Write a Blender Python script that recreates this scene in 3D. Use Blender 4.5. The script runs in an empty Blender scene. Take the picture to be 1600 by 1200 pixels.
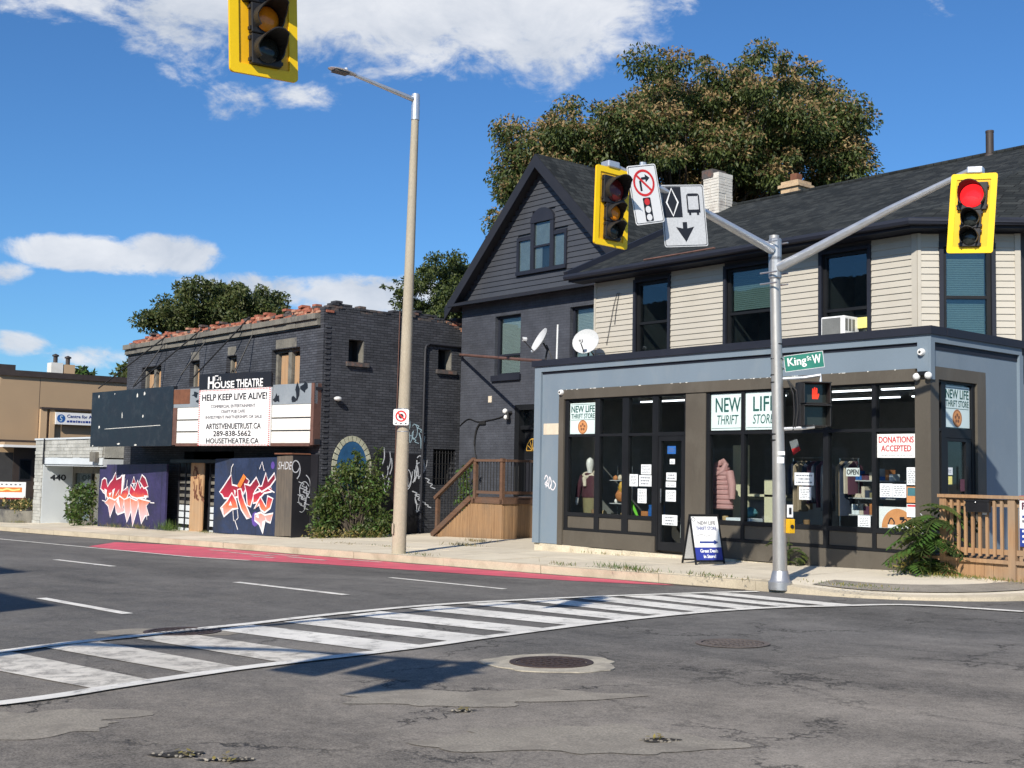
import bpy, math, random
import numpy as np
from mathutils import Vector, Matrix
random.seed(7); np.random.seed(7)
R = math.radians
sc = bpy.context.scene
COL = sc.collection

# ------------------------------------------------------------ camera
cam_d = bpy.data.cameras.new('camera'); cam = bpy.data.objects.new('camera', cam_d); COL.objects.link(cam)
cam_d.sensor_width = 36.0; cam_d.lens = 36.0 * 1900.0 / 1600.0; cam_d.clip_end = 3000.0; cam_d.clip_start = 0.05
def cam_matrix(yaw, pitch, roll, loc):
    f = Vector((math.cos(yaw), math.sin(yaw), 0)); r = Vector((math.sin(yaw), -math.cos(yaw), 0)); u = Vector((0, 0, 1))
    F = f * math.cos(pitch) + u * math.sin(pitch); U = -f * math.sin(pitch) + u * math.cos(pitch)
    Rr = r * math.cos(roll) + U * math.sin(roll); U2 = -r * math.sin(roll) + U * math.cos(roll)
    m = Matrix.Identity(4)
    for i in range(3):
        m[i][0] = Rr[i]; m[i][1] = U2[i]; m[i][2] = -F[i]; m[i][3] = loc[i]
    return m
cam.matrix_world = cam_matrix(R(140.06), R(4.26), R(1.10), (0, 0, 1.5))
sc.camera = cam

# ------------------------------------------------------------ sky and sun
SUN_AZ, SUN_EL = 117.0, 35.0      # azimuth the light travels towards, elevation
w = bpy.data.worlds.new('World'); sc.world = w; w.use_nodes = True
nt = w.node_tree; nt.nodes.clear()
def N(tree, t, **k):
    n = tree.nodes.new(t)
    for a, b in k.items(): setattr(n, a, b)
    return n
def setin(tree, n, i, v):
    if hasattr(v, 'is_linked') or isinstance(v, bpy.types.NodeSocket): tree.links.new(v, n.inputs[i])
    else: n.inputs[i].default_value = v
def M(tree, op, a, b=0.0, c=0.0, clamp=False):
    n = N(tree, 'ShaderNodeMath', operation=op, use_clamp=clamp)
    setin(tree, n, 0, a); setin(tree, n, 1, b)
    if op in ('MULTIPLY_ADD', 'SMOOTH_MAX', 'SMOOTH_MIN'): setin(tree, n, 2, c)
    return n.outputs[0]
sky = N(nt, 'ShaderNodeTexSky', sky_type='NISHITA'); sky.sun_disc = False
sky.sun_elevation = R(SUN_EL); sky.sun_rotation = R(153.0); sky.altitude = 100; sky.air_density = 1.0; sky.dust_density = 0.35; sky.ozone_density = 2.0
hs = N(nt, 'ShaderNodeMix', data_type='RGBA', blend_type='MULTIPLY'); hs.inputs[0].default_value = 1.0; hs.inputs[7].default_value = (0.40, 0.72, 1.06, 1)   # deep, clean autumn blue
nt.links.new(sky.outputs[0], hs.inputs[6])
bg = N(nt, 'ShaderNodeBackground'); bg.inputs['Strength'].default_value = 0.10
nt.links.new(hs.outputs[2], bg.inputs['Color'])
tc = N(nt, 'ShaderNodeTexCoord'); sx = N(nt, 'ShaderNodeSeparateXYZ'); nt.links.new(tc.outputs['Generated'], sx.inputs[0])
az = M(nt, 'ARCTAN2', sx.outputs[1], sx.outputs[0]); el = M(nt, 'ARCSINE', sx.outputs[2])
cv = N(nt, 'ShaderNodeCombineXYZ'); nt.links.new(az, cv.inputs[0]); nt.links.new(M(nt, 'MULTIPLY', el, 1.7), cv.inputs[1])
def noise(tree, vec, scale, detail=6, rough=0.55, dist=0.0):
    n = N(tree, 'ShaderNodeTexNoise'); n.inputs['Scale'].default_value = scale; n.inputs['Detail'].default_value = detail
    n.inputs['Roughness'].default_value = rough; n.inputs['Distortion'].default_value = dist
    tree.links.new(vec, n.inputs['Vector']); return n
n1 = noise(nt, cv.outputs[0], 13.0, 10, 0.62, 0.5); n2 = noise(nt, cv.outputs[0], 9.0, 7, 0.55); n3 = noise(nt, cv.outputs[0], 48.0, 8, 0.65, 0.4)
# clouds of this sky: azimuth, elevation, half-width, half-height in degrees, weight; the sky outside carries scattered ones
CLOUDS = [(148, 22.0, 9.5, 3.3, 1.35), (140, 21.4, 6.5, 2.9, 1.25), (155.2, 20.6, 4.2, 2.6, 1.1), (161, 21.5, 4, 2.2, 0.9), (153.2, 16.6, 1.3, 0.9, 0.7), (150.5, 17.2, 1.6, 0.7, 0.6), (119.5, 21.2, 4, 0.8, 0.35),
          (159.4, 9.45, 3.2, 0.72, 1.35), (156.0, 9.65, 2.1, 0.85, 1.35), (162.9, 8.3, 0.9, 0.5, 0.8), (162.3, 5.3, 1.3, 0.5, 0.9), (152.2, 8.3, 3.2, 0.72, 1.15), (147.3, 8.2, 3.0, 0.95, 1.25),
          (159.3, 4.9, 1.9, 0.6, 0.75), (144.3, 8.4, 1.6, 0.8, 0.9), (118, 31, 8, 3.5, 0.6), (90, 16, 14, 4, 1.0), (60, 28, 12, 5, 0.9), (20, 18, 16, 4, 1.0), (-40, 30, 14, 5, 0.8), (-100, 20, 15, 5, 1.0), (-150, 24, 12, 4, 1.0), (175, 28, 8, 4, 1.0)]
acc = None
for (a, e, ra, re, wt) in CLOUDS:
    da = M(nt, 'MULTIPLY', M(nt, 'SUBTRACT', az, R(a)), 1 / R(ra)); de = M(nt, 'MULTIPLY', M(nt, 'SUBTRACT', el, R(e)), 1 / R(re))
    d2 = M(nt, 'ADD', M(nt, 'MULTIPLY', da, da), M(nt, 'MULTIPLY', de, de))
    v = M(nt, 'MULTIPLY', M(nt, 'SUBTRACT', 1.0, M(nt, 'MULTIPLY', d2, 0.55)), wt)
    acc = v if acc is None else M(nt, 'MAXIMUM', acc, v)
acc = M(nt, 'MAXIMUM', acc, -0.6)
dens = M(nt, 'ADD', acc, M(nt, 'MULTIPLY', M(nt, 'SUBTRACT', n1.outputs['Fac'], 0.51), 2.5))
dens = M(nt, 'ADD', dens, M(nt, 'MULTIPLY', M(nt, 'SUBTRACT', n3.outputs['Fac'], 0.5), 0.95))
mr = N(nt, 'ShaderNodeMapRange', interpolation_type='SMOOTHSTEP'); nt.links.new(dens, mr.inputs[0]); mr.inputs[1].default_value = 0.22; mr.inputs[2].default_value = 0.95
mask = M(nt, 'MULTIPLY', mr.outputs[0], 0.93)
cr = N(nt, 'ShaderNodeValToRGB'); cr.color_ramp.elements[0].position = 0.30; cr.color_ramp.elements[0].color = (0.42, 0.49, 0.60, 1)
cr.color_ramp.elements[1].position = 0.62; cr.color_ramp.elements[1].color = (0.86, 0.88, 0.92, 1)
nt.links.new(M(nt, 'ADD', M(nt, 'MULTIPLY', n2.outputs['Fac'], 0.6), M(nt, 'MULTIPLY', n1.outputs['Fac'], 0.4)), cr.inputs[0])
bgc = N(nt, 'ShaderNodeBackground'); nt.links.new(cr.outputs[0], bgc.inputs['Color']); bgc.inputs['Strength'].default_value = 0.85
mx = N(nt, 'ShaderNodeMixShader'); nt.links.new(mask, mx.inputs[0]); nt.links.new(bg.outputs[0], mx.inputs[1]); nt.links.new(bgc.outputs[0], mx.inputs[2])
wo = N(nt, 'ShaderNodeOutputWorld'); nt.links.new(mx.outputs[0], wo.inputs[0])
sun_d = bpy.data.lights.new('sun', 'SUN'); sun_d.energy = 5.0; sun_d.angle = R(0.53); sun_d.color = (1.0, 0.93, 0.82)
sun = bpy.data.objects.new('sun', sun_d); COL.objects.link(sun)
ld = Vector((math.cos(R(SUN_AZ)) * math.cos(R(SUN_EL)), math.sin(R(SUN_AZ)) * math.cos(R(SUN_EL)), -math.sin(R(SUN_EL))))
sun.rotation_euler = ld.to_track_quat('-Z', 'Y').to_euler(); sun.location = (5, -10, 30)
sc.view_settings.view_transform = 'Standard'; sc.view_settings.look = 'None'; sc.view_settings.gamma = 1.0; sc.view_settings.exposure = 0.25
try: sc.view_settings.use_curve_mapping = False
except Exception: pass

# ------------------------------------------------------------ materials
MATS = {}
def new_mat(name):
    m = bpy.data.materials.new(name); m.use_nodes = True
    t = m.node_tree; b = t.nodes['Principled BSDF']; MATS[name] = m
    return m, t, b
def pos(t, scale=(1, 1, 1), rot=(0, 0, 0)):
    g = N(t, 'ShaderNodeNewGeometry'); mp = N(t, 'ShaderNodeMapping'); mp.inputs['Scale'].default_value = scale; mp.inputs['Rotation'].default_value = rot
    t.links.new(g.outputs['Position'], mp.inputs[0]); return mp.outputs[0]
def mixc(t, fac, a, b, mode='MIX'):
    n = N(t, 'ShaderNodeMix', data_type='RGBA', blend_type=mode)
    setin(t, n, 0, fac)
    for i, v in ((6, a), (7, b)):
        if isinstance(v, bpy.types.NodeSocket): t.links.new(v, n.inputs[i])
        else: n.inputs[i].default_value = (*v[:3], 1)
    return n.outputs[2]
def rng(t, v, a, b, c=0.0, d=1.0):
    n = N(t, 'ShaderNodeMapRange'); n.inputs[1].default_value = a; n.inputs[2].default_value = b; n.inputs[3].default_value = c; n.inputs[4].default_value = d
    t.links.new(v, n.inputs[0]); return n.outputs[0]
def bump(t, b, h, strength=0.3, dist=0.01):
    n = N(t, 'ShaderNodeBump'); n.inputs['Strength'].default_value = strength; n.inputs['Distance'].default_value = dist
    t.links.new(h, n.inputs['Height']); t.links.new(n.outputs[0], b.inputs['Normal'])
def mat(name, col, rough=0.6, var=0.18, scale=3.0, fine=40.0, fvar=0.12, metal=0.0, bmp=0.0, bdist=0.004, dirt_shade=None, dirt_shade_amt=0.0, dirt_shade_scale=1.5, spec=0.5, stretch=(1, 1, 1), emit=None, estr=0.0):
    m, t, b = new_mat(name)
    p = pos(t, stretch); a = noise(t, p, scale, 5, 0.6); f = noise(t, p, fine, 4, 0.6)
    k = M(t, 'ADD', M(t, 'MULTIPLY', M(t, 'SUBTRACT', a.outputs['Fac'], 0.5), var * 4), M(t, 'MULTIPLY', M(t, 'SUBTRACT', f.outputs['Fac'], 0.5), fvar * 4))
    k = M(t, 'ADD', k, 1.0); k = M(t, 'MAXIMUM', k, 0.15)
    cc = N(t, 'ShaderNodeCombineColor'); [t.links.new(k, cc.inputs[i]) for i in range(3)]
    c = mixc(t, 1.0, col, cc.outputs[0], 'MULTIPLY')
    if dirt_shade is not None:
        d = noise(t, p, dirt_shade_scale, 8, 0.68, 0.4)
        c = mixc(t, M(t, 'MULTIPLY', rng(t, d.outputs['Fac'], 0.5, 0.68), dirt_shade_amt), c, dirt_shade)
    t.links.new(c, b.inputs['Base Color']); b.inputs['Metallic'].default_value = metal
    t.links.new(rng(t, a.outputs['Fac'], 0.3, 0.7, max(rough - 0.08, 0.02), min(rough + 0.08, 1)), b.inputs['Roughness']); b.inputs['Specular IOR Level'].default_value = spec
    if bmp: bump(t, b, f.outputs['Fac'], bmp, bdist)
    if emit: b.inputs['Emission Color'].default_value = (*emit, 1); b.inputs['Emission Strength'].default_value = estr
    return m
def brick_mat(name, col, axis, mortar=None, wear=None, wear_amt=0.5, bw=0.215, bh=0.067, bmp=0.6, var=0.2, rough=0.7, wscale=1.1, wlo=0.56, whi=0.68):
    m, t, b = new_mat(name)
    g = N(t, 'ShaderNodeNewGeometry'); s = N(t, 'ShaderNodeSeparateXYZ'); t.links.new(g.outputs['Position'], s.inputs[0])
    c = N(t, 'ShaderNodeCombineXYZ'); t.links.new(s.outputs[0 if axis == 'x' else 1], c.inputs[0]); t.links.new(s.outputs[2], c.inputs[1])
    br = N(t, 'ShaderNodeTexBrick'); br.offset = 0.5; t.links.new(c.outputs[0], br.inputs['Vector'])
    br.inputs['Scale'].default_value = 1.0; br.inputs['Brick Width'].default_value = bw; br.inputs['Row Height'].default_value = bh; br.inputs['Mortar Size'].default_value = 0.007
    br.inputs['Mortar Smooth'].default_value = 0.3
    br.inputs['Color1'].default_value = (*[x * (1 - var) for x in col], 1); br.inputs['Color2'].default_value = (*[x * (1 + var) for x in col], 1)
    mo = mortar or tuple(x * 0.72 for x in col); br.inputs['Mortar'].default_value = (*mo, 1)
    p = pos(t); a = noise(t, p, 1.3, 6, 0.65); f = noise(t, p, 30, 4, 0.6)
    k = M(t, 'ADD', rng(t, a.outputs['Fac'], 0.3, 0.7, 0.72, 1.28), M(t, 'MULTIPLY', M(t, 'SUBTRACT', f.outputs['Fac'], 0.5), 0.5))
    cc = N(t, 'ShaderNodeCombineColor'); [t.links.new(k, cc.inputs[i]) for i in range(3)]
    colr = mixc(t, 1.0, br.outputs['Color'], cc.outputs[0], 'MULTIPLY')
    if wear is not None:
        d = noise(t, pos(t, (1, 1, 1.6)), wscale, 9, 0.72, 0.5)
        colr = mixc(t, M(t, 'MULTIPLY', rng(t, d.outputs['Fac'], wlo, whi), wear_amt), colr, wear)
    t.links.new(colr, b.inputs['Base Color']); b.inputs['Roughness'].default_value = rough; b.inputs['Specular IOR Level'].default_value = 0.25
    h = M(t, 'ADD', M(t, 'MULTIPLY', br.outputs['Fac'], -1.0), M(t, 'MULTIPLY', f.outputs['Fac'], 0.5))
    bump(t, b, h, bmp, 0.012); return m
def emis(name, col, s):
    m, t, b = new_mat(name); b.inputs['Base Color'].default_value = (*[c * 0.3 for c in col], 1); b.inputs['Emission Color'].default_value = (*col, 1); b.inputs['Emission Strength'].default_value = s; b.inputs['Roughness'].default_value = 0.3; return m
def glass_mat(name, tint=(0.75, 0.8, 0.8), refl=0.14):
    m, t, b = new_mat(name); t.nodes.remove(b); out = t.nodes['Material Output']
    tr = N(t, 'ShaderNodeBsdfTransparent'); tr.inputs[0].default_value = (*tint, 1); gl = N(t, 'ShaderNodeBsdfGlossy'); gl.inputs['Roughness'].default_value = 0.015; gl.inputs['Color'].default_value = (0.9, 0.95, 1, 1)
    lw = N(t, 'ShaderNodeLayerWeight'); lw.inputs[0].default_value = 0.5
    f = noise(t, pos(t), 1.6, 3, 0.5); bp = N(t, 'ShaderNodeBump'); bp.inputs['Strength'].default_value = 0.05; bp.inputs['Distance'].default_value = 0.02; t.links.new(f.outputs['Fac'], bp.inputs['Height']); t.links.new(bp.outputs[0], gl.inputs['Normal'])
    mxs = N(t, 'ShaderNodeMixShader'); t.links.new(M(t, 'ADD', M(t, 'MULTIPLY', M(t, 'POWER', lw.outputs['Facing'], 5.0), 0.9), refl), mxs.inputs[0]); t.links.new(tr.outputs[0], mxs.inputs[1]); t.links.new(gl.outputs[0], mxs.inputs[2]); t.links.new(mxs.outputs[0], out.inputs[0]); return m
def ramp_mat(name, stops, z0, z1, rough=0.6, jitter=0.25, sc_=5.0):
    """spray paint fading from one colour to the next up the panel"""
    m, t, b = new_mat(name); g = N(t, 'ShaderNodeNewGeometry'); s = N(t, 'ShaderNodeSeparateXYZ'); t.links.new(g.outputs['Position'], s.inputs[0])
    f = noise(t, pos(t), sc_, 4, 0.6)
    k = M(t, 'ADD', rng(t, s.outputs[2], z0, z1), M(t, 'MULTIPLY', M(t, 'SUBTRACT', f.outputs['Fac'], 0.5), jitter))
    r = N(t, 'ShaderNodeValToRGB'); e = r.color_ramp.elements
    for i, (p_, c_) in enumerate(stops):
        x = e[i] if i < 2 else e.new(p_)
        x.position = p_; x.color = (*c_, 1)
    t.links.new(k, r.inputs[0]); t.links.new(r.outputs[0], b.inputs['Base Color']); b.inputs['Roughness'].default_value = rough; return m

def asphalt_mat():
    m, t, b = new_mat('asphalt'); p = pos(t)
    big = noise(t, pos(t, (0.35, 1.1, 1)), 0.55, 5, 0.6, 0.6); mid = noise(t, p, 2.2, 6, 0.65); fine = noise(t, p, 75, 5, 0.8); grit = noise(t, p, 420, 2, 0.6)
    k = M(t, 'ADD', rng(t, big.outputs['Fac'], 0.32, 0.68, 0.70, 1.30), M(t, 'ADD', M(t, 'MULTIPLY', M(t, 'SUBTRACT', mid.outputs['Fac'], 0.5), 0.95), rng(t, noise(t, p, 14, 5, 0.7).outputs['Fac'], 0.35, 0.65, -0.16, 0.16)))
    k = M(t, 'ADD', k, rng(t, fine.outputs['Fac'], 0.38, 0.62, -0.42, 0.42)); k = M(t, 'ADD', k, M(t, 'MULTIPLY', M(t, 'SUBTRACT', grit.outputs['Fac'], 0.5), 1.1))
    k = M(t, 'MAXIMUM', k, 0.25)
    cc = N(t, 'ShaderNodeCombineColor'); [t.links.new(k, cc.inputs[i]) for i in range(3)]
    c = mixc(t, 1.0, (0.132, 0.125, 0.115), cc.outputs[0], 'MULTIPLY')
    # the intersection box is older, browner and rougher than the resurfaced street
    g = N(t, 'ShaderNodeNewGeometry'); s = N(t, 'ShaderNodeSeparateXYZ'); t.links.new(g.outputs['Position'], s.inputs[0])
    old = rng(t, M(t, 'ADD', M(t, 'ADD', s.outputs[0], M(t, 'MULTIPLY', s.outputs[1], -0.75)), M(t, 'MULTIPLY', M(t, 'SUBTRACT', big.outputs['Fac'], 0.5), 5.0)), -13.5, -9.5)
    c = mixc(t, M(t, 'MULTIPLY', old, 0.55), c, mixc(t, 1.0, (0.255, 0.222, 0.182), cc.outputs[0], 'MULTIPLY'))
    # cracks
    vo = N(t, 'ShaderNodeTexVoronoi', feature='DISTANCE_TO_EDGE'); vo.inputs['Scale'].default_value = 0.55
    wv = noise(t, p, 1.7, 6, 0.7); va = N(t, 'ShaderNodeVectorMath', operation='MULTIPLY_ADD'); t.links.new(wv.outputs['Color'], va.inputs[0]); va.inputs[1].default_value = (1.3, 1.3, 1.3); t.links.new(p, va.inputs[2]); t.links.new(va.outputs[0], vo.inputs['Vector'])
    gate = noise(t, p, 0.7, 3, 0.5)
    ck = M(t, 'MULTIPLY', rng(t, vo.outputs['Distance'], 0.004, 0.016, 1, 0), rng(t, gate.outputs['Fac'], 0.43, 0.54))
    ck = M(t, 'MULTIPLY', ck, rng(t, s.outputs[0], -13.0, -9.0, 0.15, 0.85), clamp=True)
    v2 = N(t, 'ShaderNodeTexVoronoi', feature='DISTANCE_TO_EDGE'); v2.inputs['Scale'].default_value = 3.2; t.links.new(va.outputs[0], v2.inputs['Vector']); g2 = noise(t, p, 0.9, 4, 0.6)
    c2 = M(t, 'MULTIPLY', M(t, 'MULTIPLY', rng(t, v2.outputs['Distance'], 0.01, 0.04, 1, 0), rng(t, g2.outputs['Fac'], 0.56, 0.64)), rng(t, s.outputs[0], -9.0, -6.5, 0.0, 0.55), clamp=True); ck = M(t, 'MAXIMUM', ck, c2)
    c = mixc(t, ck, c, (0.03, 0.027, 0.024))
    t.links.new(c, b.inputs['Base Color']); t.links.new(rng(t, mid.outputs['Fac'], 0.3, 0.7, 0.72, 0.92), b.inputs['Roughness']); b.inputs['Specular IOR Level'].default_value = 0.35
    h = M(t, 'SUBTRACT', M(t, 'ADD', M(t, 'MULTIPLY', fine.outputs['Fac'], 0.5), M(t, 'MULTIPLY', grit.outputs['Fac'], 0.5)), M(t, 'MULTIPLY', ck, 2.0)); bump(t, b, h, 0.55, 0.006)
    return m
def paint_mat(name, col, under, wear_lo, wear_hi, rough=0.6, scale=5.0):
    """road paint worn through to what lies under it"""
    m, t, b = new_mat(name); p = pos(t); a = noise(t, p, scale, 9, 0.75, 0.3); f = noise(t, p, 170, 3, 0.7); l = noise(t, p, 1.2, 4, 0.6)
    k = M(t, 'ADD', rng(t, l.outputs['Fac'], 0.3, 0.7, 0.8, 1.1), M(t, 'MULTIPLY', M(t, 'SUBTRACT', f.outputs['Fac'], 0.5), 0.7))
    cc = N(t, 'ShaderNodeCombineColor'); [t.links.new(k, cc.inputs[i]) for i in range(3)]
    c = mixc(t, 1.0, col, cc.outputs[0], 'MULTIPLY')
    c = mixc(t, rng(t, M(t, 'ADD', a.outputs['Fac'], M(t, 'MULTIPLY', M(t, 'SUBTRACT', f.outputs['Fac'], 0.5), 0.35)), wear_lo, wear_hi), c, under)
    t.links.new(c, b.inputs['Base Color']); b.inputs['Roughness'].default_value = rough; bump(t, b, f.outputs['Fac'], 0.4, 0.005); return m
def shingle_mat(name, axis, slope):
    m, t, b = new_mat(name); g = N(t, 'ShaderNodeNewGeometry'); s = N(t, 'ShaderNodeSeparateXYZ'); t.links.new(g.outputs['Position'], s.inputs[0])
    c = N(t, 'ShaderNodeCombineXYZ'); t.links.new(s.outputs[0 if axis == 'x' else 1], c.inputs[0]); t.links.new(M(t, 'MULTIPLY', s.outputs[2], slope), c.inputs[1])
    br = N(t, 'ShaderNodeTexBrick'); br.offset = 0.37; br.offset_frequency = 2; br.squash = 0.7; br.squash_frequency = 3; t.links.new(c.outputs[0], br.inputs['Vector']); br.inputs['Scale'].default_value = 1.0
    br.inputs['Brick Width'].default_value = 0.24; br.inputs['Row Height'].default_value = 0.14; br.inputs['Mortar Size'].default_value = 0.008; br.inputs['Bias'].default_value = -0.1
    br.inputs['Color1'].default_value = (0.016, 0.019, 0.020, 1); br.inputs['Color2'].default_value = (0.044, 0.048, 0.047, 1); br.inputs['Mortar'].default_value = (0.012, 0.013, 0.014, 1)
    f = noise(t, pos(t), 120, 3, 0.7); a = noise(t, pos(t), 0.9, 5, 0.6)
    k = M(t, 'ADD', rng(t, a.outputs['Fac'], 0.3, 0.7, 0.75, 1.3), M(t, 'MULTIPLY', M(t, 'SUBTRACT', f.outputs['Fac'], 0.5), 1.4))
    cc = N(t, 'ShaderNodeCombineColor'); [t.links.new(k, cc.inputs[i]) for i in range(3)]
    t.links.new(mixc(t, 1.0, br.outputs['Color'], cc.outputs[0], 'MULTIPLY'), b.inputs['Base Color']); b.inputs['Roughness'].default_value = 0.9; b.inputs['Specular IOR Level'].default_value = 0.2
    bump(t, b, M(t, 'ADD', M(t, 'MULTIPLY', br.outputs['Fac'], -1.0), M(t, 'MULTIPLY', f.outputs['Fac'], 0.6)), 0.7, 0.02); return m
def leaf_mat(name, c1, c2, trans=0.3, rough=0.55):
    m, t, b = new_mat(name); oi = noise(t, pos(t), 2.3, 4, 0.7); f = noise(t, pos(t), 14, 2, 0.6)
    k = rng(t, M(t, 'ADD', M(t, 'MULTIPLY', oi.outputs['Fac'], 0.5), M(t, 'MULTIPLY', f.outputs['Fac'], 0.5)), 0.36, 0.64)
    c = mixc(t, k, c1, c2); t.links.new(c, b.inputs['Base Color']); b.inputs['Roughness'].default_value = rough
    out = t.nodes['Material Output']; tl = N(t, 'ShaderNodeBsdfTranslucent'); t.links.new(c, tl.inputs[0]); mxs = N(t, 'ShaderNodeMixShader'); mxs.inputs[0].default_value = trans
    t.links.new(b.outputs[0], mxs.inputs[1]); t.links.new(tl.outputs[0], mxs.inputs[2]); t.links.new(mxs.outputs[0], out.inputs[0]); return m
def wood_mat(name, c1, c2, axis='z', rough=0.75, grey=None, grey_amt=0.5):
    st = {'z': (14, 14, 0.7), 'x': (0.7, 14, 14), 'y': (14, 0.7, 14)}[axis]
    m, t, b = new_mat(name); a = noise(t, pos(t, st), 2.0, 6, 0.65, 0.4); l = noise(t, pos(t, tuple(0.25 * x for x in st)), 3.0, 4, 0.6); f = noise(t, pos(t), 1.3, 5, 0.6)
    c = mixc(t, rng(t, M(t, 'ADD', M(t, 'MULTIPLY', a.outputs['Fac'], 0.6), M(t, 'MULTIPLY', l.outputs['Fac'], 0.4)), 0.35, 0.65), c1, c2)
    if grey: c = mixc(t, M(t, 'MULTIPLY', rng(t, f.outputs['Fac'], 0.45, 0.65), grey_amt), c, grey)
    t.links.new(c, b.inputs['Base Color']); b.inputs['Roughness'].default_value = rough; bump(t, b, a.outputs['Fac'], 0.3, 0.004); return m

mat('earth', (0.16, 0.13, 0.085), 0.95, 0.25, 0.8, 60, 0.2, bmp=0.5, bdist=0.02)
asphalt_mat()
mat('asphalt_patch', (0.262, 0.235, 0.193), 0.9, 0.20, 2.4, 75, 0.42, bmp=0.6, bdist=0.008, dirt_shade=(0.175, 0.155, 0.128), dirt_shade_amt=0.8, dirt_shade_scale=3.0)
mat('collar', (0.40, 0.36, 0.285), 0.9, 0.2, 3, 60, 0.25, bmp=0.5, bdist=0.006, dirt_shade=(0.22, 0.20, 0.17), dirt_shade_amt=0.9, dirt_shade_scale=5)
mat('gutter_dirt', (0.13, 0.108, 0.078), 0.95, 0.4, 3, 50, 0.35, bmp=0.6, bdist=0.01, dirt_shade=(0.22, 0.19, 0.14), dirt_shade_amt=0.8, dirt_shade_scale=2.5)
mat('asphalt_dark', (0.055, 0.053, 0.052), 0.9, 0.2, 1.6, 150, 0.3, bmp=0.5, bdist=0.006)
mat('hole_dirt', (0.034, 0.029, 0.023), 0.95, 0.3, 8, 90, 0.3, bmp=0.8, bdist=0.03)
paint_mat('white_paint', (0.82, 0.79, 0.72), (0.19, 0.18, 0.16), 0.52, 0.70)
paint_mat('white_paint_worn', (0.70, 0.655, 0.57), (0.21, 0.19, 0.16), 0.46, 0.66)
paint_mat('red_paint', (0.70, 0.115, 0.165), (0.30, 0.13, 0.12), 0.50, 0.76, scale=2.6)
mat('concrete', (0.63, 0.56, 0.435), 0.9, 0.10, 1.1, 50, 0.14, bmp=0.3, bdist=0.004, dirt_shade=(0.46, 0.395, 0.29), dirt_shade_amt=0.55, dirt_shade_scale=0.9)
mat('concrete_b', (0.59, 0.525, 0.41), 0.9, 0.12, 1.5, 50, 0.15, bmp=0.3, bdist=0.004, dirt_shade=(0.42, 0.36, 0.265), dirt_shade_amt=0.6, dirt_shade_scale=1.2)
mat('concrete_c', (0.66, 0.59, 0.465), 0.9, 0.10, 0.8, 50, 0.14, bmp=0.3, bdist=0.004, dirt_shade=(0.47, 0.40, 0.30), dirt_shade_amt=0.5, dirt_shade_scale=1.4)
mat('kerb_concrete', (0.52, 0.45, 0.335), 0.9, 0.15, 1.3, 60, 0.18, bmp=0.4, bdist=0.006, dirt_shade=(0.30, 0.25, 0.175), dirt_shade_amt=0.7, dirt_shade_scale=1.2)
mat('foundation', (0.58, 0.52, 0.40), 0.9, 0.2, 2.2, 40, 0.2, bmp=0.6, bdist=0.02, dirt_shade=(0.3, 0.24, 0.16), dirt_shade_amt=0.7)
mat('blue_stucco', (0.162, 0.212, 0.262), 0.8, 0.07, 1.2, 90, 0.06, bmp=0.25, bdist=0.004, dirt_shade=(0.205, 0.245, 0.275), dirt_shade_amt=0.55, dirt_shade_scale=1.6, stretch=(1, 1, .5))
mat('brown_panel', (0.088, 0.076, 0.059), 0.6, 0.12, 1.3, 60, 0.08, dirt_shade=(0.125, 0.112, 0.09), dirt_shade_amt=0.5, dirt_shade_scale=2.4, stretch=(1, 1, .45))
mat('black_frame', (0.010, 0.011, 0.013), 0.5, 0.1, 2, 30, 0.05, spec=0.3)
mat('dark_trim', (0.020, 0.021, 0.027), 0.55, 0.12, 2, 30, 0.08, spec=0.3)
mat('navy_trim', (0.017, 0.020, 0.031), 0.6, 0.12, 2, 30, 0.08, spec=0.3)
mat('soffit', (0.030, 0.030, 0.034), 0.7)
mat('cream_patch', (0.62, 0.54, 0.42), 0.9, 0.12, 5, 60, 0.1)
mat('beige_siding', (0.465, 0.432, 0.368), 0.55, 0.05, 1.5, 50, 0.04, dirt_shade=(0.40, 0.36, 0.29), dirt_shade_amt=0.3, dirt_shade_scale=1.7)
mat('gable_siding', (0.052, 0.056, 0.066), 0.5, 0.10, 2.0, 60, 0.06, spec=0.35)
brick_mat('house_brick', (0.059, 0.064, 0.078), 'x', bmp=0.35, var=0.08, rough=0.6, wear=(0.068, 0.075, 0.094), wear_amt=0.4)
brick_mat('house_brick_side', (0.056, 0.062, 0.080), 'y', bmp=0.4, var=0.1, rough=0.6)
brick_mat('theatre_brick', (0.067, 0.072, 0.085), 'x', mortar=(0.022, 0.024, 0.032), wear=(0.16, 0.15, 0.14), wear_amt=0.3, bmp=0.8, wlo=0.62, whi=0.75)
brick_mat('theatre_brick_side', (0.055, 0.058, 0.067), 'y', mortar=(0.018, 0.02, 0.026), wear=(0.13, 0.125, 0.11), wear_amt=0.4, bmp=0.8, wlo=0.60, whi=0.76)
mat('red_brick', (0.34, 0.115, 0.07), 0.9, 0.45, 9, 60, 0.2, bmp=0.5, bdist=0.01)
mat('red_brick_b', (0.42, 0.22, 0.145), 0.9, 0.35, 9, 60, 0.2, bmp=0.5, bdist=0.01)
mat('sooty_brick', (0.075, 0.068, 0.066), 0.9, 0.35, 9, 60, 0.2, bmp=0.5, bdist=0.01, dirt_shade=(0.3, 0.13, 0.08), dirt_shade_amt=0.5, dirt_shade_scale=6)
mat('weathered_stone', (0.17, 0.16, 0.135), 0.9, 0.3, 2.5, 40, 0.25, bmp=0.6, bdist=0.01, dirt_shade=(0.055, 0.055, 0.06), dirt_shade_amt=0.8, dirt_shade_scale=2.2)
mat('tan_stucco', (0.40, 0.282, 0.172), 0.85, 0.05, 0.8, 60, 0.05)
mat('tan_light', (0.50, 0.35, 0.21), 0.85, 0.05, 0.8, 60, 0.05)
mat('brown_cap', (0.045, 0.034, 0.030), 0.6)
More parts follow.
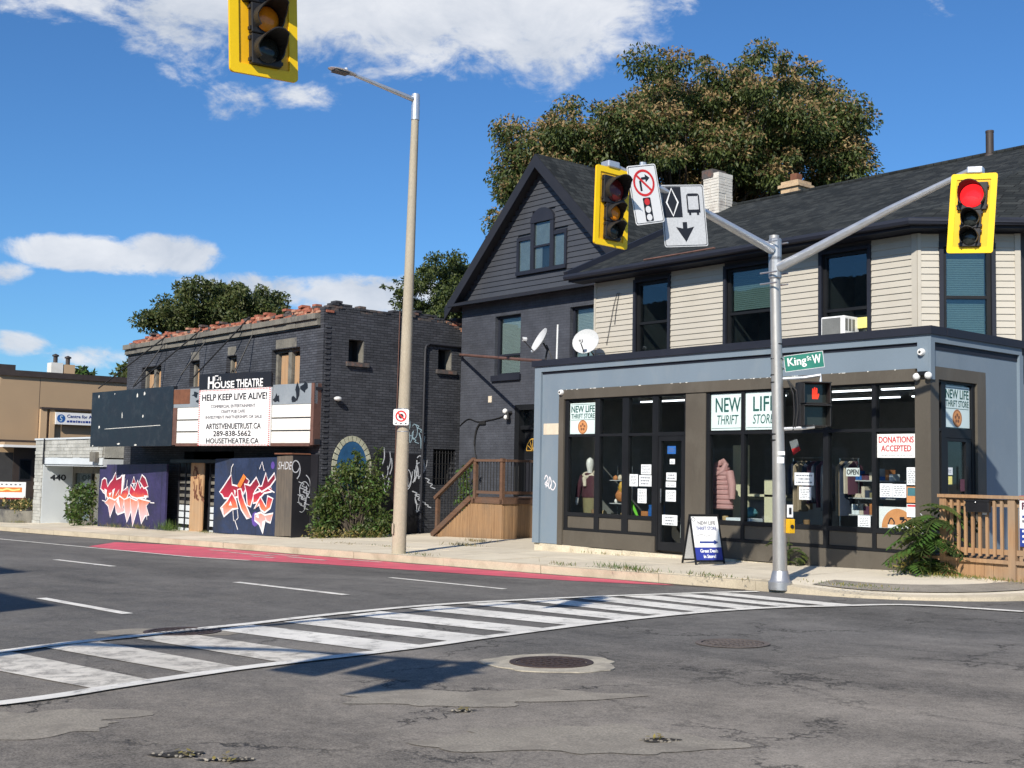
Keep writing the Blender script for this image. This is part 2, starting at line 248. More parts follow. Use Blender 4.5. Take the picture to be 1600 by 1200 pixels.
mat('grey_stone', (0.40, 0.40, 0.37), 0.85, 0.2, 2.5, 30, 0.18, bmp=0.7, bdist=0.02, dirt_shade=(0.24, 0.25, 0.23), dirt_shade_amt=0.5)
mat('grey_stone_b', (0.46, 0.46, 0.43), 0.85, 0.2, 2.5, 30, 0.18, bmp=0.7, bdist=0.02, dirt_shade=(0.3, 0.31, 0.28), dirt_shade_amt=0.5)
mat('pale_wall', (0.56, 0.60, 0.63), 0.7, 0.05, 1.5, 40, 0.05)
mat('white_board', (0.74, 0.73, 0.68), 0.55, 0.04, 1.5, 40, 0.04, dirt_shade=(0.5, 0.46, 0.38), dirt_shade_amt=0.35)
mat('sign_white', (0.80, 0.80, 0.79), 0.4, 0.03, 1.5, 40, 0.02)
mat('sign_pale', (0.62, 0.74, 0.73), 0.5, 0.04, 1.5, 40, 0.02)
mat('paper', (0.72, 0.76, 0.78), 0.7, 0.06, 6, 40, 0.03)
mat('paper_text', (0.16, 0.17, 0.2), 0.7)
mat('sign_black', (0.014, 0.014, 0.018), 0.45, 0.08)
mat('ink', (0.012, 0.014, 0.022), 0.6)
mat('ink_green', (0.012, 0.085, 0.075), 0.6)
mat('ink_grey', (0.14, 0.14, 0.16), 0.6)
mat('ink_red', (0.50, 0.035, 0.04), 0.6)
mat('ink_blue', (0.018, 0.045, 0.24), 0.5)
mat('sign_blue', (0.02, 0.035, 0.26), 0.5)
mat('sign_teal_blue', (0.02, 0.11, 0.36), 0.5)
mat('sign_green', (0.0, 0.15, 0.105), 0.4)
mat('sign_grey', (0.52, 0.53, 0.54), 0.4, 0.04)
mat('sign_red', (0.62, 0.03, 0.03), 0.4)
mat('orange_print', (0.58, 0.26, 0.10), 0.6, 0.1, 12, 60, 0.1)
mat('brown_print', (0.20, 0.085, 0.04), 0.6)
mat('marquee_black', (0.013, 0.016, 0.022), 0.4, 0.2, 2.0, 40, 0.1, dirt_shade=(0.05, 0.055, 0.06), dirt_shade_amt=0.4, dirt_shade_scale=3)
mat('marquee_grey', (0.235, 0.27, 0.30), 0.55, 0.1, 1.4, 40, 0.08, dirt_shade=(0.32, 0.35, 0.37), dirt_shade_amt=0.6, dirt_shade_scale=3)
mat('rust', (0.16, 0.065, 0.035), 0.9, 0.3, 6, 60, 0.2)
mat('rusty_steel', (0.13, 0.065, 0.05), 0.8, 0.3, 5, 50, 0.2)
mat('galvanised', (0.45, 0.455, 0.46), 0.42, 0.08, 5, 50, 0.05, metal=0.75)
mat('aluminium', (0.66, 0.67, 0.68), 0.38, 0.05, 5, 50, 0.04, metal=0.7)
mat('steel_pole', (0.47, 0.45, 0.42), 0.40, 0.10, 3, 40, 0.08, metal=0.6, stretch=(1, 1, 0.4))
mat('pole_concrete', (0.40, 0.35, 0.265), 0.85, 0.10, 1.5, 60, 0.16, bmp=0.25, bdist=0.003, stretch=(1, 1, 0.35), dirt_shade=(0.30, 0.24, 0.16), dirt_shade_amt=0.5, dirt_shade_scale=2)
mat('signal_yellow', (0.86, 0.46, 0.006), 0.45, 0.05, 3, 40, 0.03)
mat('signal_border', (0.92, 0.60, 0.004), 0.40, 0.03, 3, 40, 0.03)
mat('signal_black', (0.014, 0.013, 0.013), 0.5, 0.1)
mat('visor_black', (0.02, 0.018, 0.017), 0.55, 0.1)
mat('lens_dark', (0.02, 0.024, 0.022), 0.15)
mat('lens_amber', (0.88, 0.27, 0.012), 0.2, 0.08, 12, 60, 0.1)
mat('lens_red_off', (0.12, 0.012, 0.012), 0.2)
emis('lens_red_lit', (1.0, 0.02, 0.025), 1.15)
emis('hand_lit', (1.0, 0.05, 0.015), 1.0)
emis('tube_lit', (0.95, 0.97, 1.0), 3.0)
mat('button_yellow', (0.75, 0.42, 0.01), 0.4)
mat('cable', (0.012, 0.012, 0.013), 0.6)
mat('lamp_white', (0.75, 0.75, 0.73), 0.4)
mat('dish_grey', (0.54, 0.55, 0.55), 0.5, 0.06)
mat('ac_white', (0.76, 0.76, 0.75), 0.5, 0.05)
mat('ac_grille', (0.16, 0.165, 0.16), 0.6)
mat('foam_yellow', (0.78, 0.70, 0.22), 0.8)
mat('painted_brick_white', (0.62, 0.59, 0.53), 0.85, 0.15, 3, 40, 0.15, bmp=0.5, bdist=0.01, dirt_shade=(0.33, 0.28, 0.24), dirt_shade_amt=0.6, dirt_shade_scale=3)
mat('buff_brick', (0.50, 0.36, 0.22), 0.9, 0.2, 5, 40, 0.2, bmp=0.5, bdist=0.01, dirt_shade=(0.16, 0.12, 0.1), dirt_shade_amt=0.6, dirt_shade_scale=3)
wood_mat('deck_wood', (0.25, 0.135, 0.065), (0.42, 0.25, 0.125), 'z', grey=(0.27, 0.21, 0.15), grey_amt=0.6)
wood_mat('porch_plank', (0.21, 0.12, 0.06), (0.37, 0.225, 0.115), 'z', grey=(0.20, 0.14, 0.09), grey_amt=0.6)
wood_mat('porch_rail', (0.085, 0.045, 0.028), (0.16, 0.085, 0.05), 'x', grey=(0.10, 0.075, 0.06), grey_amt=0.5)
wood_mat('grey_plywood', (0.085, 0.070, 0.055), (0.16, 0.135, 0.105), 'z', grey=(0.07, 0.065, 0.06), grey_amt=0.5)
wood_mat('raw_board', (0.34, 0.19, 0.09), (0.55, 0.34, 0.18), 'z', grey=(0.36, 0.27, 0.18), grey_amt=0.5)
wood_mat('bark', (0.045, 0.034, 0.026), (0.10, 0.08, 0.06), 'z', rough=0.95)
mat('mural_base', (0.032, 0.026, 0.090), 0.6, 0.45, 1.0, 12, 0.25, dirt_shade=(0.022, 0.024, 0.04), dirt_shade_amt=0.95, dirt_shade_scale=0.8)  # near-black blotches paint the marquee's shadow into the purple
mat('mural_base_b', (0.016, 0.028, 0.070), 0.6, 0.45, 1.0, 12, 0.25, dirt_shade=(0.026, 0.028, 0.036), dirt_shade_amt=0.95, dirt_shade_scale=0.8)  # navy board: marquee shade blended into the colour as dark blotches
ramp_mat('mural_letters', [(0.0, (0.80, 0.42, 0.45)), (0.28, (0.75, 0.28, 0.22)), (0.42, (0.70, 0.16, 0.07)), (0.6, (0.45, 0.02, 0.05)), (1.0, (0.17, 0.008, 0.025))], 0.0, 1.25)
mat('spray_white', (0.75, 0.72, 0.74), 0.6, 0.1, 4, 40, 0.05)
mat('spray_tag', (0.50, 0.52, 0.55), 0.7, 0.25, 5, 30, 0.1)
mat('spray_tag_blue', (0.33, 0.46, 0.52), 0.7, 0.25, 5, 30, 0.1)
mat('spray_tag_dim', (0.16, 0.17, 0.18), 0.7, 0.25, 5, 30, 0.1)
mat('spray_purple', (0.10, 0.055, 0.30), 0.6, 0.2, 4, 40, 0.1)
mat('spray_orange', (0.72, 0.20, 0.03), 0.6, 0.1, 4, 40, 0.1)
mat('oval_blue', (0.02, 0.09, 0.20), 0.6, 0.3, 3, 30, 0.15)
mat('oval_rim', (0.42, 0.42, 0.31), 0.7, 0.3, 6, 30, 0.2)
glass_mat('shop_glass', (0.90, 0.93, 0.93), 0.025)
glass_mat('house_glass', (0.72, 0.78, 0.78), 0.07)
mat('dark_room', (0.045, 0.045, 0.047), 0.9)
mat('shop_wall', (0.26, 0.26, 0.25), 0.9)
mat('shop_ceiling', (0.2, 0.21, 0.2), 0.9)
mat('shop_floor', (0.10, 0.09, 0.08), 0.7)
mat('blind_white', (0.55, 0.56, 0.54), 0.7, 0.04)
mat('blind_green', (0.20, 0.27, 0.25), 0.7, 0.05)
mat('curtain', (0.30, 0.31, 0.33), 0.8, 0.15, 6, 40, 0.05)
mat('mannequin', (0.70, 0.68, 0.65), 0.4)
mat('maroon', (0.055, 0.012, 0.022), 0.9, 0.15, 20, 80, 0.1)
mat('scarf', (0.55, 0.47, 0.37), 0.9, 0.15, 20, 80, 0.1)
mat('khaki', (0.20, 0.17, 0.085), 0.9, 0.1, 12, 80, 0.1)
mat('pink_coat', (0.46, 0.24, 0.23), 0.7, 0.08, 8, 40, 0.05)
mat('boot_tan', (0.42, 0.29, 0.14), 0.8, 0.1)
mat('boot_brown', (0.20, 0.115, 0.05), 0.8, 0.1)
mat('shelf_cream', (0.62, 0.58, 0.40), 0.7, 0.04)
mat('shelf_white', (0.40, 0.41, 0.41), 0.6)
mat('chrome', (0.6, 0.6, 0.6), 0.25, metal=1.0)
mat('toy_green', (0.16, 0.55, 0.04), 0.5)
mat('toy_orange', (0.42, 0.16, 0.05), 0.7, 0.2, 12)
mat('toy_gold', (0.52, 0.30, 0.05), 0.5, 0.2, 12)
mat('cloth_navy', (0.03, 0.04, 0.07), 0.9, 0.15, 9)
mat('cloth_grey', (0.22, 0.22, 0.23), 0.9, 0.15, 9)
mat('cloth_tan', (0.33, 0.25, 0.17), 0.9, 0.15, 9)
mat('cloth_wine', (0.10, 0.035, 0.06), 0.9, 0.15, 9)
mat('cloth_teal', (0.05, 0.16, 0.19), 0.9, 0.15, 9)
mat('mailbox_black', (0.012, 0.012, 0.014), 0.35)
mat('cast_iron', (0.075, 0.052, 0.045), 0.6, 0.2, 8, 80, 0.2, metal=0.4, bmp=0.4, bdist=0.004)
mat('worn_iron', (0.115, 0.095, 0.085), 0.85, 0.25, 6, 60, 0.3, bmp=0.5, bdist=0.006)
shingle_mat('shingles', 'x', 2.4)
shingle_mat('shingles_side', 'y', 1.25)
leaf_mat('leaf_dark', (0.028, 0.050, 0.014), (0.060, 0.092, 0.022), 0.35); leaf_mat('leaf_mid', (0.060, 0.088, 0.020), (0.125, 0.155, 0.038), 0.38); leaf_mat('leaf_seed', (0.235, 0.15, 0.065), (0.38, 0.275, 0.125), 0.3, 0.8)
leaf_mat('leaf_olive', (0.060, 0.075, 0.020), (0.125, 0.135, 0.042)); leaf_mat('leaf_bright', (0.045, 0.105, 0.02), (0.10, 0.19, 0.035)); leaf_mat('leaf_yellow', (0.20, 0.18, 0.04), (0.33, 0.26, 0.07)); leaf_mat('grass_dry', (0.20, 0.16, 0.07), (0.30, 0.24, 0.11)); leaf_mat('grass_green', (0.06, 0.11, 0.02), (0.14, 0.19, 0.04))
leaf_mat('conifer', (0.012, 0.028, 0.011), (0.035, 0.065, 0.022)); leaf_mat('flower', (0.45, 0.32, 0.10), (0.60, 0.45, 0.22))
# ------------------------------------------------------------ builders
def V(*a): return Vector(a[0] if len(a) == 1 else a)
class Fr:
    """a plane with origin o, axes u (along), v (up), n (out)"""
    def __init__(s, o, u, v, n): s.o, s.u, s.v, s.n = V(o), V(u).normalized(), V(v).normalized(), V(n).normalized()
    def P(s, a, b, c=0.0): return s.o + s.u * a + s.v * b + s.n * c
def face_to(o, ang, tilt=0.0):
    """frame whose outward normal points to compass angle ang (degrees from +X), up tilted sideways by tilt"""
    n = Vector((math.cos(R(ang)), math.sin(R(ang)), 0)); u = Vector((-n.y, n.x, 0)); v = Vector((0, 0, 1))
    if tilt: u, v = u * math.cos(R(tilt)) + v * math.sin(R(tilt)), -u * math.sin(R(tilt)) + v * math.cos(R(tilt))
    return Fr(o, u, v, n)
SF = Fr((0, 16, 0), (1, 0, 0), (0, 0, 1), (0, -1, 0)); SE = Fr((-9.63, 0, 0), (0, 1, 0), (0, 0, 1), (1, 0, 0)); UP = Fr((0, 17.5, 0), (1, 0, 0), (0, 0, 1), (0, -1, 0))
BAY = Fr((-10.74, 17.5, 0), (1, 1, 0), (0, 0, 1), (1, -1, 0)); TF = Fr((0, 16.1, 0), (1, 0, 0), (0, 0, 1), (0, -1, 0)); TE = Fr((-26.75, 0, 0), (0, 1, 0), (0, 0, 1), (1, 0, 0))
HF = Fr((0, 20.27, 0), (1, 0, 0), (0, 0, 1), (0, -1, 0)); HO = Fr((0, 15.55, 0), (1, 0, 0), (0, 0, 1), (0, -1, 0)); WX = Fr((0, 0, 0), (1, 0, 0), (0, 1, 0), (0, 0, 1))
def tag(o, label=None, cat=None, group=None, kind=None):
    if label: o['label'] = label
    if cat: o['category'] = cat
    if group: o['group'] = group
    if kind: o['kind'] = kind
    return o
def thing(name, loc, label, cat, group=None):
    o = bpy.data.objects.new(name, None); o.empty_display_size = 0.2; COL.objects.link(o); o.location = loc
    return tag(o, label, cat, group)
def wloc(p):
    l = Vector((0, 0, 0))
    while p is not None: l = l + p.location; p = p.parent
    return l
class MB:
    def __init__(s): s.v = []; s.f = []; s.m = []; s.cur = 0; s.g = []
    def add(s, vs, fs):
        k = len(s.v); s.v += [tuple(p) for p in vs]; s.g.append((k, len(s.v), len(s.f), len(s.f) + len(fs)))
        for f in fs: s.f.append(tuple(i + k for i in f)); s.m.append(s.cur)
        return s
    def box(s, fr, a0, a1, b0, b1, c0, c1):
        vs = [fr.P(a, b, c) for c in (c0, c1) for b in (b0, b1) for a in (a0, a1)]
        return s.add(vs, [(0, 2, 3, 1), (4, 5, 7, 6), (0, 1, 5, 4), (2, 6, 7, 3), (0, 4, 6, 2), (1, 3, 7, 5)])
    def poly(s, fr, pts, c0, c1=None):
        n = len(pts)
        ar = sum(pts[i][0] * pts[(i + 1) % n][1] - pts[(i + 1) % n][0] * pts[i][1] for i in range(n))
        if ar < 0: pts = pts[::-1]
        if c1 is None: return s.add([fr.P(a, b, c0) for a, b in pts], [tuple(range(n))])
        vs = [fr.P(a, b, c0) for a, b in pts] + [fr.P(a, b, c1) for a, b in pts]
        return s.add(vs, [tuple(range(n))[::-1], tuple(range(n, 2 * n))] + [(i, (i + 1) % n, n + (i + 1) % n, n + i) for i in range(n)])
    def ring(s, fr, outer, inner, c0, c1):
        n = len(outer); vs = [fr.P(*p, c0) for p in outer] + [fr.P(*p, c0) for p in inner] + [fr.P(*p, c1) for p in outer] + [fr.P(*p, c1) for p in inner]; fs = []
        for i in range(n):
            j = (i + 1) % n; fs += [(2 * n + i, 2 * n + j, 3 * n + j, 3 * n + i), (i, n + i, n + j, j), (i, j, 2 * n + j, 2 * n + i), (n + i, 3 * n + i, 3 * n + j, n + j)]
        return s.add(vs, fs)
    def tube(s, path, rad, seg=8, cap=True):
        path = [V(p) for p in path]; n = len(path); rad = rad if isinstance(rad, (list, tuple)) else [rad] * n
        ref = None; rings = []
        for i, p in enumerate(path):
            d = (path[min(i + 1, n - 1)] - path[max(i - 1, 0)])
            d = d.normalized() if d.length > 1e-9 else Vector((0, 0, 1))
            if ref is None: ref = d.orthogonal().normalized()
            ref = ref - d * ref.dot(d); ref = ref.normalized() if ref.length > 1e-6 else d.orthogonal().normalized()
            b = d.cross(ref); rings.append([p + (ref * math.cos(t) + b * math.sin(t)) * rad[i] for t in [2 * math.pi * k / seg for k in range(seg)]])
        vs = [q for r in rings for q in r]; fs = [(i * seg + k, i * seg + (k + 1) % seg, (i + 1) * seg + (k + 1) % seg, (i + 1) * seg + k) for i in range(n - 1) for k in range(seg)]
        if cap: fs += [tuple(range(seg))[::-1], tuple(range((n - 1) * seg, n * seg))]
        return s.add(vs, fs)
    def lathe(s, o, axis, prof, seg=16, closed=False):
        o = V(o); d = V(axis).normalized(); u = d.orthogonal().normalized(); b = d.cross(u); n = len(prof)
        vs = [o + d * h + (u * math.cos(2 * math.pi * k / seg) + b * math.sin(2 * math.pi * k / seg)) * r for r, h in prof for k in range(seg)]
        fs = [(i * seg + k, i * seg + (k + 1) % seg, (i + 1) * seg + (k + 1) % seg, (i + 1) * seg + k) for i in range(n - 1) for k in range(seg)]
        if closed: fs += [tuple(range(seg))[::-1], tuple(range((n - 1) * seg, n * seg))]
        return s.add(vs, fs)
    def ball(s, o, r, seg=12, rings=8, jit=0.0, rnd=random):
        o = V(o); r = r if isinstance(r, (tuple, list)) else (r, r, r); vs = []; fs = []
        for i in range(rings + 1):
            th = math.pi * i / rings
            for k in range(seg):
                ph = 2 * math.pi * k / seg; j = 1 + rnd.uniform(-jit, jit); vs.append(o + Vector((r[0] * math.sin(th) * math.cos(ph), r[1] * math.sin(th) * math.sin(ph), r[2] * math.cos(th))) * j)
        for i in range(rings):
            for k in range(seg): fs.append((i * seg + k, (i + 1) * seg + k, (i + 1) * seg + (k + 1) % seg, i * seg + (k + 1) % seg))
        return s.add(vs, fs)
    def ribbon(s, fr, pts, wd, c, closed=False):
        """flat stroke of spray paint or print following pts"""
        n = len(pts); P = [Vector(p) for p in pts]; L = []; Q = []
        for i in range(n):
            a = P[i - 1] if (i > 0 or closed) else P[i]; b = P[(i + 1) % n] if (i < n - 1 or closed) else P[i]
            d = (b - a); d = d.normalized() if d.length > 1e-9 else Vector((1, 0)); nn = Vector((-d.y, d.x)) * wd * 0.5
            L.append(P[i] + nn); Q.append(P[i] - nn)
        vs = [fr.P(p.x, p.y, c) for p in L] + [fr.P(p.x, p.y, c) for p in Q]
        return s.add(vs, [(n + i, n + (i + 1) % n, (i + 1) % n, i) for i in range(n if closed else n - 1)])
    def each(s, name, mats, parent=None, smooth=False, bevel=0.0):
        """every shape added so far becomes a part of its own"""
        out = []
        for (a, b, c, d) in s.g:
            q = MB(); q.v = s.v[a:b]; q.f = [tuple(i - a for i in f) for f in s.f[c:d]]; q.m = s.m[c:d]; out.append(q.build(name, mats, parent, smooth, bevel))
        return out
    def build(s, name, mats, parent=None, smooth=False, bevel=0.0, kind=None):
        me = bpy.data.meshes.new(name); l = wloc(parent)
        me.from_pydata([(x - l.x, y - l.y, z - l.z) for x, y, z in s.v], [], s.f)
        for m_ in (mats if isinstance(mats, (list, tuple)) else [mats]): me.materials.append(MATS[m_])
        if any(s.m): me.polygons.foreach_set('material_index', s.m)
        if smooth: me.polygons.foreach_set('use_smooth', [True] * len(me.polygons))
        me.update(); o = bpy.data.objects.new(name, me); COL.objects.link(o); o.parent = parent
        if bevel:
            b = o.modifiers.new('bevel', 'BEVEL'); b.width = bevel; b.segments = 2; b.limit_method = 'ANGLE'
        if smooth and len(me.polygons) < 4000:
            try: me.set_sharp_from_angle(angle=R(40))
            except Exception: pass
        if kind: o['kind'] = kind
        return o
UNIT = {}
def unit_mesh(shape, m):
    if (shape, m) not in UNIT:
        me = bpy.data.meshes.new(shape); t = {'box': 1.0, 'wedge': 0.22}[shape]
        vs = [(0, 0, 0), (1, 0, 0), (0, 1, 0), (1, 1, 0), (0, 0, 1), (1, 0, 1), (0, 1, t), (1, 1, t)]
        me.from_pydata(vs, [], [(0, 2, 3, 1), (4, 5, 7, 6), (0, 1, 5, 4), (2, 6, 7, 3), (0, 4, 6, 2), (1, 3, 7, 5)]); me.materials.append(MATS[m]); UNIT[(shape, m)] = me
    return UNIT[(shape, m)]
def piece(name, m, parent, fr, a0, a1, b0, b1, c0, c1, shape='box', rot=0.0):
    """one brick, board, slab or bar: shares its mesh with every alike piece"""
    o = bpy.data.objects.new(name, unit_mesh(shape, m)); COL.objects.link(o); o.parent = parent
    mt = Matrix.Identity(4); p = fr.P(a0, b0, c0) - wloc(parent)
    u, v, n = fr.u, fr.v, fr.n
    if rot: u, v = u * math.cos(rot) + v * math.sin(rot), v * math.cos(rot) - u * math.sin(rot)
    for i in range(3): mt[i][0] = u[i] * (a1 - a0); mt[i][1] = v[i] * (b1 - b0); mt[i][2] = n[i] * (c1 - c0); mt[i][3] = p[i]
    o.matrix_local = mt; return o
def boxo(name, m, parent, fr, a0, a1, b0, b1, c0, c1, bevel=0.0): return MB().box(fr, a0, a1, b0, b1, c0, c1).build(name, m, parent, bevel=bevel)
TXT = {}
def text_mesh(body):
    if body not in TXT:
        cu = bpy.data.curves.new('t', 'FONT'); cu.body = body; cu.size = 1.0; cu.resolution_u = 3; ob = bpy.data.objects.new('t', cu)
        COL.objects.link(ob); bpy.context.view_layer.update(); dg = bpy.context.evaluated_depsgraph_get(); me = bpy.data.meshes.new_from_object(ob.evaluated_get(dg))
        co = np.array([v.co[:] for v in me.vertices]); fs = [tuple(p.vertices) for p in me.polygons]; TXT[body] = (co, fs); bpy.data.objects.remove(ob); bpy.data.curves.remove(cu); bpy.data.meshes.remove(me)
    return TXT[body]
def lettering(parent, fr, body, a0, a1, b0, b1, c, m, bold=0.0, slant=0.0, name='lettering'):
    """writing fitted into the rectangle a0..a1, b0..b1 of a plane"""
    co, fs = text_mesh(body); lo, hi = co.min(0), co.max(0); mb = MB()
    sx_, sy_ = (a1 - a0) / (hi[0] - lo[0]), (b1 - b0) / (hi[1] - lo[1])
    offs = [(0, 0)] if not bold else [(0, 0), (bold, 0), (-bold, 0), (0, bold * 0.7), (0, -bold * 0.7)]
    for q, (ox, oy) in enumerate(offs):
        mb.add([fr.P(a0 + (x - lo[0]) * sx_ + ox + slant * (y - lo[1]) * sy_, b0 + (y - lo[1]) * sy_ + oy, c + q * 0.0004) for x, y, z in co], fs)
    return mb.build(name, m, parent)
def circle(cx, cy, r, n=24, ry=None): return [(cx + r * math.cos(2 * math.pi * k / n), cy + (ry or r) * math.sin(2 * math.pi * k / n)) for k in range(n)]
def rrect(a0, a1, b0, b1, r, n=4):
    out = []
    for cx, cy, s0 in ((a1 - r, b1 - r, 0), (a0 + r, b1 - r, 90), (a0 + r, b0 + r, 180), (a1 - r, b0 + r, 270)):
        out += [(cx + r * math.cos(R(s0 + 90 * k / n)), cy + r * math.sin(R(s0 + 90 * k / n))) for k in range(n + 1)]
    return out
def curve_pts(pts, n=6):
    """Catmull-Rom through pts"""
    P = [np.array(p, float) for p in pts]; out = []
    for i in range(len(P) - 1):
        a, b, c, d = P[max(i - 1, 0)], P[i], P[i + 1], P[min(i + 2, len(P) - 1)]
        for k in range(n):
            t = k / n; out.append(tuple(0.5 * (2 * b + (c - a) * t + (2 * a - 5 * b + 4 * c - d) * t * t + (3 * b - a - 3 * c + d) * t ** 3)))
    out.append(tuple(P[-1])); return out
def quads_obj(name, ctr, du, dv, midx, mats, parent, kind=None):
    """many small leaf faces at once: centres, half-axes along and across; each leaf is a pointed kite of two triangles"""
    l = wloc(parent); ctr = ctr - np.array(l); n = len(ctr); vs = np.empty((n, 4, 3)); vs[:, 0] = ctr - du; vs[:, 1] = ctr + dv - du * 0.1; vs[:, 2] = ctr + du; vs[:, 3] = ctr - dv - du * 0.1
    me = bpy.data.meshes.new(name); me.vertices.add(4 * n); me.vertices.foreach_set('co', vs.ravel()); me.loops.add(4 * n); me.loops.foreach_set('vertex_index', np.arange(4 * n, dtype=np.int32))
    me.polygons.add(n); me.polygons.foreach_set('loop_start', np.arange(0, 4 * n, 4, dtype=np.int32)); me.polygons.foreach_set('loop_total', np.full(n, 4, np.int32))
    for m_ in mats: me.materials.append(MATS[m_])
    me.polygons.foreach_set('material_index', np.asarray(midx, np.int32)); me.update(calc_edges=True); o = bpy.data.objects.new(name, me); COL.objects.link(o); o.parent = parent
    if kind: o['kind'] = kind
    return o
RS = np.random.RandomState(11)
def unitv(n):
    d = RS.normal(size=(n, 3)); return d / np.linalg.norm(d, axis=1)[:, None]
def leaves(centres, radii, per, size, seed_frac=0.0, n_green=2, flat=0.7, droop=0.5):
    """leaf sprays around clump centres; returns arrays for quads_obj"""
    C, U, W, I = [], [], [], []
    for (c, r) in zip(centres, radii):
        n = max(6, int(per * r * r)); d = unitv(n); rad = r * (0.15 + 1.05 * RS.rand(n) ** 0.7)
        p = np.array(c) + d * rad[:, None] * np.array([1, 1, flat])
        u = d * 0.8 + unitv(n) * 0.9; u[:, 2] -= droop * (0.3 + RS.rand(n)); u /= np.linalg.norm(u, axis=1)[:, None]
        wv = np.cross(u, unitv(n)); wv /= np.linalg.norm(wv, axis=1)[:, None] + 1e-9
        s = size * (0.6 + 0.8 * RS.rand(n)); C.append(p); U.append(u * s[:, None]); W.append(wv * (s * 0.42)[:, None])
        i = RS.randint(0, n_green, n)
        if seed_frac:
            top = (d[:, 2] > -0.15) & (RS.rand(n) < seed_frac * (0.35 + 0.9 * RS.rand()) * (0.6 + 0.8 * np.clip(d[:, 2], 0, 1))); i[top] = n_green
        I.append(i)
    return np.concatenate(C), np.concatenate(U), np.concatenate(W), np.concatenate(I)
def rz(x): return 0.01 + 0.022 * (min(max(x, -90), 10) + 9.9)      # street falls to the west
def sw(x, y): return 0.15 + 0.022 * (min(max(x, -90), 10) + 9.9) + 0.02 * (min(y, 18) - 13.4)
# ------------------------------------------------------------ the setting: ground, street, pavement
def sheet(name, polys, zf, m, dz=0.0, kind='structure', parent=None):
    mb = MB()
    for p in polys: mb.add([(x, y, zf(x, y) + dz) for x, y in p], [tuple(range(len(p)))])
    # all faces look up
    fs = []
    for f in mb.f:
        a = sum(mb.v[f[i]][0] * mb.v[f[(i + 1) % len(f)]][1] - mb.v[f[(i + 1) % len(f)]][0] * mb.v[f[i]][1] for i in range(len(f)))
        fs.append(f if a > 0 else f[::-1])
    mb.f = fs; o = mb.build(name, m, parent)
    if kind and parent is None: o['kind'] = kind
    return o
RZ = lambda x, y: rz(x)
def strip(x0, x1, y0, y1):
    xs = [x0] + [b for b in (-90, 10) if x0 < b < x1] + [x1]
    return [[(a, y0), (b, y0), (b, y1), (a, y1)] for a, b in zip(xs[:-1], xs[1:])]
sheet('ground', strip(-900, 900, -900, 900), RZ, 'earth', -0.06)
KERB = [(-300, 13.25), (-90, 13.25), (-10.6, 13.25), (-9.9, 13.26), (-9.4, 13.30), (-9.0, 13.37), (-8.6, 13.52), (-8.25, 13.74), (-7.95, 14.02), (-7.70, 14.36), (-7.50, 14.8), (-7.38, 15.4), (-7.33, 16.2), (-7.3, 18), (-7.3, 200)]
sheet('road', strip(-300, 300, -2.6, 13.6) + [[(-10.7, 13.6), (6.5, 13.6), (6.5, 18), (-10.7, 18)], [(-7.6, 18), (6.5, 18), (6.5, 200), (-7.6, 200)], [(-7.0, -200), (6.5, -200), (6.5, -2.6), (-7.0, -2.6)]], RZ, 'asphalt', 0.0)
# the far side pavement along the store, theatre and their neighbours
def offs(line, d):
    out = []
    for i, p in enumerate(line):
        a = Vector(line[max(i - 1, 0)]); b = Vector(line[min(i + 1, len(line) - 1)]); t = (b - a).normalized(); out.append((p[0] - t.y * d, p[1] + t.x * d))
    return out
kin = offs(KERB, 0.16)
walk = sheet('sidewalk', [[kin[i], kin[i + 1], (kin[i + 1][0], 16.4), (kin[i][0], 16.4)] for i in range(0, 2)], sw, 'earth', -0.02)
def drop_at(x, y):
    # the pavement dips to the road around the corner
    d, k = 9.0, 0.0
    for i in range(2, 13):
        a, b = Vector(KERB[i]), Vector(KERB[i + 1]); t = max(0.0, min(1.0, (Vector((x, y)) - a).dot(b - a) / (b - a).length_squared)); q = (Vector((x, y)) - (a + (b - a) * t)).length
        if q < d: d = q; k = DROP[i - 2] * (1 - t) + DROP[i - 1] * t
    return k * max(0.0, 1 - d / 1.25)
DROP = [0, .05, .085, .10, .105, .105, .105, .105, .10, .10, .09, .08, .05, 0]
cz = lambda x, y: sw(x, y) - drop_at(x, y)
r1, r2 = offs(KERB, 0.65), offs(KERB, 1.3)
pol = []
for i in range(2, 13):
    for (la, lb) in ((kin, r1), (r1, r2)): pol.append([la[i], la[i + 1], lb[i + 1], lb[i]])
pol += [[p for p in r2[2:11]] + [(r2[11][0], 15.4), (-9.5, 16.2), (-10.6, 16.2)], [(-9.6, 16.2), (r2[11][0], 15.4), (r2[12][0], 16.2), (r2[13][0], 18), (-9.6, 18)], [(-9.6, 18), (kin[13][0], 18), (kin[14][0], 60), (-9.6, 60)]]
sheet('corner_pavement', pol, cz, 'concrete_c', 0.0)
SWF = Fr((0, 0, 0.15 + 0.022 * 9.9 - 0.02 * 13.4), (1, 0, 0.022), (-0.00044, 1, 0.02), (-0.022, -0.02, 1))
x = -62.0; i = 0
while x < -10.7:
    L = random.uniform(1.45, 1.6); x1 = min(x + L, -10.62)
    for (y0, y1) in ((13.42, 14.78), (14.80, 16.12)):
        piece('paving_slab', ['concrete', 'concrete_b', 'concrete_c'][random.randrange(3)], walk, SWF, x + 0.007, x1 - 0.007, y0, y1, -0.09, random.uniform(-0.006, 0.004)); i += 1
    x = x1
fore = sheet('forecourt', [[(-27.0, 16.05), (-18.2, 16.05), (-18.2, 18), (-27.0, 18)], [(-27.0, 18), (-18.2, 18), (-18.2, 23), (-27.0, 23)]], sw, 'earth', -0.015)
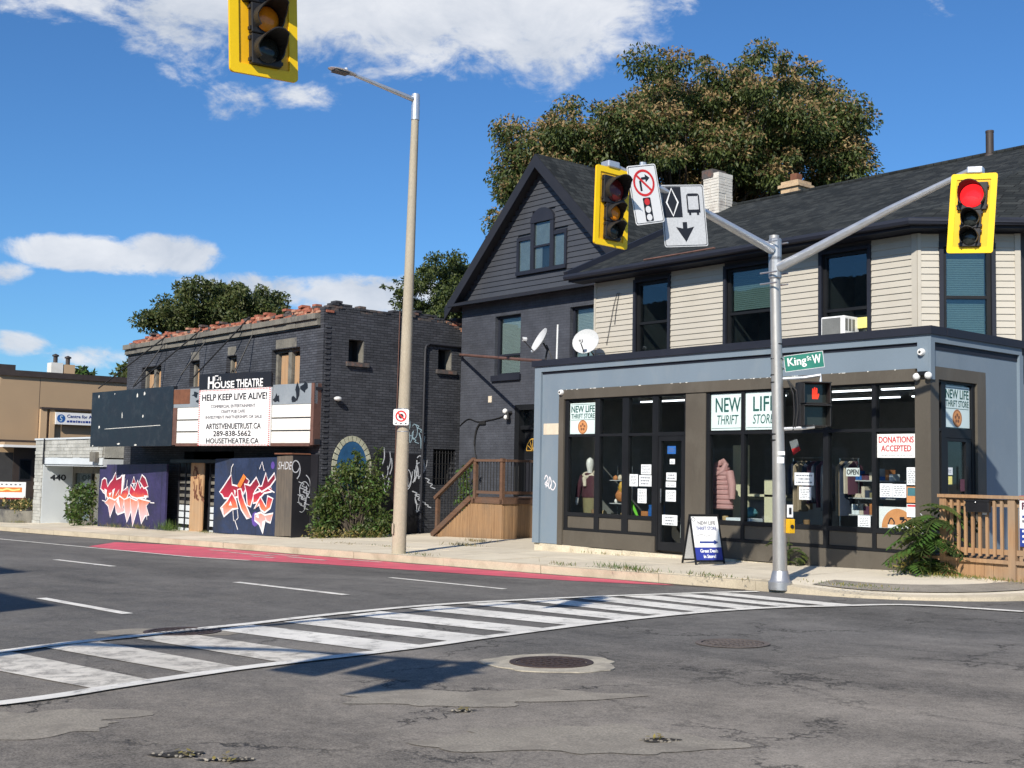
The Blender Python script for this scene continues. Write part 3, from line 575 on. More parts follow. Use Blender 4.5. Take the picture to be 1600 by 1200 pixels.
for (x0, x1, y0, y1) in [(-26.7, -24.3, 16.16, 18.2), (-24.28, -21.5, 16.16, 18.3), (-21.48, -18.35, 16.16, 18.2), (-22.1, -18.35, 18.22, 20.2), (-26.3, -24.9, 18.25, 20.2)]:
    piece('paving_slab', random.choice(['concrete', 'concrete_c', 'concrete_b']), fore, SWF, x0, x1, y0, y1, -0.08, random.uniform(-0.004, 0.006))
sheet('side_yard', [[(-60, 16.4), (-26.8, 16.4), (-26.8, 60), (-60, 60)]], lambda x, y: sw(x, 16.4), 'earth', -0.02)
sheet('south_pavement', strip(-120, -8.5, -6, -2.6), lambda x, y: rz(x) + 0.13, 'concrete', 0.0)
kb = bpy.data.objects.new('kerb', None); COL.objects.link(kb); kb['kind'] = 'structure'
x = -75.0
while x < -10.7:
    x1 = min(x + random.uniform(2.6, 3.1), -10.6); fr = Fr((0, 0, 0.01 + 0.022 * 9.9), (1, 0, 0.022), (0, 1, 0), (-0.022, 0, 1)); j = random.uniform(-0.012, 0.012)
    piece('kerbstone', 'kerb_concrete', kb, fr, x + 0.008, x1 - 0.008, 13.25 + j, 13.41, -0.1, 0.135 + random.uniform(-0.012, 0.006)); x = x1
mb = MB(); seg = KERB[2:15]; inn = kin[2:15]
for q in range(len(seg) - 1):
    (xa, ya), (xb, yb), (xc, yc), (xd, yd) = seg[q], seg[q + 1], inn[q + 1], inn[q]
    mb.add([(xa, ya, rz(xa) - .1), (xb, yb, rz(xb) - .1), (xb, yb, sw(xb, yb) - .002 - DROP[q + 1]), (xa, ya, sw(xa, ya) - .002 - DROP[q]), (xd, yd, cz(xd, yd) + .004), (xc, yc, cz(xc, yc) + .004)], [(0, 1, 2, 3), (3, 2, 5, 4)])
mb.build('kerbstone', 'kerb_concrete', kb)
s1_, s2_ = offs(KERB, 0.30), offs(KERB, 0.85)
sheet('asphalt_strip', [[s1_[i], s1_[i + 1], s2_[i + 1], s2_[i]] for i in range(3, 12)], cz, 'asphalt_patch', 0.014)
gl = [(x_, 13.245) for x_ in np.arange(-60, -10.5, .25)]; rg_ = random.Random(31); mbg = MB(); wds = [0.05 + .09 * abs(math.sin(k * .37) * math.sin(k * .113 + 1)) + rg_.uniform(0, .04) for k in range(len(gl))]
for k in range(len(gl) - 1): mbg.add([(gl[k][0], gl[k][1] - wds[k], rz(gl[k][0]) + .0075), (gl[k + 1][0], gl[k + 1][1] - wds[k + 1], rz(gl[k + 1][0]) + .0075), (gl[k + 1][0], gl[k + 1][1], rz(gl[k + 1][0]) + .0075), (gl[k][0], gl[k][1], rz(gl[k][0]) + .0075)], [(0, 1, 2, 3)])
o = mbg.build('gutter', 'gutter_dirt'); o['kind'] = 'structure'

# painted markings
sheet('bus_lane_paint', [[(-28.9, 11.1), (-27.0, 10.98), (-25.6, 10.98), (-23.1, 11.02), (-21.1, 11.3), (-19.4, 11.72), (-17.6, 11.97), (-16.0, 12.15), (-14.6, 12.32), (-13.4, 12.52), (-12.5, 12.8), (-11.9, 13.06), (-12.3, 13.17), (-13.4, 13.20), (-16, 13.24), (-28.0, 13.24), (-31, 12.6)]], RZ, 'red_paint', 0.005)
mb = MB()
for (xx_, yy_, ln, a) in [(-24.2, 12.4, 1.9, 0.0), (-23.2, 12.75, 1.2, 0.06), (-21.9, 12.5, 1.6, -0.05), (-20.6, 12.9, 1.4, 0.03), (-22.6, 12.05, 1.0, 0.0), (-25.6, 12.6, 1.0, 0.0)]:
    mb.ribbon(WX, [(xx_, yy_), (xx_ + ln, yy_ + a * ln)], 0.11, 0); 
mb.v = [(a, b, rz(a) + 0.010) for a, b, c in mb.v]; o = mb.build('bus_lane_symbol', 'white_paint_worn'); o['kind'] = 'structure'
def stroke(name, pts, wd, m, dz):
    mb = MB().ribbon(WX, pts, wd, 0); mb.v = [(a, b, rz(a) + dz) for a, b, c in mb.v]; o = mb.build(name, m); o['kind'] = 'structure'; return o
for (a, b, wd) in [((-15.03, 5.22), (-12.55, 5.27), 0.13), ((-16.1, 8.36), (-13.25, 8.42), 0.13), ((-23.5, 8.40), (-20.8, 8.44), 0.13), ((-15.6, 10.70), (-12.8, 10.66), 0.10), ((-24.4, 5.2), (-21.4, 5.2), 0.13), ((-33, 8.4), (-30.0, 8.4), 0.13)]: stroke('lane_dash', [a, b], wd, 'white_paint', 0.006)
stroke('edge_line', [(-60, 10.9), (-34.5, 10.86), (-28.28, 10.86), (-22.9, 10.9), (-21.1, 11.22)], 0.11, 'white_paint', 0.010)
cw = bpy.data.objects.new('crosswalk', None); COL.objects.link(cw); cw['kind'] = 'structure'
near = [(-7.60, 1.6), (-7.67, 2.45), (-7.74, 2.86), (-7.85, 3.2), (-8.03, 3.87), (-8.15, 4.42), (-8.34, 5.93), (-8.55, 6.92), (-8.80, 8.29), (-8.91, 9.25), (-8.95, 10.4), (-8.80, 11.4), (-8.50, 12.1), (-8.22, 12.75), (-7.85, 13.02), (-7.48, 13.10), (-6.8, 13.2)]
far = [(-9.7, 1.6), (-9.9, 2.4), (-10.14, 3.22), (-10.36, 3.81), (-10.53, 4.58), (-10.72, 5.22), (-10.85, 5.84), (-11.05, 6.5), (-11.25, 7.35), (-11.40, 8.4), (-11.33, 9.57), (-11.12, 10.77), (-10.84, 11.85), (-10.54, 12.77), (-10.4, 13.05)]
for nm, l, wd, m in (('border_line', near, 0.15, 'white_paint'), ('border_line', far, 0.15, 'white_paint')):
    mb = MB().ribbon(WX, curve_pts(l, 4), wd, 0); mb.v = [(a, b, rz(a) + 0.012) for a, b, c in mb.v]; mb.build(nm, m, cw)
ST = [[(-9.85, 2.0), (-9.95, 2.45), (-7.75, 2.3), (-7.7, 1.85)], [(-9.95, 2.72), (-10.2, 3.28), (-8.03, 3.55), (-7.84, 3.12)], [(-10.25, 3.60), (-10.42, 4.10), (-8.14, 4.32), (-8.06, 3.92)], [(-10.38, 4.45), (-10.55, 4.95), (-8.32, 5.22), (-8.24, 4.68)], [(-10.6, 5.30), (-10.78, 5.78), (-8.42, 6.15), (-8.34, 5.64)], [(-10.82, 6.15), (-10.97, 6.65), (-8.6, 7.01), (-8.52, 6.50)],
      [(-11.02, 7.05), (-11.18, 7.55), (-8.76, 7.85), (-8.68, 7.38)], [(-11.22, 7.95), (-11.32, 8.46), (-8.9, 8.73), (-8.82, 8.22)], [(-11.33, 8.85), (-11.3, 9.35), (-8.95, 9.45), (-8.92, 8.99)], [(-11.25, 9.68), (-11.18, 10.15), (-8.98, 10.1), (-8.97, 9.66)], [(-11.1, 10.42), (-11.02, 10.88), (-8.95, 10.72), (-8.98, 10.28)], [(-10.98, 11.1), (-10.88, 11.52), (-8.82, 11.32), (-8.92, 10.95)], [(-10.82, 11.72), (-10.74, 12.06), (-8.66, 11.88), (-8.76, 11.55)], [(-10.68, 12.28), (-10.6, 12.62), (-8.4, 12.42), (-8.55, 12.08)]]
for k, p in enumerate(ST): sheet('stripe', [p], RZ, 'white_paint_worn' if k in (0, 2, 3, 1) else 'white_paint', 0.006, None, cw)
# patches, covers and holes in the old asphalt of the crossing
def blob(cx, cy, rx, ry, ang, n=64, jit=0.14, seed=1):
    rr = random.Random(seed); out = []; ph = [rr.uniform(0, 6.28) for _ in range(6)]
    for k in range(n):
        t = 2 * math.pi * k / n; q = 1 + jit * (.55 * math.sin(2 * t + ph[0]) + .45 * math.sin(3 * t + ph[1]) + .35 * math.sin(5 * t + ph[2]) + .22 * math.sin(9 * t + ph[3]) + .15 * math.sin(14 * t + ph[4])) + rr.uniform(-jit, jit) * .12; a, b = rx * math.cos(t) * q, ry * math.sin(t) * q; out.append((cx + a * math.cos(ang) - b * math.sin(ang), cy + a * math.sin(ang) + b * math.cos(ang)))
    return out
sheet('asphalt_patch', [blob(-4.72, 4.45, 0.66, 0.42, 0.85, seed=3, jit=.3)], RZ, 'asphalt_patch', 0.004)
sheet('asphalt_patch', [blob(-6.1, 4.85, 0.75, 0.36, 0.95, seed=4, jit=.35)], RZ, 'asphalt_patch', 0.004)
sheet('asphalt_patch', [blob(-7.0, 2.35, 0.7, 0.35, 0.9, seed=6, jit=.35)], RZ, 'asphalt_patch', 0.003)
sheet('asphalt_patch', [blob(-10.66, 4.85, 0.62, 0.34, 0.9, seed=7, jit=0.15)], RZ, 'asphalt_patch', 0.0032)
def cover(cx, cy, r, apron, label, iron='cast_iron'):
    z = rz(cx); t = thing('manhole_cover', (cx, cy, z), label, 'manhole cover', 'iron covers set in the road')
    sl = Fr((cx, cy, z), (1, 0, 0.022), (0, 1, 0), (0, 0, 1))
    if apron: MB().poly(sl, [(a - cx, b - cy) for a, b in blob(cx, cy, apron, apron * 0.92, 0.8, 64, 0.10, 5)], 0.002, 0.0095).build('concrete_collar', 'collar', t)
    MB().ring(sl, circle(0, 0, r + 0.05, 32), circle(0, 0, r, 32), 0.006, 0.017 if apron else 0.011).build('frame_ring', iron, t)
    MB().poly(sl, circle(0, 0, r - 0.008, 32), 0.0, 0.014 if apron else 0.006).build('lid', iron, t)
    mb = MB(); s = -r + 0.06
    while s < r - 0.03:
        h = math.sqrt(r * r - s * s) - 0.04; mb.box(sl, s, s + 0.028, -h, h, 0.0145, 0.020); s += 0.085
        if h > 0.1:
            q = -h + 0.03
            while q < h - 0.03: mb.box(sl, s - 0.05, s - 0.015, q, q + 0.02, 0.0145, 0.019); q += 0.06
    mb.v = [(x_, y_, z_ - (0 if apron else .007)) for x_, y_, z_ in mb.v]; mb.build('rib_pattern', iron, t)
cover(-6.96, 6.27, 0.27, 0.52, 'rusty round manhole cover with a pale concrete collar in mid crossing')
cover(-6.92, 8.34, 0.27, 0, 'low rusty manhole cover flush with dark asphalt towards the corner pole', 'worn_iron')
cover(-10.64, 5.0, 0.30, 0, 'dark manhole cover on the far edge line of the crosswalk')
for k, (cx, cy, rx, ry, an) in enumerate([(-5.66, 2.66, 0.13, 0.055, 0.9), (-5.40, 2.80, 0.11, 0.035, 0.9), (-4.43, 4.76, 0.09, 0.055, 0.8), (-5.75, 4.49, 0.07, 0.03, 0.9)]):
    h = sheet('pothole', [blob(cx, cy, rx, ry, an, 48, 0.34, 20 + k)], RZ, 'hole_dirt', 0.0075)
    mb = MB(); rr = random.Random(k)
    for _ in range(16):
        t_ = rr.uniform(0, 6.28); q = rr.uniform(0.5, 1.15); a, b = rx * math.cos(t_) * q, ry * math.sin(t_) * q; s_ = rr.uniform(0.004, 0.011)
        mb.ball((cx + a * math.cos(an) - b * math.sin(an), cy + a * math.sin(an) + b * math.cos(an), rz(cx) + 0.008), (s_, s_ * 1.2, s_ * 0.6), 6, 4, 0.25, rr)
    o = mb.build('broken_stone', 'asphalt_patch', h, kind='stuff'); n_ = 9; RSk = np.random.RandomState(k); pc = np.column_stack([cx + RSk.normal(0, rx * .35, n_), cy + RSk.normal(0, rx * .3, n_), np.full(n_, rz(cx) + .02)]); uu_ = np.column_stack([RSk.normal(size=n_), RSk.normal(size=n_), RSk.normal(0, .25, n_)]); uu_ /= np.linalg.norm(uu_, axis=1)[:, None]; ww_ = np.cross(uu_, [0, 0, 1.]); quads_obj('fallen_leaves', pc, uu_ * .018, ww_ * .011, RSk.randint(0, 2, n_), ['leaf_yellow', 'grass_dry'], h, 'stuff')
# ------------------------------------------------------------ the corner store
def wall(fr, a0, a1, b0, b1, c0, c1, holes):
    """a wall with real openings"""
    mb = MB(); es = sorted(set([a0, a1] + [e for h in holes for e in h[:2] if a0 < e < a1]))
    for l, r in zip(es[:-1], es[1:]):
        mid = (l + r) / 2; hs_ = sorted([h for h in holes if h[0] < mid < h[1]], key=lambda h: h[2]); b = b0
        for h in hs_:
            if h[2] > b: mb.box(fr, l, r, b, h[2], c0, c1)
            b = max(b, h[3])
        if b < b1: mb.box(fr, l, r, b, b1, c0, c1)
    return mb
def sash(parent, fr, a0, a1, b0, b1, cc=-0.06, fw_=0.06, m='black_frame', rail=0.48, blind=None, glass='house_glass', room=True, name='window'):
    mb = MB(); mb.box(fr, a0, a0 + fw_, b0, b1, cc - 0.05, cc + 0.03).box(fr, a1 - fw_, a1, b0, b1, cc - 0.05, cc + 0.03).box(fr, a0 + fw_, a1 - fw_, b0, b0 + fw_, cc - 0.05, cc + 0.032).box(fr, a0 + fw_, a1 - fw_, b1 - fw_, b1, cc - 0.05, cc + 0.032)
    zr = b0 + (b1 - b0) * rail
    if rail: mb.box(fr, a0 + fw_, a1 - fw_, zr - 0.025, zr + 0.025, cc - 0.045, cc + 0.034)
    wn = mb.build(name, m, parent)
    for (l, h) in ([(b0 + fw_, zr - 0.025), (zr + 0.025, b1 - fw_)] if rail else [(b0 + fw_, b1 - fw_)]): boxo('pane', glass, wn, fr, a0 + fw_, a1 - fw_, l, h, cc - 0.012, cc - 0.006)
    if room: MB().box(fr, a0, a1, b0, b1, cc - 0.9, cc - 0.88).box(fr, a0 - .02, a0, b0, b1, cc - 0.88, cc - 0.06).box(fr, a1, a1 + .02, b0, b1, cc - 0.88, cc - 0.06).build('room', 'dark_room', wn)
    if blind:
        lo, col = blind; mb = MB(); z = b1 - fw_
        while z > lo + 0.03: mb.box(fr, a0 + fw_ + 0.01, a1 - fw_ - 0.01, z - 0.034, z - 0.004, cc - 0.075, cc - 0.062); z -= 0.036
        mb.build('blind', col, wn)
    return wn
S = thing('corner_store', (-14.0, 16.6, 0.1), 'corner thrift shop with grey blue front, brown window frames and beige sided upper floor', 'building')
ZR = 3.64
mb = wall(SF, -18.34, -9.63, 0.17, ZR, -0.25, 0.0, [(-17.64, -9.80, -1, 3.17), (-9.80, -9.63, -1, 3.17)]); mb.build('front_wall', 'blue_stucco', S)
mb = MB().box(SF, -18.34, -18.15, 0.17, 3.66, 0.0, 0.05).box(SF, -18.15, -9.62, 3.55, 3.66, 0.0, 0.05).box(SF, -9.80, -9.62, 3.12, 3.55, 0.0, 0.052); mb.each('raised_border', 'blue_stucco', S)
MB().box(SF, -18.148, -9.802, 3.505, 3.548, 0.0, 0.012).build('shadow_strip', 'navy_trim', S)  # navy strip painting the dark reveal's shade beneath the raised border
mb = MB().box(SF, -18.40, -9.55, 3.66, 3.78, -0.35, 0.09).box(SE, 16.352, 18.75, 3.66, 3.782, -0.3, 0.085); mb.each('parapet_cap', 'navy_trim', S)
boxo('west_wall', 'blue_stucco', S, Fr((-18.34, 0, 0), (0, 1, 0), (0, 0, 1), (1, 0, 0)), 16.25, 20.2, -0.3, ZR + 0.02, 0.0, 0.2)
boxo('flat_roof', 'asphalt_dark', S, WX, -18.1, -9.9, 16.25, 17.45, 3.40, 3.58)
MB().box(SF, -17.64, -9.86, 2.985, 3.17, -0.18, 0.02).box(SF, -17.64, -17.50, 0.17, 2.985, -0.18, 0.022).each('window_surround', 'brown_panel', S)
MB().box(SF, -14.36, -13.90, 0.17, 2.985, -0.16, -0.005).build('middle_pier', 'brown_panel', S); MB().box(SF, -9.86, -9.605, 0.15, 3.12, -0.20, 0.024).build('corner_post', 'brown_panel', S)
# shop glazing: mullions, transom, sills, lower panels
bars = MB(); PX = [(-17.40, -16.66), (-16.53, -15.93), (-15.77, -15.17)]; PR = [(-13.82, -13.14), (-13.07, -12.40), (-12.30, -11.50), (-11.40, -10.62), (-10.55, -9.89)]
def grid(cols, left, right):
    es = [left] + [e for c in cols for e in c] + [right]
    for q in range(0, len(es), 2): bars.box(SF, es[q], es[q + 1], 0.50, 2.985, -0.12, -0.02)
    for (l, r) in cols:
        bars.box(SF, l, r, 2.25, 2.30, -0.118, -0.022).box(SF, l, r, 0.73, 0.80, -0.12, -0.018).box(SF, l, r, 2.955, 2.985, -0.118, -0.022)
    bars.box(SF, left, right, 0.455, 0.50, -0.12, -0.015)
grid(PX, -17.50, -15.07); grid(PR, -13.90, -9.865)
bars.box(SF, -15.07, -15.03, 0.2, 2.985, -0.12, -0.022).box(SF, -14.40, -14.362, 0.2, 2.985, -0.12, -0.022).box(SF, -15.03, -14.40, 2.24, 2.31, -0.12, -0.022).box(SF, -15.03, -14.40, 2.955, 2.985, -0.118, -0.022)
bars.each('window_bar', 'black_frame', S)
for (l, r) in PX + PR:
    boxo('window_pane', 'shop_glass', S, SF, l, r, 0.80, 2.25, -0.072, -0.064); boxo('transom_pane', 'shop_glass', S, SF, l, r, 2.30, 2.955, -0.072, -0.064)
    boxo('lower_panel', 'brown_panel', S, SF, l + .004, r - .004, 0.505, 0.725, -0.11, -0.035)
boxo('transom_pane', 'shop_glass', S, SF, -15.03, -14.40, 2.31, 2.955, -0.072, -0.064)
MB().box(SF, -17.50, -15.075, 0.165, 0.45, -0.12, -0.003).box(SF, -13.9, -9.862, 0.165, 0.45, -0.12, -0.003).each('base_panel', 'brown_panel', S)
d = MB().box(SF, -15.025, -14.955, 0.21, 2.235, -0.11, -0.03).box(SF, -14.475, -14.405, 0.21, 2.235, -0.11, -0.03).box(SF, -14.955, -14.475, 0.21, 0.36, -0.11, -0.03).box(SF, -14.955, -14.475, 2.15, 2.235, -0.11, -0.03).build('door', 'black_frame', S)
boxo('door_pane', 'shop_glass', d, SF, -14.955, -14.475, 0.36, 2.15, -0.072, -0.064); MB().tube([SF.P(-14.92, 1.05, 0.01), SF.P(-14.92, 1.3, 0.01)], 0.012).build('handle', 'chrome', d)
rr = random.Random(2); x = -18.32
while x < -9.65:
    l = rr.uniform(0.45, 1.1); x1 = min(x + l, -9.62)
    piece('foundation_block', 'foundation', S, SF, x, x1 - 0.006, -0.5, 0.155 + rr.uniform(-0.01, 0.008), -0.3, rr.uniform(0.0, 0.05)); x = x1
# east side
wall(SE, 16.251, 18.65, 0.0, ZR, -0.25, 0.0, [(16.02, 17.54, -1, 3.20)]).build('side_wall', 'blue_stucco', S)
MB().box(SE, 16.06, 18.62, 3.55, 3.66, 0.0, 0.05).box(SE, 15.952, 16.06, 3.0, 3.66, 0.0, 0.05).box(SE, 18.54, 18.66, 0.0, 3.55, 0.0, 0.05).each('raised_border', 'blue_stucco', S); MB().box(SE, 16.062, 18.538, 3.45, 3.548, 0.0, 0.012).build('shadow_strip', 'navy_trim', S)  # dark strip under the side border stands in for the reveal's shade
MB().box(SE, 16.07, 17.54, 3.015, 3.20, -0.2, 0.02).box(SE, 17.29, 17.54, 0.4, 3.015, -0.2, 0.022).each('window_surround', 'brown_panel', S)
MB().box(SE, 16.02, 16.10, 0.4, 3.015, -0.15, -0.02).box(SE, 16.34, 16.46, 0.4, 3.015, -0.15, -0.02).box(SE, 17.20, 17.29, 0.4, 3.015, -0.15, -0.02).box(SE, 16.46, 17.20, 2.17, 2.31, -0.14, -0.025).box(SE, 16.10, 16.34, 2.26, 2.31, -0.14, -0.025).box(SE, 16.10, 16.34, 0.4, 0.85, -0.14, -0.025).box(SE, 16.10, 17.20, 2.98, 3.015, -0.14, -0.025).each('window_bar', 'black_frame', S)
boxo('window_pane', 'shop_glass', S, SE, 16.10, 16.34, 0.85, 2.26, -0.07, -0.062); boxo('transom_pane', 'shop_glass', S, SE, 16.10, 16.34, 2.31, 2.98, -0.07, -0.062); boxo('transom_pane', 'shop_glass', S, SE, 16.46, 17.20, 2.31, 2.98, -0.07, -0.062)
d = MB().box(SE, 16.47, 16.53, 0.45, 2.165, -0.12, -0.03).box(SE, 17.04, 17.19, 0.45, 2.165, -0.12, -0.03).box(SE, 16.53, 17.04, 0.45, 0.7, -0.12, -0.03).box(SE, 16.53, 17.04, 2.12, 2.165, -0.12, -0.03).build('side_door', 'black_frame', S)
boxo('door_pane', 'shop_glass', d, SE, 16.53, 17.04, 0.70, 2.12, -0.07, -0.062); MB().tube([SE.P(17.0, 1.4, 0.02), SE.P(17.0, 1.75, 0.02)], 0.014).build('handle', 'black_frame', d)
# inside of the shop
mb = MB().box(WX, -18.1, -9.75, 16.15, 21.0, 0.15, 0.28); mb.build('shop_floor', 'shop_floor', S)
MB().box(WX, -18.1, -9.75, 16.26, 21.0, 3.06, 3.12).build('shop_ceiling', 'shop_ceiling', S); MB().box(WX, -18.1, -9.75, 21.0, 21.1, 0.2, 3.1).box(WX, -18.13, -18.05, 16.3, 21.0, 0.2, 3.1).box(WX, -9.82, -9.74, 17.6, 21.0, 0.2, 3.1).each('shop_wall', 'shop_wall', S)
MB().box(WX, -17.5, -15.2, 16.18, 16.95, 0.28, 0.70).box(WX, -13.85, -9.95, 16.18, 17.0, 0.28, 0.70).each('display_shelf', 'shop_floor', S)
for (x0, x1, y) in [(-17.0, -15.2, 17.6), (-14.9, -13.4, 17.6), (-12.6, -11.4, 17.3), (-11.3, -10.1, 17.3), (-13.6, -12.0, 19.0), (-11.8, -10.2, 19.0)]:
    lt = thing('ceiling_light', ((x0 + x1) / 2, y, 3.0), 'fluorescent tube light on the shop ceiling %s' % {-17.0: 'behind the first transom panes by the blue pier', -14.9: 'above the shop door transom', -12.6: 'behind the transom over the OPEN sign', -11.3: 'nearest the corner post', -13.6: 'in the back row behind the signal pole', -11.8: 'in the back row nearest the corner'}[x0], 'light', 'shop ceiling lights')
    boxo('housing', 'shelf_white', lt, WX, x0, x1, y - 0.06, y + 0.06, 3.01, 3.058); boxo('tube', 'tube_lit', lt, WX, x0 + 0.03, x1 - 0.03, y - 0.03, y + 0.03, 2.985, 3.009)
# upper floor: wall behind the siding, windows, boards
UW = [(-17.04, -16.16, 3.86, 5.40), (-14.70, -13.55, 3.86, 5.40), (-12.57, -11.65, 3.86, 5.40)]
wall(UP, -18.25, -10.74, 3.4, 5.62, -0.2, 0.0, UW).build('upper_wall', 'soffit', S)
wall(BAY, 0.0, 1.62, 3.4, 5.62, -0.2, 0.0, [(0.40, 1.15, 3.80, 5.30)]).build('bay_wall', 'soffit', S)
MB().box(WX, -18.25, -9.62, 18.7, 27, 3.4, 5.62).build('rear_wall', 'soffit', S)
def siding(fr, spans, z0, z1, h, m='beige_siding', proud=0.022):
    z = z0
    while z < z1 - 0.01:
        for (a, b) in spans: piece('siding_board', m, S, fr, a, b, z, min(z + h, z1), 0.0, proud, 'wedge')
        z += h
siding(UP, [(-18.2, -17.10), (-16.10, -14.76), (-13.49, -12.63), (-11.59, -10.83)], 3.72, 5.52, 0.1075); siding(BAY, [(0.05, 0.335), (1.215, 1.52)], 3.68, 5.52, 0.1075)
MB().box(UP, -10.83, -10.73, 3.6, 5.52, 0.0, 0.032).box(BAY, -0.005, 0.05, 3.6, 5.52, 0.0, 0.031).box(BAY, 1.52, 1.61, 3.6, 5.52, 0.0, 0.03).box(UP, -18.25, -18.2, 3.6, 5.52, 0, 0.03).each('corner_board', 'beige_siding', S)
for (a0, a1, b0, b1) in UW:
    MB().box(UP, a0 - 0.06, a0, b0, b1 + 0.06, -0.02, 0.05).box(UP, a1, a1 + 0.06, b0, b1 + 0.06, -0.02, 0.05).box(UP, a0, a1, b1, b1 + 0.06, -0.02, 0.05).each('window_trim', 'navy_trim', S)
sash(S, UP, *UW[0], blind=None, rail=0.46); sash(S, UP, *UW[1], blind=(4.62, 'blind_green'), rail=0.45); sash(S, UP, *UW[2], rail=0.36)
MB().box(BAY, 0.335, 0.40, 3.74, 5.36, -0.02, 0.05).box(BAY, 1.15, 1.215, 3.74, 5.36, -0.02, 0.05).box(BAY, 0.40, 1.15, 5.30, 5.36, -0.02, 0.05).box(BAY, 0.33, 1.3, 3.70, 3.80, -0.02, 0.06).each('window_trim', 'navy_trim', S)
sash(S, BAY, 0.40, 1.15, 3.80, 5.30, rail=0.46, blind=(3.9, 'blind_green'), glass='house_glass')
# roof, eaves and chimneys
E0, E1, E2, E3, G0, G1 = (-18.62, 17.08, 5.66), (-10.60, 17.08, 5.66), (-9.22, 18.46, 5.66), (-9.22, 27, 5.66), (-18.62, 22.0, 7.89), (-9.6, 22.0, 7.89)
mb = MB().add([E0, E1, G1, G0], [(0, 1, 2, 3)]).add([E1, E2, G1], [(0, 1, 2)]).add([E2, E3, (-9.6, 27, 7.4), G1], [(0, 1, 2, 3)]).add([G0, G1, (-9.6, 27, 5.6), (-18.62, 27, 5.6)], [(0, 1, 2, 3)]).build('roof', 'shingles', S)
lo = 0.13
MB().add([E0, E1, (E1[0], E1[1], E1[2] - lo), (E0[0], E0[1], E0[2] - lo)], [(3, 2, 1, 0)]).add([E1, E2, (E2[0], E2[1], E2[2] - lo), (E1[0], E1[1], E1[2] - lo)], [(3, 2, 1, 0)]).add([E2, E3, (E3[0], E3[1], E3[2] - lo), (E2[0], E2[1], E2[2] - lo)], [(3, 2, 1, 0)]).add([(E0[0], E0[1], 5.54), (E1[0], E1[1], 5.54), (-10.74, 17.5, 5.54), (-18.62, 17.5, 5.54)], [(0, 3, 2, 1)]).add([(E1[0], E1[1], 5.54), (E2[0], E2[1], 5.54), (-9.6, 18.64, 5.54), (-10.74, 17.5, 5.54)], [(0, 3, 2, 1)]).build('eave', 'navy_trim', S)
gp = [(-18.66, 17.02, 5.63), (-10.575, 17.02, 5.63), (-9.16, 18.435, 5.63), (-9.16, 26, 5.63)]
MB().tube(gp, 0.065, 8).build('gutter', 'navy_trim', S)
MB().tube([(-18.66, 17.05, 5.70), (-18.66, 22.0, 7.95)], 0.09, 4).build('rake_board', 'navy_trim', S); MB().tube([(-18.6, 22.0, 7.9), (-9.6, 22.0, 7.9)], 0.045, 6).build('ridge_cap', 'shingles', S)
MB().tube([(-16.4, 17.03, 5.73), (-14.6, 17.03, 5.73)], 0.018, 5).build('rusty_gutter_lip', 'rusty_steel', S)
c1 = Fr((-18.78, 21.49, 0), (1, 0, 0), (0, 0, 1), (0, -1, 0)); ch = MB().box(c1, 0, 0.45, 6.8, 8.52, -0.5, 0).build('chimney', 'painted_brick_white', S)
ch['label'] = 'chimney of flaking white painted brick'
for r_ in range(22):
    z = 7.05 + r_ * 0.068
    for c in range(2):
        if z > 8.5: break
        piece('brick', 'painted_brick_white', ch, c1, c * 0.225 + (0.0 if r_ % 2 else 0.0), c * 0.225 + 0.215, z, z + 0.058, 0.0, 0.006 + random.uniform(0, 0.01)); piece('brick', 'painted_brick_white', ch, Fr((-18.33, 21.49, 0), (0, 1, 0), (0, 0, 1), (1, 0, 0)), c * 0.25, c * 0.25 + 0.24, z, z + 0.058, 0.0, 0.004 + random.uniform(0, 0.012))
MB().box(c1, -0.03, 0.30, 8.52, 8.72, -0.45, 0.03).build('broken_cap', 'sooty_brick', ch); MB().box(c1, 0.30, 0.46, 8.52, 8.62, -0.5, 0.0).build('broken_cap', 'painted_brick_white', ch)
c2 = Fr((-17.24, 22.4, 0), (1, 0, 0), (0, 0, 1), (0, -1, 0)); ch = MB().box(c2, 0, 0.48, 7.2, 8.18, -0.5, 0).box(c2, -0.05, 0.53, 8.18, 8.25, -0.55, 0.05).box(c2, 0.0, 0.48, 8.25, 8.33, -0.5, 0.0).build('chimney', 'buff_brick', S); boxo('flue', 'rust', ch, c2, 0.16, 0.34, 8.33, 8.52, -0.34, -0.14)
MB().lathe((-11.92, 22.0, 7.7), (0, 0, 1), [(0.13, 0), (0.10, 0.18), (0.075, 0.2), (0.075, 0.62), (0.08, 0.62), (0.08, 0.66), (0.0, 0.66)], 14).build('vent_pipe', 'brown_cap', S, smooth=True)
MB().box(WX, -11.0, -10.4, 22.2, 22.6, 7.85, 8.08).build('roof_vent', 'black_frame', S)
rr = random.Random(41); mb = MB()
for k in range(34):
    a = rr.uniform(-17.6, -9.95); l = rr.uniform(.008, .05); mb.box(SF, a, a + l, 3.163 + rr.uniform(-.004, .002), 3.163 + rr.uniform(.004, .011), 0.0, .0235)
mb.build('flaked_paint', 'white_board', S, kind='stuff')
boxo('repair_patch', 'cream_patch', S, SF, -18.10, -17.655, 2.30, 2.52, 0.0, 0.006)
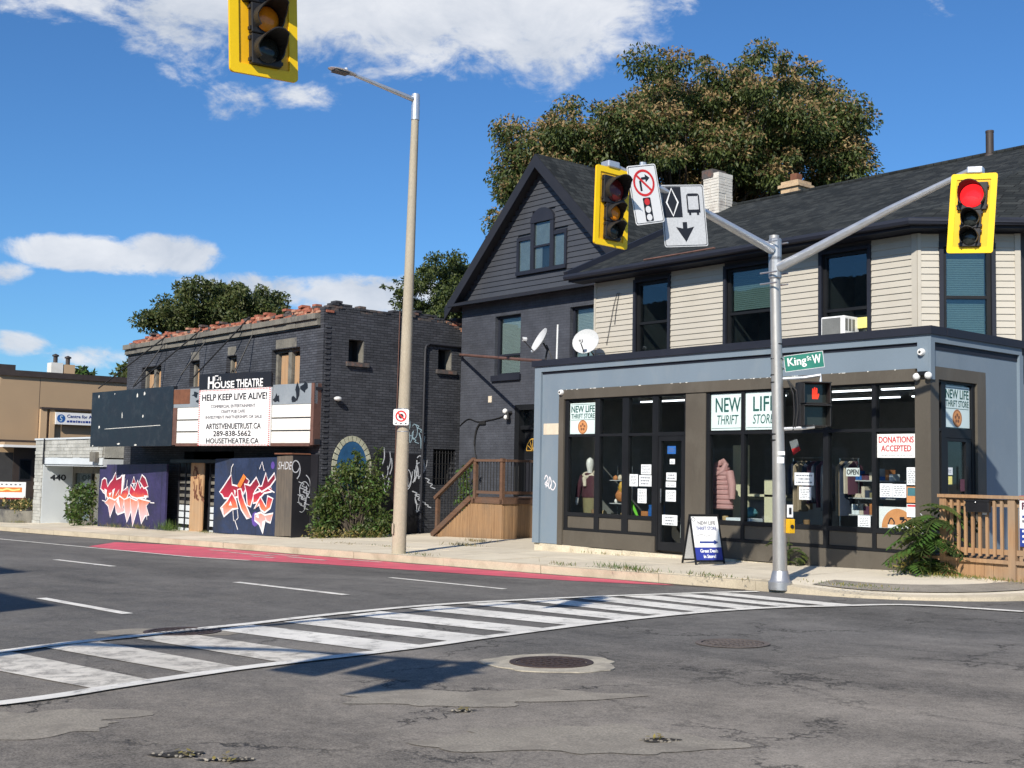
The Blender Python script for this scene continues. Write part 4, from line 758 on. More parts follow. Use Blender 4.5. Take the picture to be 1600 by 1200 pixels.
# store signs in the windows
def poster(name, fr, a0, a1, b0, b1, c, m, label, cat='sign', group=None, th=0.006):
    t = thing(name, fr.P((a0 + a1) / 2, b0, c), label, cat, group); boxo('panel', m, t, fr, a0, a1, b0, b1, c, c + th); return t
CG = -0.058
def newlife(fr, a0, a1, b0, b1, label):
    p = poster('window_sign', fr, a0, a1, b0, b1, CG, 'sign_pale', label, 'sign', 'shop name signs in the windows'); w_ = a1 - a0; h = b1 - b0; c = CG + 0.0075
    lettering(p, fr, 'NEW LIFE', a0 + .05 * w_, a1 - .04 * w_, b0 + .70 * h, b0 + .91 * h, c, 'ink_green', 0.004); lettering(p, fr, 'THRIFT STORE', a0 + .05 * w_, a1 - .04 * w_, b0 + .50 * h, b0 + .655 * h, c, 'ink_green', 0.002)
    mb = MB().ribbon(fr, [(a0 + .04 * w_, b0 + .455 * h), (a1 - .04 * w_, b0 + .455 * h)], 0.008, c).ribbon(fr, [(a0 + .04 * w_, b0 + .955 * h), (a1 - .04 * w_, b0 + .955 * h)], 0.008, c); mb.each('rule', 'ink_green', p)
    cx, cy, r_ = a0 + .5 * w_, b0 + .225 * h, .19 * w_
    MB().poly(fr, circle(cx, cy, r_), c).build('emblem', 'orange_print', p); mb = MB().ring(fr, circle(cx, cy, r_ * 0.93), circle(cx, cy, r_ * 0.86), c + 0.0005, c + 0.001)
    for k in range(5):
        t_ = k * 1.2566 + 0.3; mb.poly(fr, circle(cx + .38 * r_ * math.cos(t_), cy + .38 * r_ * math.sin(t_), .2 * r_, 8), c + 0.0008)
    mb.build('emblem_mark', 'brown_print', p); return p
newlife(SF, -17.385, -16.675, 2.305, 2.90, 'pale NEW LIFE THRIFT STORE sign with round emblem in the leftmost transom pane')
newlife(SE, 16.48, 17.185, 2.33, 2.95, 'pale NEW LIFE THRIFT STORE sign with round emblem over the side door')
for (l, r, a, b, lab) in ((-13.815, -13.145, 'NEW', 'THRIFT', 'pale NEW THRIFT half sign in the transom right of the brown pier'), (-13.065, -12.405, 'LIFE', 'STORE', 'pale LIFE STORE half sign in the transom behind the signal pole')):
    p = poster('window_sign', SF, l, r, 2.32, 2.94, CG, 'sign_pale', lab, 'sign', 'shop name signs in the windows'); c = CG + 0.0075
    lettering(p, SF, a, l + .10 if a == 'NEW' else l + .16, r - .03, 2.63, 2.87, c, 'ink_green', 0.004); lettering(p, SF, b, l + .12 if b == 'THRIFT' else l + .15, r - .06 - .03, 2.42, 2.575, c, 'ink_green', 0.001, 0.12)
    MB().ribbon(SF, [(l + .01, 2.355), (r - .01, 2.355)], 0.008, c).build('rule', 'ink_green', p)
p = poster('window_sign', SF, -10.545, -9.895, 1.86, 2.215, CG, 'sign_white', 'white DONATIONS ACCEPTED sign in the corner window'); lettering(p, SF, 'DONATIONS', -10.515, -9.93, 2.085, 2.175, CG + .0075, 'ink_red', 0.003); lettering(p, SF, 'ACCEPTED', -10.475, -9.97, 1.955, 2.045, CG + .0075, 'ink_red', 0.003); lettering(p, SF, '10AM-4PM MONDAY - FRI  OR SAT TO 4 PM', -10.48, -9.95, 1.885, 1.908, CG + .0075, 'ink_grey')
p = poster('window_sign', SF, -11.18, -10.94, 1.575, 1.705, CG - 0.12, 'sign_white', 'small white OPEN sign hanging inside the shop window'); lettering(p, SF, 'OPEN', -11.165, -10.955, 1.60, 1.68, CG - .1125, 'ink', 0.003); MB().ribbon(SF, [(-11.16, 1.705), (-11.06, 1.86), (-10.96, 1.705)], 0.006, CG - .115).build('cord', 'ink_grey', p)
def paper(fr, a0, a1, b0, b1, label, big=None, m='paper'):
    p = poster('paper_notice', fr, a0, a1, b0, b1, CG, m, label, 'notice', 'paper notices taped inside the shop glass', 0.003); mb = MB(); y = b1 - 0.035; rr = random.Random(int(a0 * 1000) + int(b0 * 977))
    w_ = a1 - a0
    while y > b0 + 0.025:
        l = rr.uniform(0.5, 0.85) * w_; cx = (a0 + a1) / 2; h = 0.022 if big else 0.009
        q = cx - l / 2
        while q < cx + l / 2 - 0.012: e = min(q + rr.uniform(0.018, 0.06), cx + l / 2); mb.box(fr, q, e, y - h, y, CG + 0.0035, CG + 0.0042); q = e + 0.012
        y -= h * 2.1 + 0.008
    mb.build('print_lines', 'paper_text' if big else 'ink_grey', p); return p
paper(SF, -15.47, -15.22, 1.55, 1.73, 'upper notice on the third shop window from the blue pier'); paper(SF, -15.76, -15.55, 1.33, 1.55, 'left notice on the third shop window beside the green toy'); paper(SF, -15.52, -15.21, 1.335, 1.535, 'notice with bold print beside the shop door', True); paper(SF, -15.55, -15.33, 1.03, 1.29, 'tall pale notice low beside the shop door')
for (b0, b1, l, r, lab, big) in [(1.92, 2.06, -14.83, -14.63, 'small dark blue sticker square at the top of the shop door glass', False), (1.74, 1.83, -14.77, -14.65, 'tiny square label in the shop door glass', False), (1.45, 1.59, -14.85, -14.61, 'topmost wide paper on the shop door glass', True), (1.33, 1.43, -14.86, -14.62, 'narrow paper strip on the shop door glass', False), (1.08, 1.28, -14.86, -14.62, 'square paper in the middle of the shop door glass', False), (0.66, 0.84, -14.94, -14.58, 'large low paper on the shop door glass', True)]:
    paper(SF, l, r, b0, b1, lab, big, 'sign_teal_blue' if 'sticker' in lab else 'paper')
paper(SF, -12.07, -11.70, 1.42, 1.62, 'bold notice in front of the clothes rack', True); paper(SF, -11.98, -11.75, 1.19, 1.395, 'smaller notice below the bold one at the clothes rack')
paper(SF, -10.505, -10.29, 1.27, 1.475, 'left of two pale notices under the DONATIONS sign', ); paper(SF, -10.285, -10.06, 1.27, 1.47, 'right of two pale notices under the DONATIONS sign'); paper(SF, -10.05, -9.895, 1.46, 1.72, 'narrow notice at the right edge of the corner window'); paper(SF, -10.89, -10.67, 0.81, 0.98, 'notice low in the window left of the orange poster')
paper(SE, 16.11, 16.33, 1.45, 1.70, 'notice on the narrow pane left of the side door'); paper(SE, 16.11, 16.33, 1.18, 1.42, 'lower notice on the narrow pane left of the side door'); paper(SE, 16.54, 16.70, 1.62, 1.73, 'notice near the top of the stickers on the side door')
p = poster('window_sign', SF, -10.05, -9.895, 1.20, 1.435, CG, 'orange_print', 'small orange and teal picture notice in the corner window'); boxo('picture', 'cloth_teal', p, SF, -10.035, -9.91, 1.30, 1.42, CG + .0065, CG + .0075)
p = poster('window_sign', SF, -10.05, -9.895, 0.99, 1.18, CG, 'paper', 'pink topped notice above the orange poster'); boxo('heading', 'ink_red', p, SF, -10.04, -9.905, 1.14, 1.17, CG + .0065, CG + .007)
p = poster('window_sign', SF, -10.53, -9.90, 0.81, 1.13, CG - 0.02, 'sign_white', 'white poster with a large orange disc and drawn hands'); c = CG - 0.0125
MB().poly(SF, [(-10.215 + .27 * math.cos(R(t_)), 0.815 + .29 * math.sin(R(t_))) for t_ in range(0, 181, 10)], c).build('disc', 'orange_print', p)
MB().ribbon(SF, curve_pts([(-10.38, 0.84), (-10.33, 0.96), (-10.27, 0.90), (-10.30, 0.84)]), 0.02, c + .001).ribbon(SF, curve_pts([(-10.15, 0.90), (-10.08, 0.95), (-10.03, 0.86)]), 0.02, c + .001).ribbon(SF, [(-10.18, .96), (-10.1, .96)], .05, c + .001).build('drawing', 'ink', p); boxo('strip', 'sign_white', p, SF, -10.38, -10.02, 0.815, 0.865, c + .0012, c + .002)
p = poster('window_sign', SE, 16.55, 16.68, 1.48, 1.60, CG, 'foam_yellow', 'yellow sticker on the side door glass'); p = poster('window_sign', SE, 16.92, 17.03, 1.38, 1.56, CG, 'cloth_wine', 'dark red notice at the right edge of the side door')
MB().ribbon(SF, curve_pts([(-18.05, 1.42), (-18.0, 1.50), (-17.95, 1.42), (-18.03, 1.33), (-17.93, 1.30), (-17.90, 1.47), (-17.84, 1.35), (-17.86, 1.25), (-17.78, 1.22), (-17.72, 1.32), (-17.80, 1.40)]), 0.022, 0.003).ribbon(SF, curve_pts([(-18.0, 1.26), (-17.97, 1.36), (-17.90, 1.24), (-17.86, 1.32)]), 0.02, 0.0034).build('graffiti_tag', 'spray_white', S)
MB().ribbon(SF, curve_pts([(-9.78, 1.05), (-9.74, 1.0), (-9.77, 0.93), (-9.73, 0.9), (-9.77, .84), (-9.73, .8), (-9.77, .74)]), 0.012, 0.0265).build('graffiti_tag', 'spray_tag', S)
# ------------------------------------------------------------ dark gabled house
H = thing('gabled_house', (-23.3, 21.0, -0.1), 'tall dark painted brick house with steep black gable', 'house')
HW = [(-24.95, -23.90, 4.10, 5.68), (-22.02, -20.95, 4.10, 5.66), (-24.04, -22.85, 0.95, 3.30)]
wall(HF, -26.4, -18.4, -0.5, 6.15, -0.3, 0.0, HW).build('front_wall', 'house_brick', H)
MB().box(WX, -26.4, -26.1, 20.57, 30, -0.5, 6.15).box(WX, -26.1, -18.4, 29.7, 30, -0.5, 6.15).build('side_wall', 'house_brick_side', H)
AX_, AZ, SL = -23.06, 9.56, 0.975
def rakex(z, off=0.0): return (AZ - off - z) / SL
# gable siding, one board at a time, around the triple window
MB().poly(HF, [(AX_ - rakex(6.1, 0.1), 6.1), (AX_ + rakex(6.1, .1), 6.1), (AX_, AZ - 0.1)], -0.25, -0.02).build('gable_wall', 'gable_siding', H)
z = 6.22; GH = 0.138
while z < 9.2:
    hw = rakex(z + GH * 0.5, 0.10); xs = [(AX_ - hw, AX_ + hw)]
    for (l, r, b, t) in ((-24.06, -22.14, 6.66, 7.66), (-23.50, -22.62, 7.66, 8.28)):
        if z + GH > b + .02 and z < t - .02: xs = [q for (a, c) in xs for q in ((a, min(c, l)), (max(a, r), c)) if q[1] - q[0] > 0.05]
    for (a, c) in xs: piece('siding_board', 'gable_siding', H, HF, a, c, z, z + GH, 0.0, 0.028, 'wedge')
    z += GH
gw = MB().box(HF, -24.06, -22.14, 6.66, 6.76, 0.0, 0.09).box(HF, -24.06, -23.98, 6.76, 7.66, 0, 0.06).box(HF, -22.22, -22.14, 6.76, 7.66, 0, 0.06).box(HF, -23.98, -23.50, 7.56, 7.66, 0, 0.06).box(HF, -22.62, -22.22, 7.56, 7.66, 0, 0.06).box(HF, -23.50, -23.37, 6.76, 7.96, 0, 0.07).box(HF, -22.75, -22.62, 6.76, 7.96, 0, 0.07).poly(HF, [(-23.06 + .45 * math.cos(R(t_)), 7.962 + 0.36 * math.sin(R(t_))) for t_ in range(180, -1, -15)], 0, 0.085).box(HF, -23.37, -22.75, 7.32, 7.37, 0, 0.055).build('gable_window', 'navy_trim', H)
for (a, b, l, h, m) in ((-23.98, -23.50, 6.76, 7.56, 'house_glass'), (-22.62, -22.22, 6.76, 7.56, 'house_glass'), (-23.37, -22.75, 6.76, 7.32, 'house_glass'), (-23.37, -22.75, 7.37, 8.02, 'house_glass')):
    boxo('pane', m, gw, HF, a, b, l, h, 0.018, 0.024); boxo('curtain', 'curtain', gw, HF, a, a + (b - a) * (0.45 if l > 6 and h < 7.4 else 0.9), l, h, 0.0, 0.006)
# roof slopes, rake boards, ledge
RF, RB = 19.96, 30.2
for s in (-1, 1):
    ex, ez = AX_ + s * 3.68, AZ + 0.12 - 3.68 * SL
    MB().add([(ex, RF, ez), (ex, RB, ez), (AX_, RB, AZ + .12), (AX_, RF, AZ + .12), (ex, RF, ez - .1), (ex, RB, ez - .1), (AX_, RB, AZ), (AX_, RF, AZ)], [(0, 1, 2, 3) if s < 0 else (3, 2, 1, 0), (7, 6, 5, 4) if s < 0 else (4, 5, 6, 7), (0, 3, 7, 4), (0, 4, 5, 1)]).build('roof_slope', 'shingles_side', H)
    f = Fr((AX_, 19.94, 0), (1, 0, 0), (0, 0, 1), (0, -1, 0)); MB().poly(f, [(0, AZ + .10), (s * 3.70, AZ + .10 - 3.70 * SL), (s * 3.70, AZ - .24 - 3.70 * SL), (0, AZ - .24)], -0.04, 0.02).build('rake_board', 'dark_trim', H)
    MB().poly(f, [(0, AZ - .02), (s * 3.65, AZ - .02 - 3.65 * SL), (s * 3.65, AZ - .06 - 3.65 * SL), (0, AZ - .06)], -0.4, -0.04).build('soffit', 'soffit', H)
L0 = Fr((0, 0, 0), (1, 0, 0), (0, -0.96, -0.28), (0, -0.28, 0.96)); MB().add([(-26.6, 20.3, 6.24), (-19.4, 20.3, 6.24), (-19.4, 19.9, 6.12), (-26.6, 19.9, 6.12), (-26.6, 20.3, 6.10), (-19.4, 20.3, 6.10), (-19.4, 19.9, 6.05), (-26.6, 19.9, 6.05)], [(3, 2, 1, 0), (4, 5, 6, 7), (2, 3, 7, 6), (3, 0, 4, 7)]).build('pent_ledge', 'dark_trim', H)
sash(H, HF, -24.95, -23.90, 4.10, 5.68, cc=-0.14, m='navy_trim', rail=0.34, blind=(4.15, 'blind_white')); sash(H, HF, -22.02, -20.95, 4.10, 5.66, cc=-0.14, m='navy_trim', rail=0.34, blind=(4.15, 'blind_white'))
MB().box(HF, -25.02, -23.85, 3.95, 4.10, -0.1, 0.07).build('window_sill', 'navy_trim', H); MB().box(HF, -22.08, -20.9, 3.95, 4.10, -0.1, 0.07).build('window_sill', 'navy_trim', H)
dr = MB().box(HF, -24.04, -23.86, 0.95, 3.30, -0.22, 0.03).box(HF, -23.86, -22.85, 3.16, 3.30, -0.22, 0.03).box(HF, -23.86, -22.85, 2.66, 2.76, -0.22, -0.02).box(HF, -23.80, -22.85, 0.95, 2.62, -0.2, -0.12).build('door', 'black_frame', H)
for (a, b) in ((-23.74, -23.50), (-23.42, -23.18)): boxo('panel', 'dark_trim', dr, HF, a, b, 1.05, 1.9, -0.12, -0.105)
boxo('pane', 'house_glass', dr, HF, -23.86, -22.85, 2.76, 3.16, -0.15, -0.144)
mb = MB()
for t_ in range(0, 181, 30): mb.ribbon(HF, [(-23.46, 2.12), (-23.46 + .24 * math.cos(R(t_)), 2.12 + .3 * math.sin(R(t_)))], 0.02, -0.1)
mb.ribbon(HF, [(-23.46 + .24 * math.cos(R(t_)), 2.12 + .3 * math.sin(R(t_))) for t_ in range(0, 181, 15)], 0.03, -0.0995); mb.build('fanlight', 'toy_gold', dr)
boxo('wall_plate', 'cream_patch', H, HF, -25.17, -25.03, 3.40, 3.57, 0.0, 0.012)
fl = thing('floodlight', HF.P(-24.3, 3.05, 0.1), 'twin white floodlight with dark bracket beside the house door', 'light'); MB().ball(HF.P(-24.36, 3.14, 0.09), 0.07, 10, 8).ball(HF.P(-24.27, 2.98, 0.13), 0.065, 10, 8).each('lamp', 'lamp_white', fl, True); MB().tube([HF.P(-24.2, 3.1, 0.0), HF.P(-24.24, 3.1, 0.1), HF.P(-24.2, 2.92, 0.12)], 0.045).build('bracket', 'cable', fl)
cb = thing('wall_cable', HF.P(-25.5, 2.6, 0.02), 'black cable looping down the dark house wall', 'cable'); MB().tube([HF.P(*p, 0.02) for p in curve_pts([(-26.38, 2.80), (-26.0, 2.98), (-25.6, 2.90), (-25.2, 2.92), (-24.7, 2.98), (-24.3, 3.08)])], 0.014, 6).build('wire', 'cable', cb); MB().tube([HF.P(*p, 0.02) for p in curve_pts([(-25.45, 2.88), (-25.62, 2.70), (-25.70, 2.4), (-25.68, 2.1), (-25.58, 1.85)])], [0.03] * 15 + [0.018] * 10, 6).build('loop', 'cable', cb); boxo('junction_box', 'cable', cb, HF, -25.5, -25.25, 2.82, 2.9, 0, 0.05)

# ------------------------------------------------------------ derelict theatre
T = thing('theatre_building', (-33.0, 17.0, -0.4), 'derelict dark painted brick theatre with crumbling red brick parapet', 'building')
TW = [(-38.02, -36.52, 3.95, 4.74), (-34.46, -33.80, 3.95, 4.74), (-32.08, -31.44, 3.95, 4.74), (-29.41, -27.90, 3.70, 4.74)]
wall(TF, -39.2, -27.052, -1.0, 5.55, -0.3, 0.0, TW + [(-34.6, -31.4, -1.0, 2.0)]).build('front_wall', 'theatre_brick', T)
EW = [(16.86, 17.34, 4.33, 4.92), (19.74, 20.22, 4.33, 4.90), (19.65, 20.42, 1.18, 2.16)]
wall(TE, 16.1, 27, -1.0, 5.62, -0.3, 0.0, EW).build('side_wall', 'theatre_brick_side', T)
boxo('flat_roof', 'asphalt_dark', T, WX, -39.2, -27.05, 16.4, 27, 5.0, 5.15)
boxo('rear_wall', 'theatre_brick', T, WX, -39.2, -26.75, 27.002, 27.3, -1, 5.6); boxo('west_wall', 'theatre_brick_side', T, WX, -39.2, -38.9, 16.41, 27, -1, 5.6)
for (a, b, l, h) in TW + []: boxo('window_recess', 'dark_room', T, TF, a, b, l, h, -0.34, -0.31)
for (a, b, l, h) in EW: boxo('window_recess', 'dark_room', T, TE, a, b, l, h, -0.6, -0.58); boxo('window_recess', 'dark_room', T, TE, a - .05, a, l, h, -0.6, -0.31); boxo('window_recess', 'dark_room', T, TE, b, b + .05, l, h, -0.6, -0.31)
for (a, b, n) in ((-38.02, -36.52, 2), (-34.46, -33.80, 1), (-32.08, -31.44, 1), (-29.41, -27.90, 2)):
    l0 = 3.95 if n == 1 or a < -35 else 3.70; wn = MB().box(TF, a, a + 0.11, l0, 4.74, -0.28, -0.14).box(TF, b - 0.06, b, l0, 4.74, -0.28, -0.14)
    mids = [(a + 0.16, b - .10)] if n == 1 else [(a + 0.2, a + 0.68), (a + 0.92, b - 0.1)]
    if n == 2: wn.box(TF, a + .70, a + .88, l0, 4.74, -0.28, -0.12)
    wn.box(TF, a + .11, b - .06, 4.66, 4.74, -0.28, -0.15)
    wn = wn.build('window', 'weathered_stone', T)
    for (p, q) in mids: boxo('boarding', 'raw_board', wn, TF, p, q, l0, 4.74 - random.uniform(0.12, 0.25), -0.27, -0.2)
for (a, b, l, h) in EW[:2]:
    piece('window_sill', 'sooty_brick', T, TE, a - .07, b + .12, l - .11, l, -0.02, 0.08); boxo('window_jamb', 'weathered_stone', T, TE, b - 0.03, b - .002, l, h, -0.3, -0.02)
bw_ = MB()
for k in range(8): bw_.tube([TE.P(19.70 + k * .1, 1.2, -0.04), TE.P(19.70 + k * .1, 2.14, -0.04)], 0.012, 5)
for zz_ in (1.35, 1.75, 2.05): bw_.tube([TE.P(19.66, zz_, -0.04), TE.P(20.41, zz_, -0.04)], 0.012, 5)
bw_.build('window_bars', 'cable', T)
# cornice stones, then the broken brick courses on top of the front
rr = random.Random(5); x = -39.25
while x < -26.95:
    x1 = min(x + rr.uniform(0.5, 1.3), -26.92); piece('cornice_stone', 'weathered_stone', T, TF, x, x1 - .008, 5.23, 5.38, -0.1, 0.09 + rr.uniform(-.01, .015)); piece('cornice_stone', 'weathered_stone', T, TF, x, x1 - .01, 5.39, 5.54 + rr.uniform(-.02, .01), -0.1, 0.16 + rr.uniform(-.02, .02)); x = x1
MB().box(TF, -39.25, -26.9, 5.19, 5.225, 0.0, 0.05).build('cornice_line', 'black_frame', T)
for r_, (z, keep) in enumerate(((5.555, 1.0), (5.622, 0.95), (5.689, 0.55), (5.756, 0.12))):
    x = -39.1 + (r_ % 2) * 0.11
    while x < -26.85:
        if rr.random() < keep and not (r_ >= 2 and x < -38.0):
            piece('brick', rr.choice(['red_brick', 'red_brick', 'red_brick_b', 'sooty_brick']), T, TF, x, x + 0.2, z, z + 0.06, -0.26 + rr.uniform(-.03, .05), 0.0 + rr.uniform(-0.06, 0.03), 'box', rr.uniform(-0.012, 0.012) + (rr.uniform(-.2, .2) if r_ == 3 else 0))
        x += 0.21
MB().box(TF, -39.1, -26.9, 5.5, 5.72, -0.28, -0.12).build('parapet_core', 'sooty_brick', T)
# ragged top of the side wall
for r_ in range(5):
    y = 16.12 + (r_ % 2) * .11
    while y < 22:
        top = 5.86 + 0.03 * math.sin(y * 3.1) + (0.0 if y < 16.7 else -0.06) + (0.04 if y > 18 else 0)
        z = 5.625 + r_ * 0.067
        if z + .06 < top + rr.uniform(-.05, .03): piece('brick', rr.choice(['sooty_brick', 'theatre_brick_side', 'theatre_brick_side']), T, TE, y, y + .2, z, z + .06, -0.26, rr.uniform(-.03, .006), 'box', rr.uniform(-.02, .02))
        y += .21
mb = MB()
rr2 = random.Random(8)
for k in range(60):
    y, z = rr2.uniform(19.9, 21.2), rr2.uniform(5.25, 5.66)
    if (y - 19.9) * 0.35 + z > 5.62: piece('bare_brick', rr2.choice(['red_brick', 'red_brick_b', 'sooty_brick']), T, TE, y, y + .17, z, z + .055, -0.02, rr2.uniform(0.002, 0.014))

z = -0.2
while z < 5.2: piece('quoin', 'theatre_brick_side', T, TE, 16.16, 16.30, z, z + 0.058, 0.0, 0.022); z += 0.134
MB().tube([TE.P(20.6, 5.0, 0.05), TE.P(19.40, 5.0, 0.05), TE.P(19.30, 4.94, 0.05), TE.P(19.27, 4.85, 0.05), TE.P(19.24, -0.1, 0.05)], 0.035, 8).build('drain_pipe', 'dark_trim', T, True)
MB().tube([TE.P(18.42, 5.8, 0.02), TE.P(18.38, 0, 0.02)], 0.012, 5).build('conduit', 'rusty_steel', T)
wl = thing('wall_light', TE.P(16.5, 3.3, 0.1), 'round white wall lamp on the theatre side wall near the marquee', 'light'); MB().ball(TE.P(16.52, 3.35, 0.10), (0.09, 0.11, 0.06), 12, 8).build('lamp', 'lamp_white', wl, True); MB().tube([TE.P(16.52, 3.33, 0.0), TE.P(16.52, 3.33, 0.1)], 0.03).build('bracket', 'cable', wl)
# oval mural of blue tiles with a pale rim on the side wall
ov = thing('oval_mural', TE.P(17.05, 1.1, 0.02), 'oval blue mural with pale green rim on the theatre side wall behind the bush', 'mural')
MB().poly(TE, circle(17.05, 1.62, 0.46, 32, 0.66), 0.0, 0.012).build('centre', 'oval_blue', ov)
for k in range(28):
    t0, t1 = 2 * math.pi * k / 28 + .02, 2 * math.pi * (k + 1) / 28 - .02
    MB().poly(TE, [(17.05 + r0 * math.cos(t_), 1.62 + r1 * math.sin(t_)) for (r0, r1, t_) in ((.46, .66, t0), (.46, .66, t1), (.60, .80, t1), (.60, .80, t0))], 0.0, 0.02).build('rim_tile', 'oval_rim', ov)
# scrawls of spray paint on the side wall
def scrawl(name, fr, box_, m, seed, n, wd, c, parent):
    a0, a1, b0, b1 = box_; r_ = random.Random(seed); mb = MB()
    for q in range(n):
        cx, cy = r_.uniform(a0, a1), r_.uniform(b0, b1); s = r_.uniform(0.12, 0.26); kind_ = r_.randrange(4)
        if kind_ == 0: pts = [(cx + s * .6 * math.cos(t_ * .7 + q), cy + s * math.sin(t_ * .7 + q) + .02 * t_) for t_ in range(11)]
        elif kind_ == 1: pts = [(cx + s * .5 * ((t_ % 2) - .5) + .05 * t_, cy + s * (.6 - .25 * t_)) for t_ in range(6)]
        elif kind_ == 2: pts = [(cx - s * .3, cy + s), (cx, cy + s * .2), (cx + s * .1, cy - s), (cx + s * .5, cy - s * .2), (cx + s * .6, cy + s * .6)]
        else: pts = [(cx, cy + s * 1.4), (cx + .02, cy), (cx - s * .25, cy - s * 1.1)]
        mb.ribbon(fr, curve_pts(pts, 5), wd * r_.uniform(.6, 1.2), c + q * 0.0003)
    return mb.build(name, m, parent)
scrawl('graffiti_tag', TE, (18.0, 19.2, 1.2, 2.0), 'spray_tag', 3, 9, 0.03, 0.004, T); scrawl('graffiti_tag', TE, (18.75, 19.25, 2.35, 2.85), 'spray_tag_blue', 4, 6, 0.03, 0.004, T); scrawl('graffiti_tag', TE, (18.7, 19.5, 0.5, 2.0), 'spray_tag', 6, 9, 0.028, 0.008, T); scrawl('graffiti_tag', TE, (18.4, 18.9, 1.4, 1.9), 'spray_tag_blue', 9, 5, 0.03, 0.012, T)
boxo('dark_dado', 'sign_black', T, TE, 17.75, 19.2, -0.5, 2.0, 0.0, 0.003)
# grey tarnish squares above some windows
for (a, b) in ((-32.0, -31.5), (-34.4, -33.85), (-29.2, -28.1)): boxo('plaster_patch', 'weathered_stone', T, TF, a, b, 4.76, 5.0, 0.0, 0.004)
# tie rods that hold the marquee
RODS = ['leftmost long slanting tie rod of the theatre marquee', 'second long slanting tie rod, between the two left windows', 'rightmost long slanting tie rod ending behind the black sign header', 'leftmost short upright rod behind the black marquee face', 'upright rod between the two narrow theatre windows', 'upright rod between the narrow and the large boarded window']
for k_, (p, q) in enumerate((((-36.0, 16.0, 5.62), (-38.3, 14.8, 4.0)), ((-33.6, 16.0, 5.62), (-35.9, 14.95, 3.95)), ((-30.6, 16.0, 5.72), (-32.5, 15.3, 4.1)), ((-36.1, 16.05, 5.5), (-36.0, 15.0, 4.0)), ((-33.3, 16.05, 5.3), (-33.35, 15.3, 4.2)), ((-30.4, 16.05, 5.3), (-30.5, 15.5, 4.0)))):
    rod = thing('tie_rod', q, RODS[k_], 'rod', 'tie rods holding the marquee'); MB().tube([p, q], 0.022, 6).build('rod', 'cable', rod); MB().ball(p, 0.04, 8, 6).build('anchor', 'cable', rod)
# ------------------------------------------------------------ marquee
A, B, Cc = Vector((-37.8, 14.42, 0)), Vector((-32.5, 14.72, 0)), Vector((-26.72, 15.86, 0))
def facade(p, q): u = (q - p).normalized(); return Fr(p, u, (0, 0, 1), (u.y, -u.x, 0)), (q - p).length
FA, LA = facade(A, B); FB, LB = facade(B, Cc)
MQ = thing('marquee', (-32.4, 15.5, 2.1), 'old theatre marquee with black left face and blank white letter strips', 'marquee')
MB().poly(WX, [(A.x, A.y + .05), (B.x, B.y + .05), (Cc.x, Cc.y + .05), (Cc.x, 16.08), (A.x, 16.08)], 2.16, 2.30).poly(WX, [(A.x, A.y + .05), (B.x, B.y + .05), (Cc.x, Cc.y + .05), (Cc.x, 16.08), (A.x, 16.08)], 3.55, 3.62).each('frame', 'dark_trim', MQ)
boxo('black_face', 'marquee_black', MQ, FA, 0, LA, 2.12, 3.82, -0.12, 0.0)
mb = MB()
for (a, b, w_, h) in [(0.5, 3.68, .08, .1), (1.6, 3.72, .05, .06), (3.1, 3.62, .1, .14), (3.55, 3.66, .12, .12), (2.15, 3.05, .05, .2), (3.5, 3.0, .09, .1), (0.6, 2.72, .1, .1), (2.0, 2.2, .2, .06), (3.1, 2.16, .2, .06), (0.2, 2.15, .08, .05)]: mb.poly(FA, [(a + .5 * w_ * math.cos(t_) * random.uniform(.6, 1.2), b + .5 * h * math.sin(t_) * random.uniform(.6, 1.2)) for t_ in [k * .785 for k in range(8)]], 0.003)
mb.ribbon(FA, [(1.0, 2.66), (4.6, 2.72)], 0.015, 0.003); mb.each('flaked_paint', 'white_board', MQ)
boxo('grey_header', 'marquee_grey', MQ, FB, 0, LB, 3.20, 3.72, -0.12, -0.02); boxo('rust_stain', 'rust', MQ, FB, 0.0, 0.75, 3.3, 3.715, -0.02, -0.015)
mb = MB()
for (a, b, w_, h, n, sd) in [(1.0, 3.55, .35, .2, 9, 1), (1.15, 3.36, .3, .12, 9, 2), (4.45, 3.36, .3, .3, 9, 3), (5.25, 3.52, .25, .5, 11, 4), (5.5, 3.6, .3, .3, 9, 5), (5.1, 3.32, .25, .2, 8, 6), (1.7, 3.4, .15, .1, 8, 7)]:
    r_ = random.Random(sd); mb.poly(FB, [(a + .5 * w_ * math.cos(6.283 * k / n) * r_.uniform(.35, 1.2), b + .5 * h * math.sin(6.283 * k / n) * r_.uniform(.35, 1.2)) for k in range(n)], -0.014 + sd * .0004)
mb.each('flaked_paint', 'marquee_black', MQ)
for k, (b0, b1) in enumerate(((2.20, 2.50), (2.535, 2.83), (2.865, 3.19))):
    for (a0, a1) in ((0.2, 3.0), (3.01, LB - 0.12)): piece('letter_strip', 'white_board', MQ, FB, a0, a1, b0, b1, -0.1, -0.015)
MB().box(FB, 0.0, 0.18, 2.15, 3.2, -0.12, -0.01).box(FB, LB - .11, LB, 2.15, 3.72, -0.3, 0.0).box(FB, 0.19, LB - .12, 2.12, 2.195, -0.12, 0.01).each('edge_trim', 'rusty_steel', MQ)
MB().box(FB, 0.1, LB - .1, 2.505, 2.53, -0.1, -0.03).box(FB, 0.1, LB - .1, 2.835, 2.86, -0.1, -0.03).each('rail', 'black_frame', MQ)
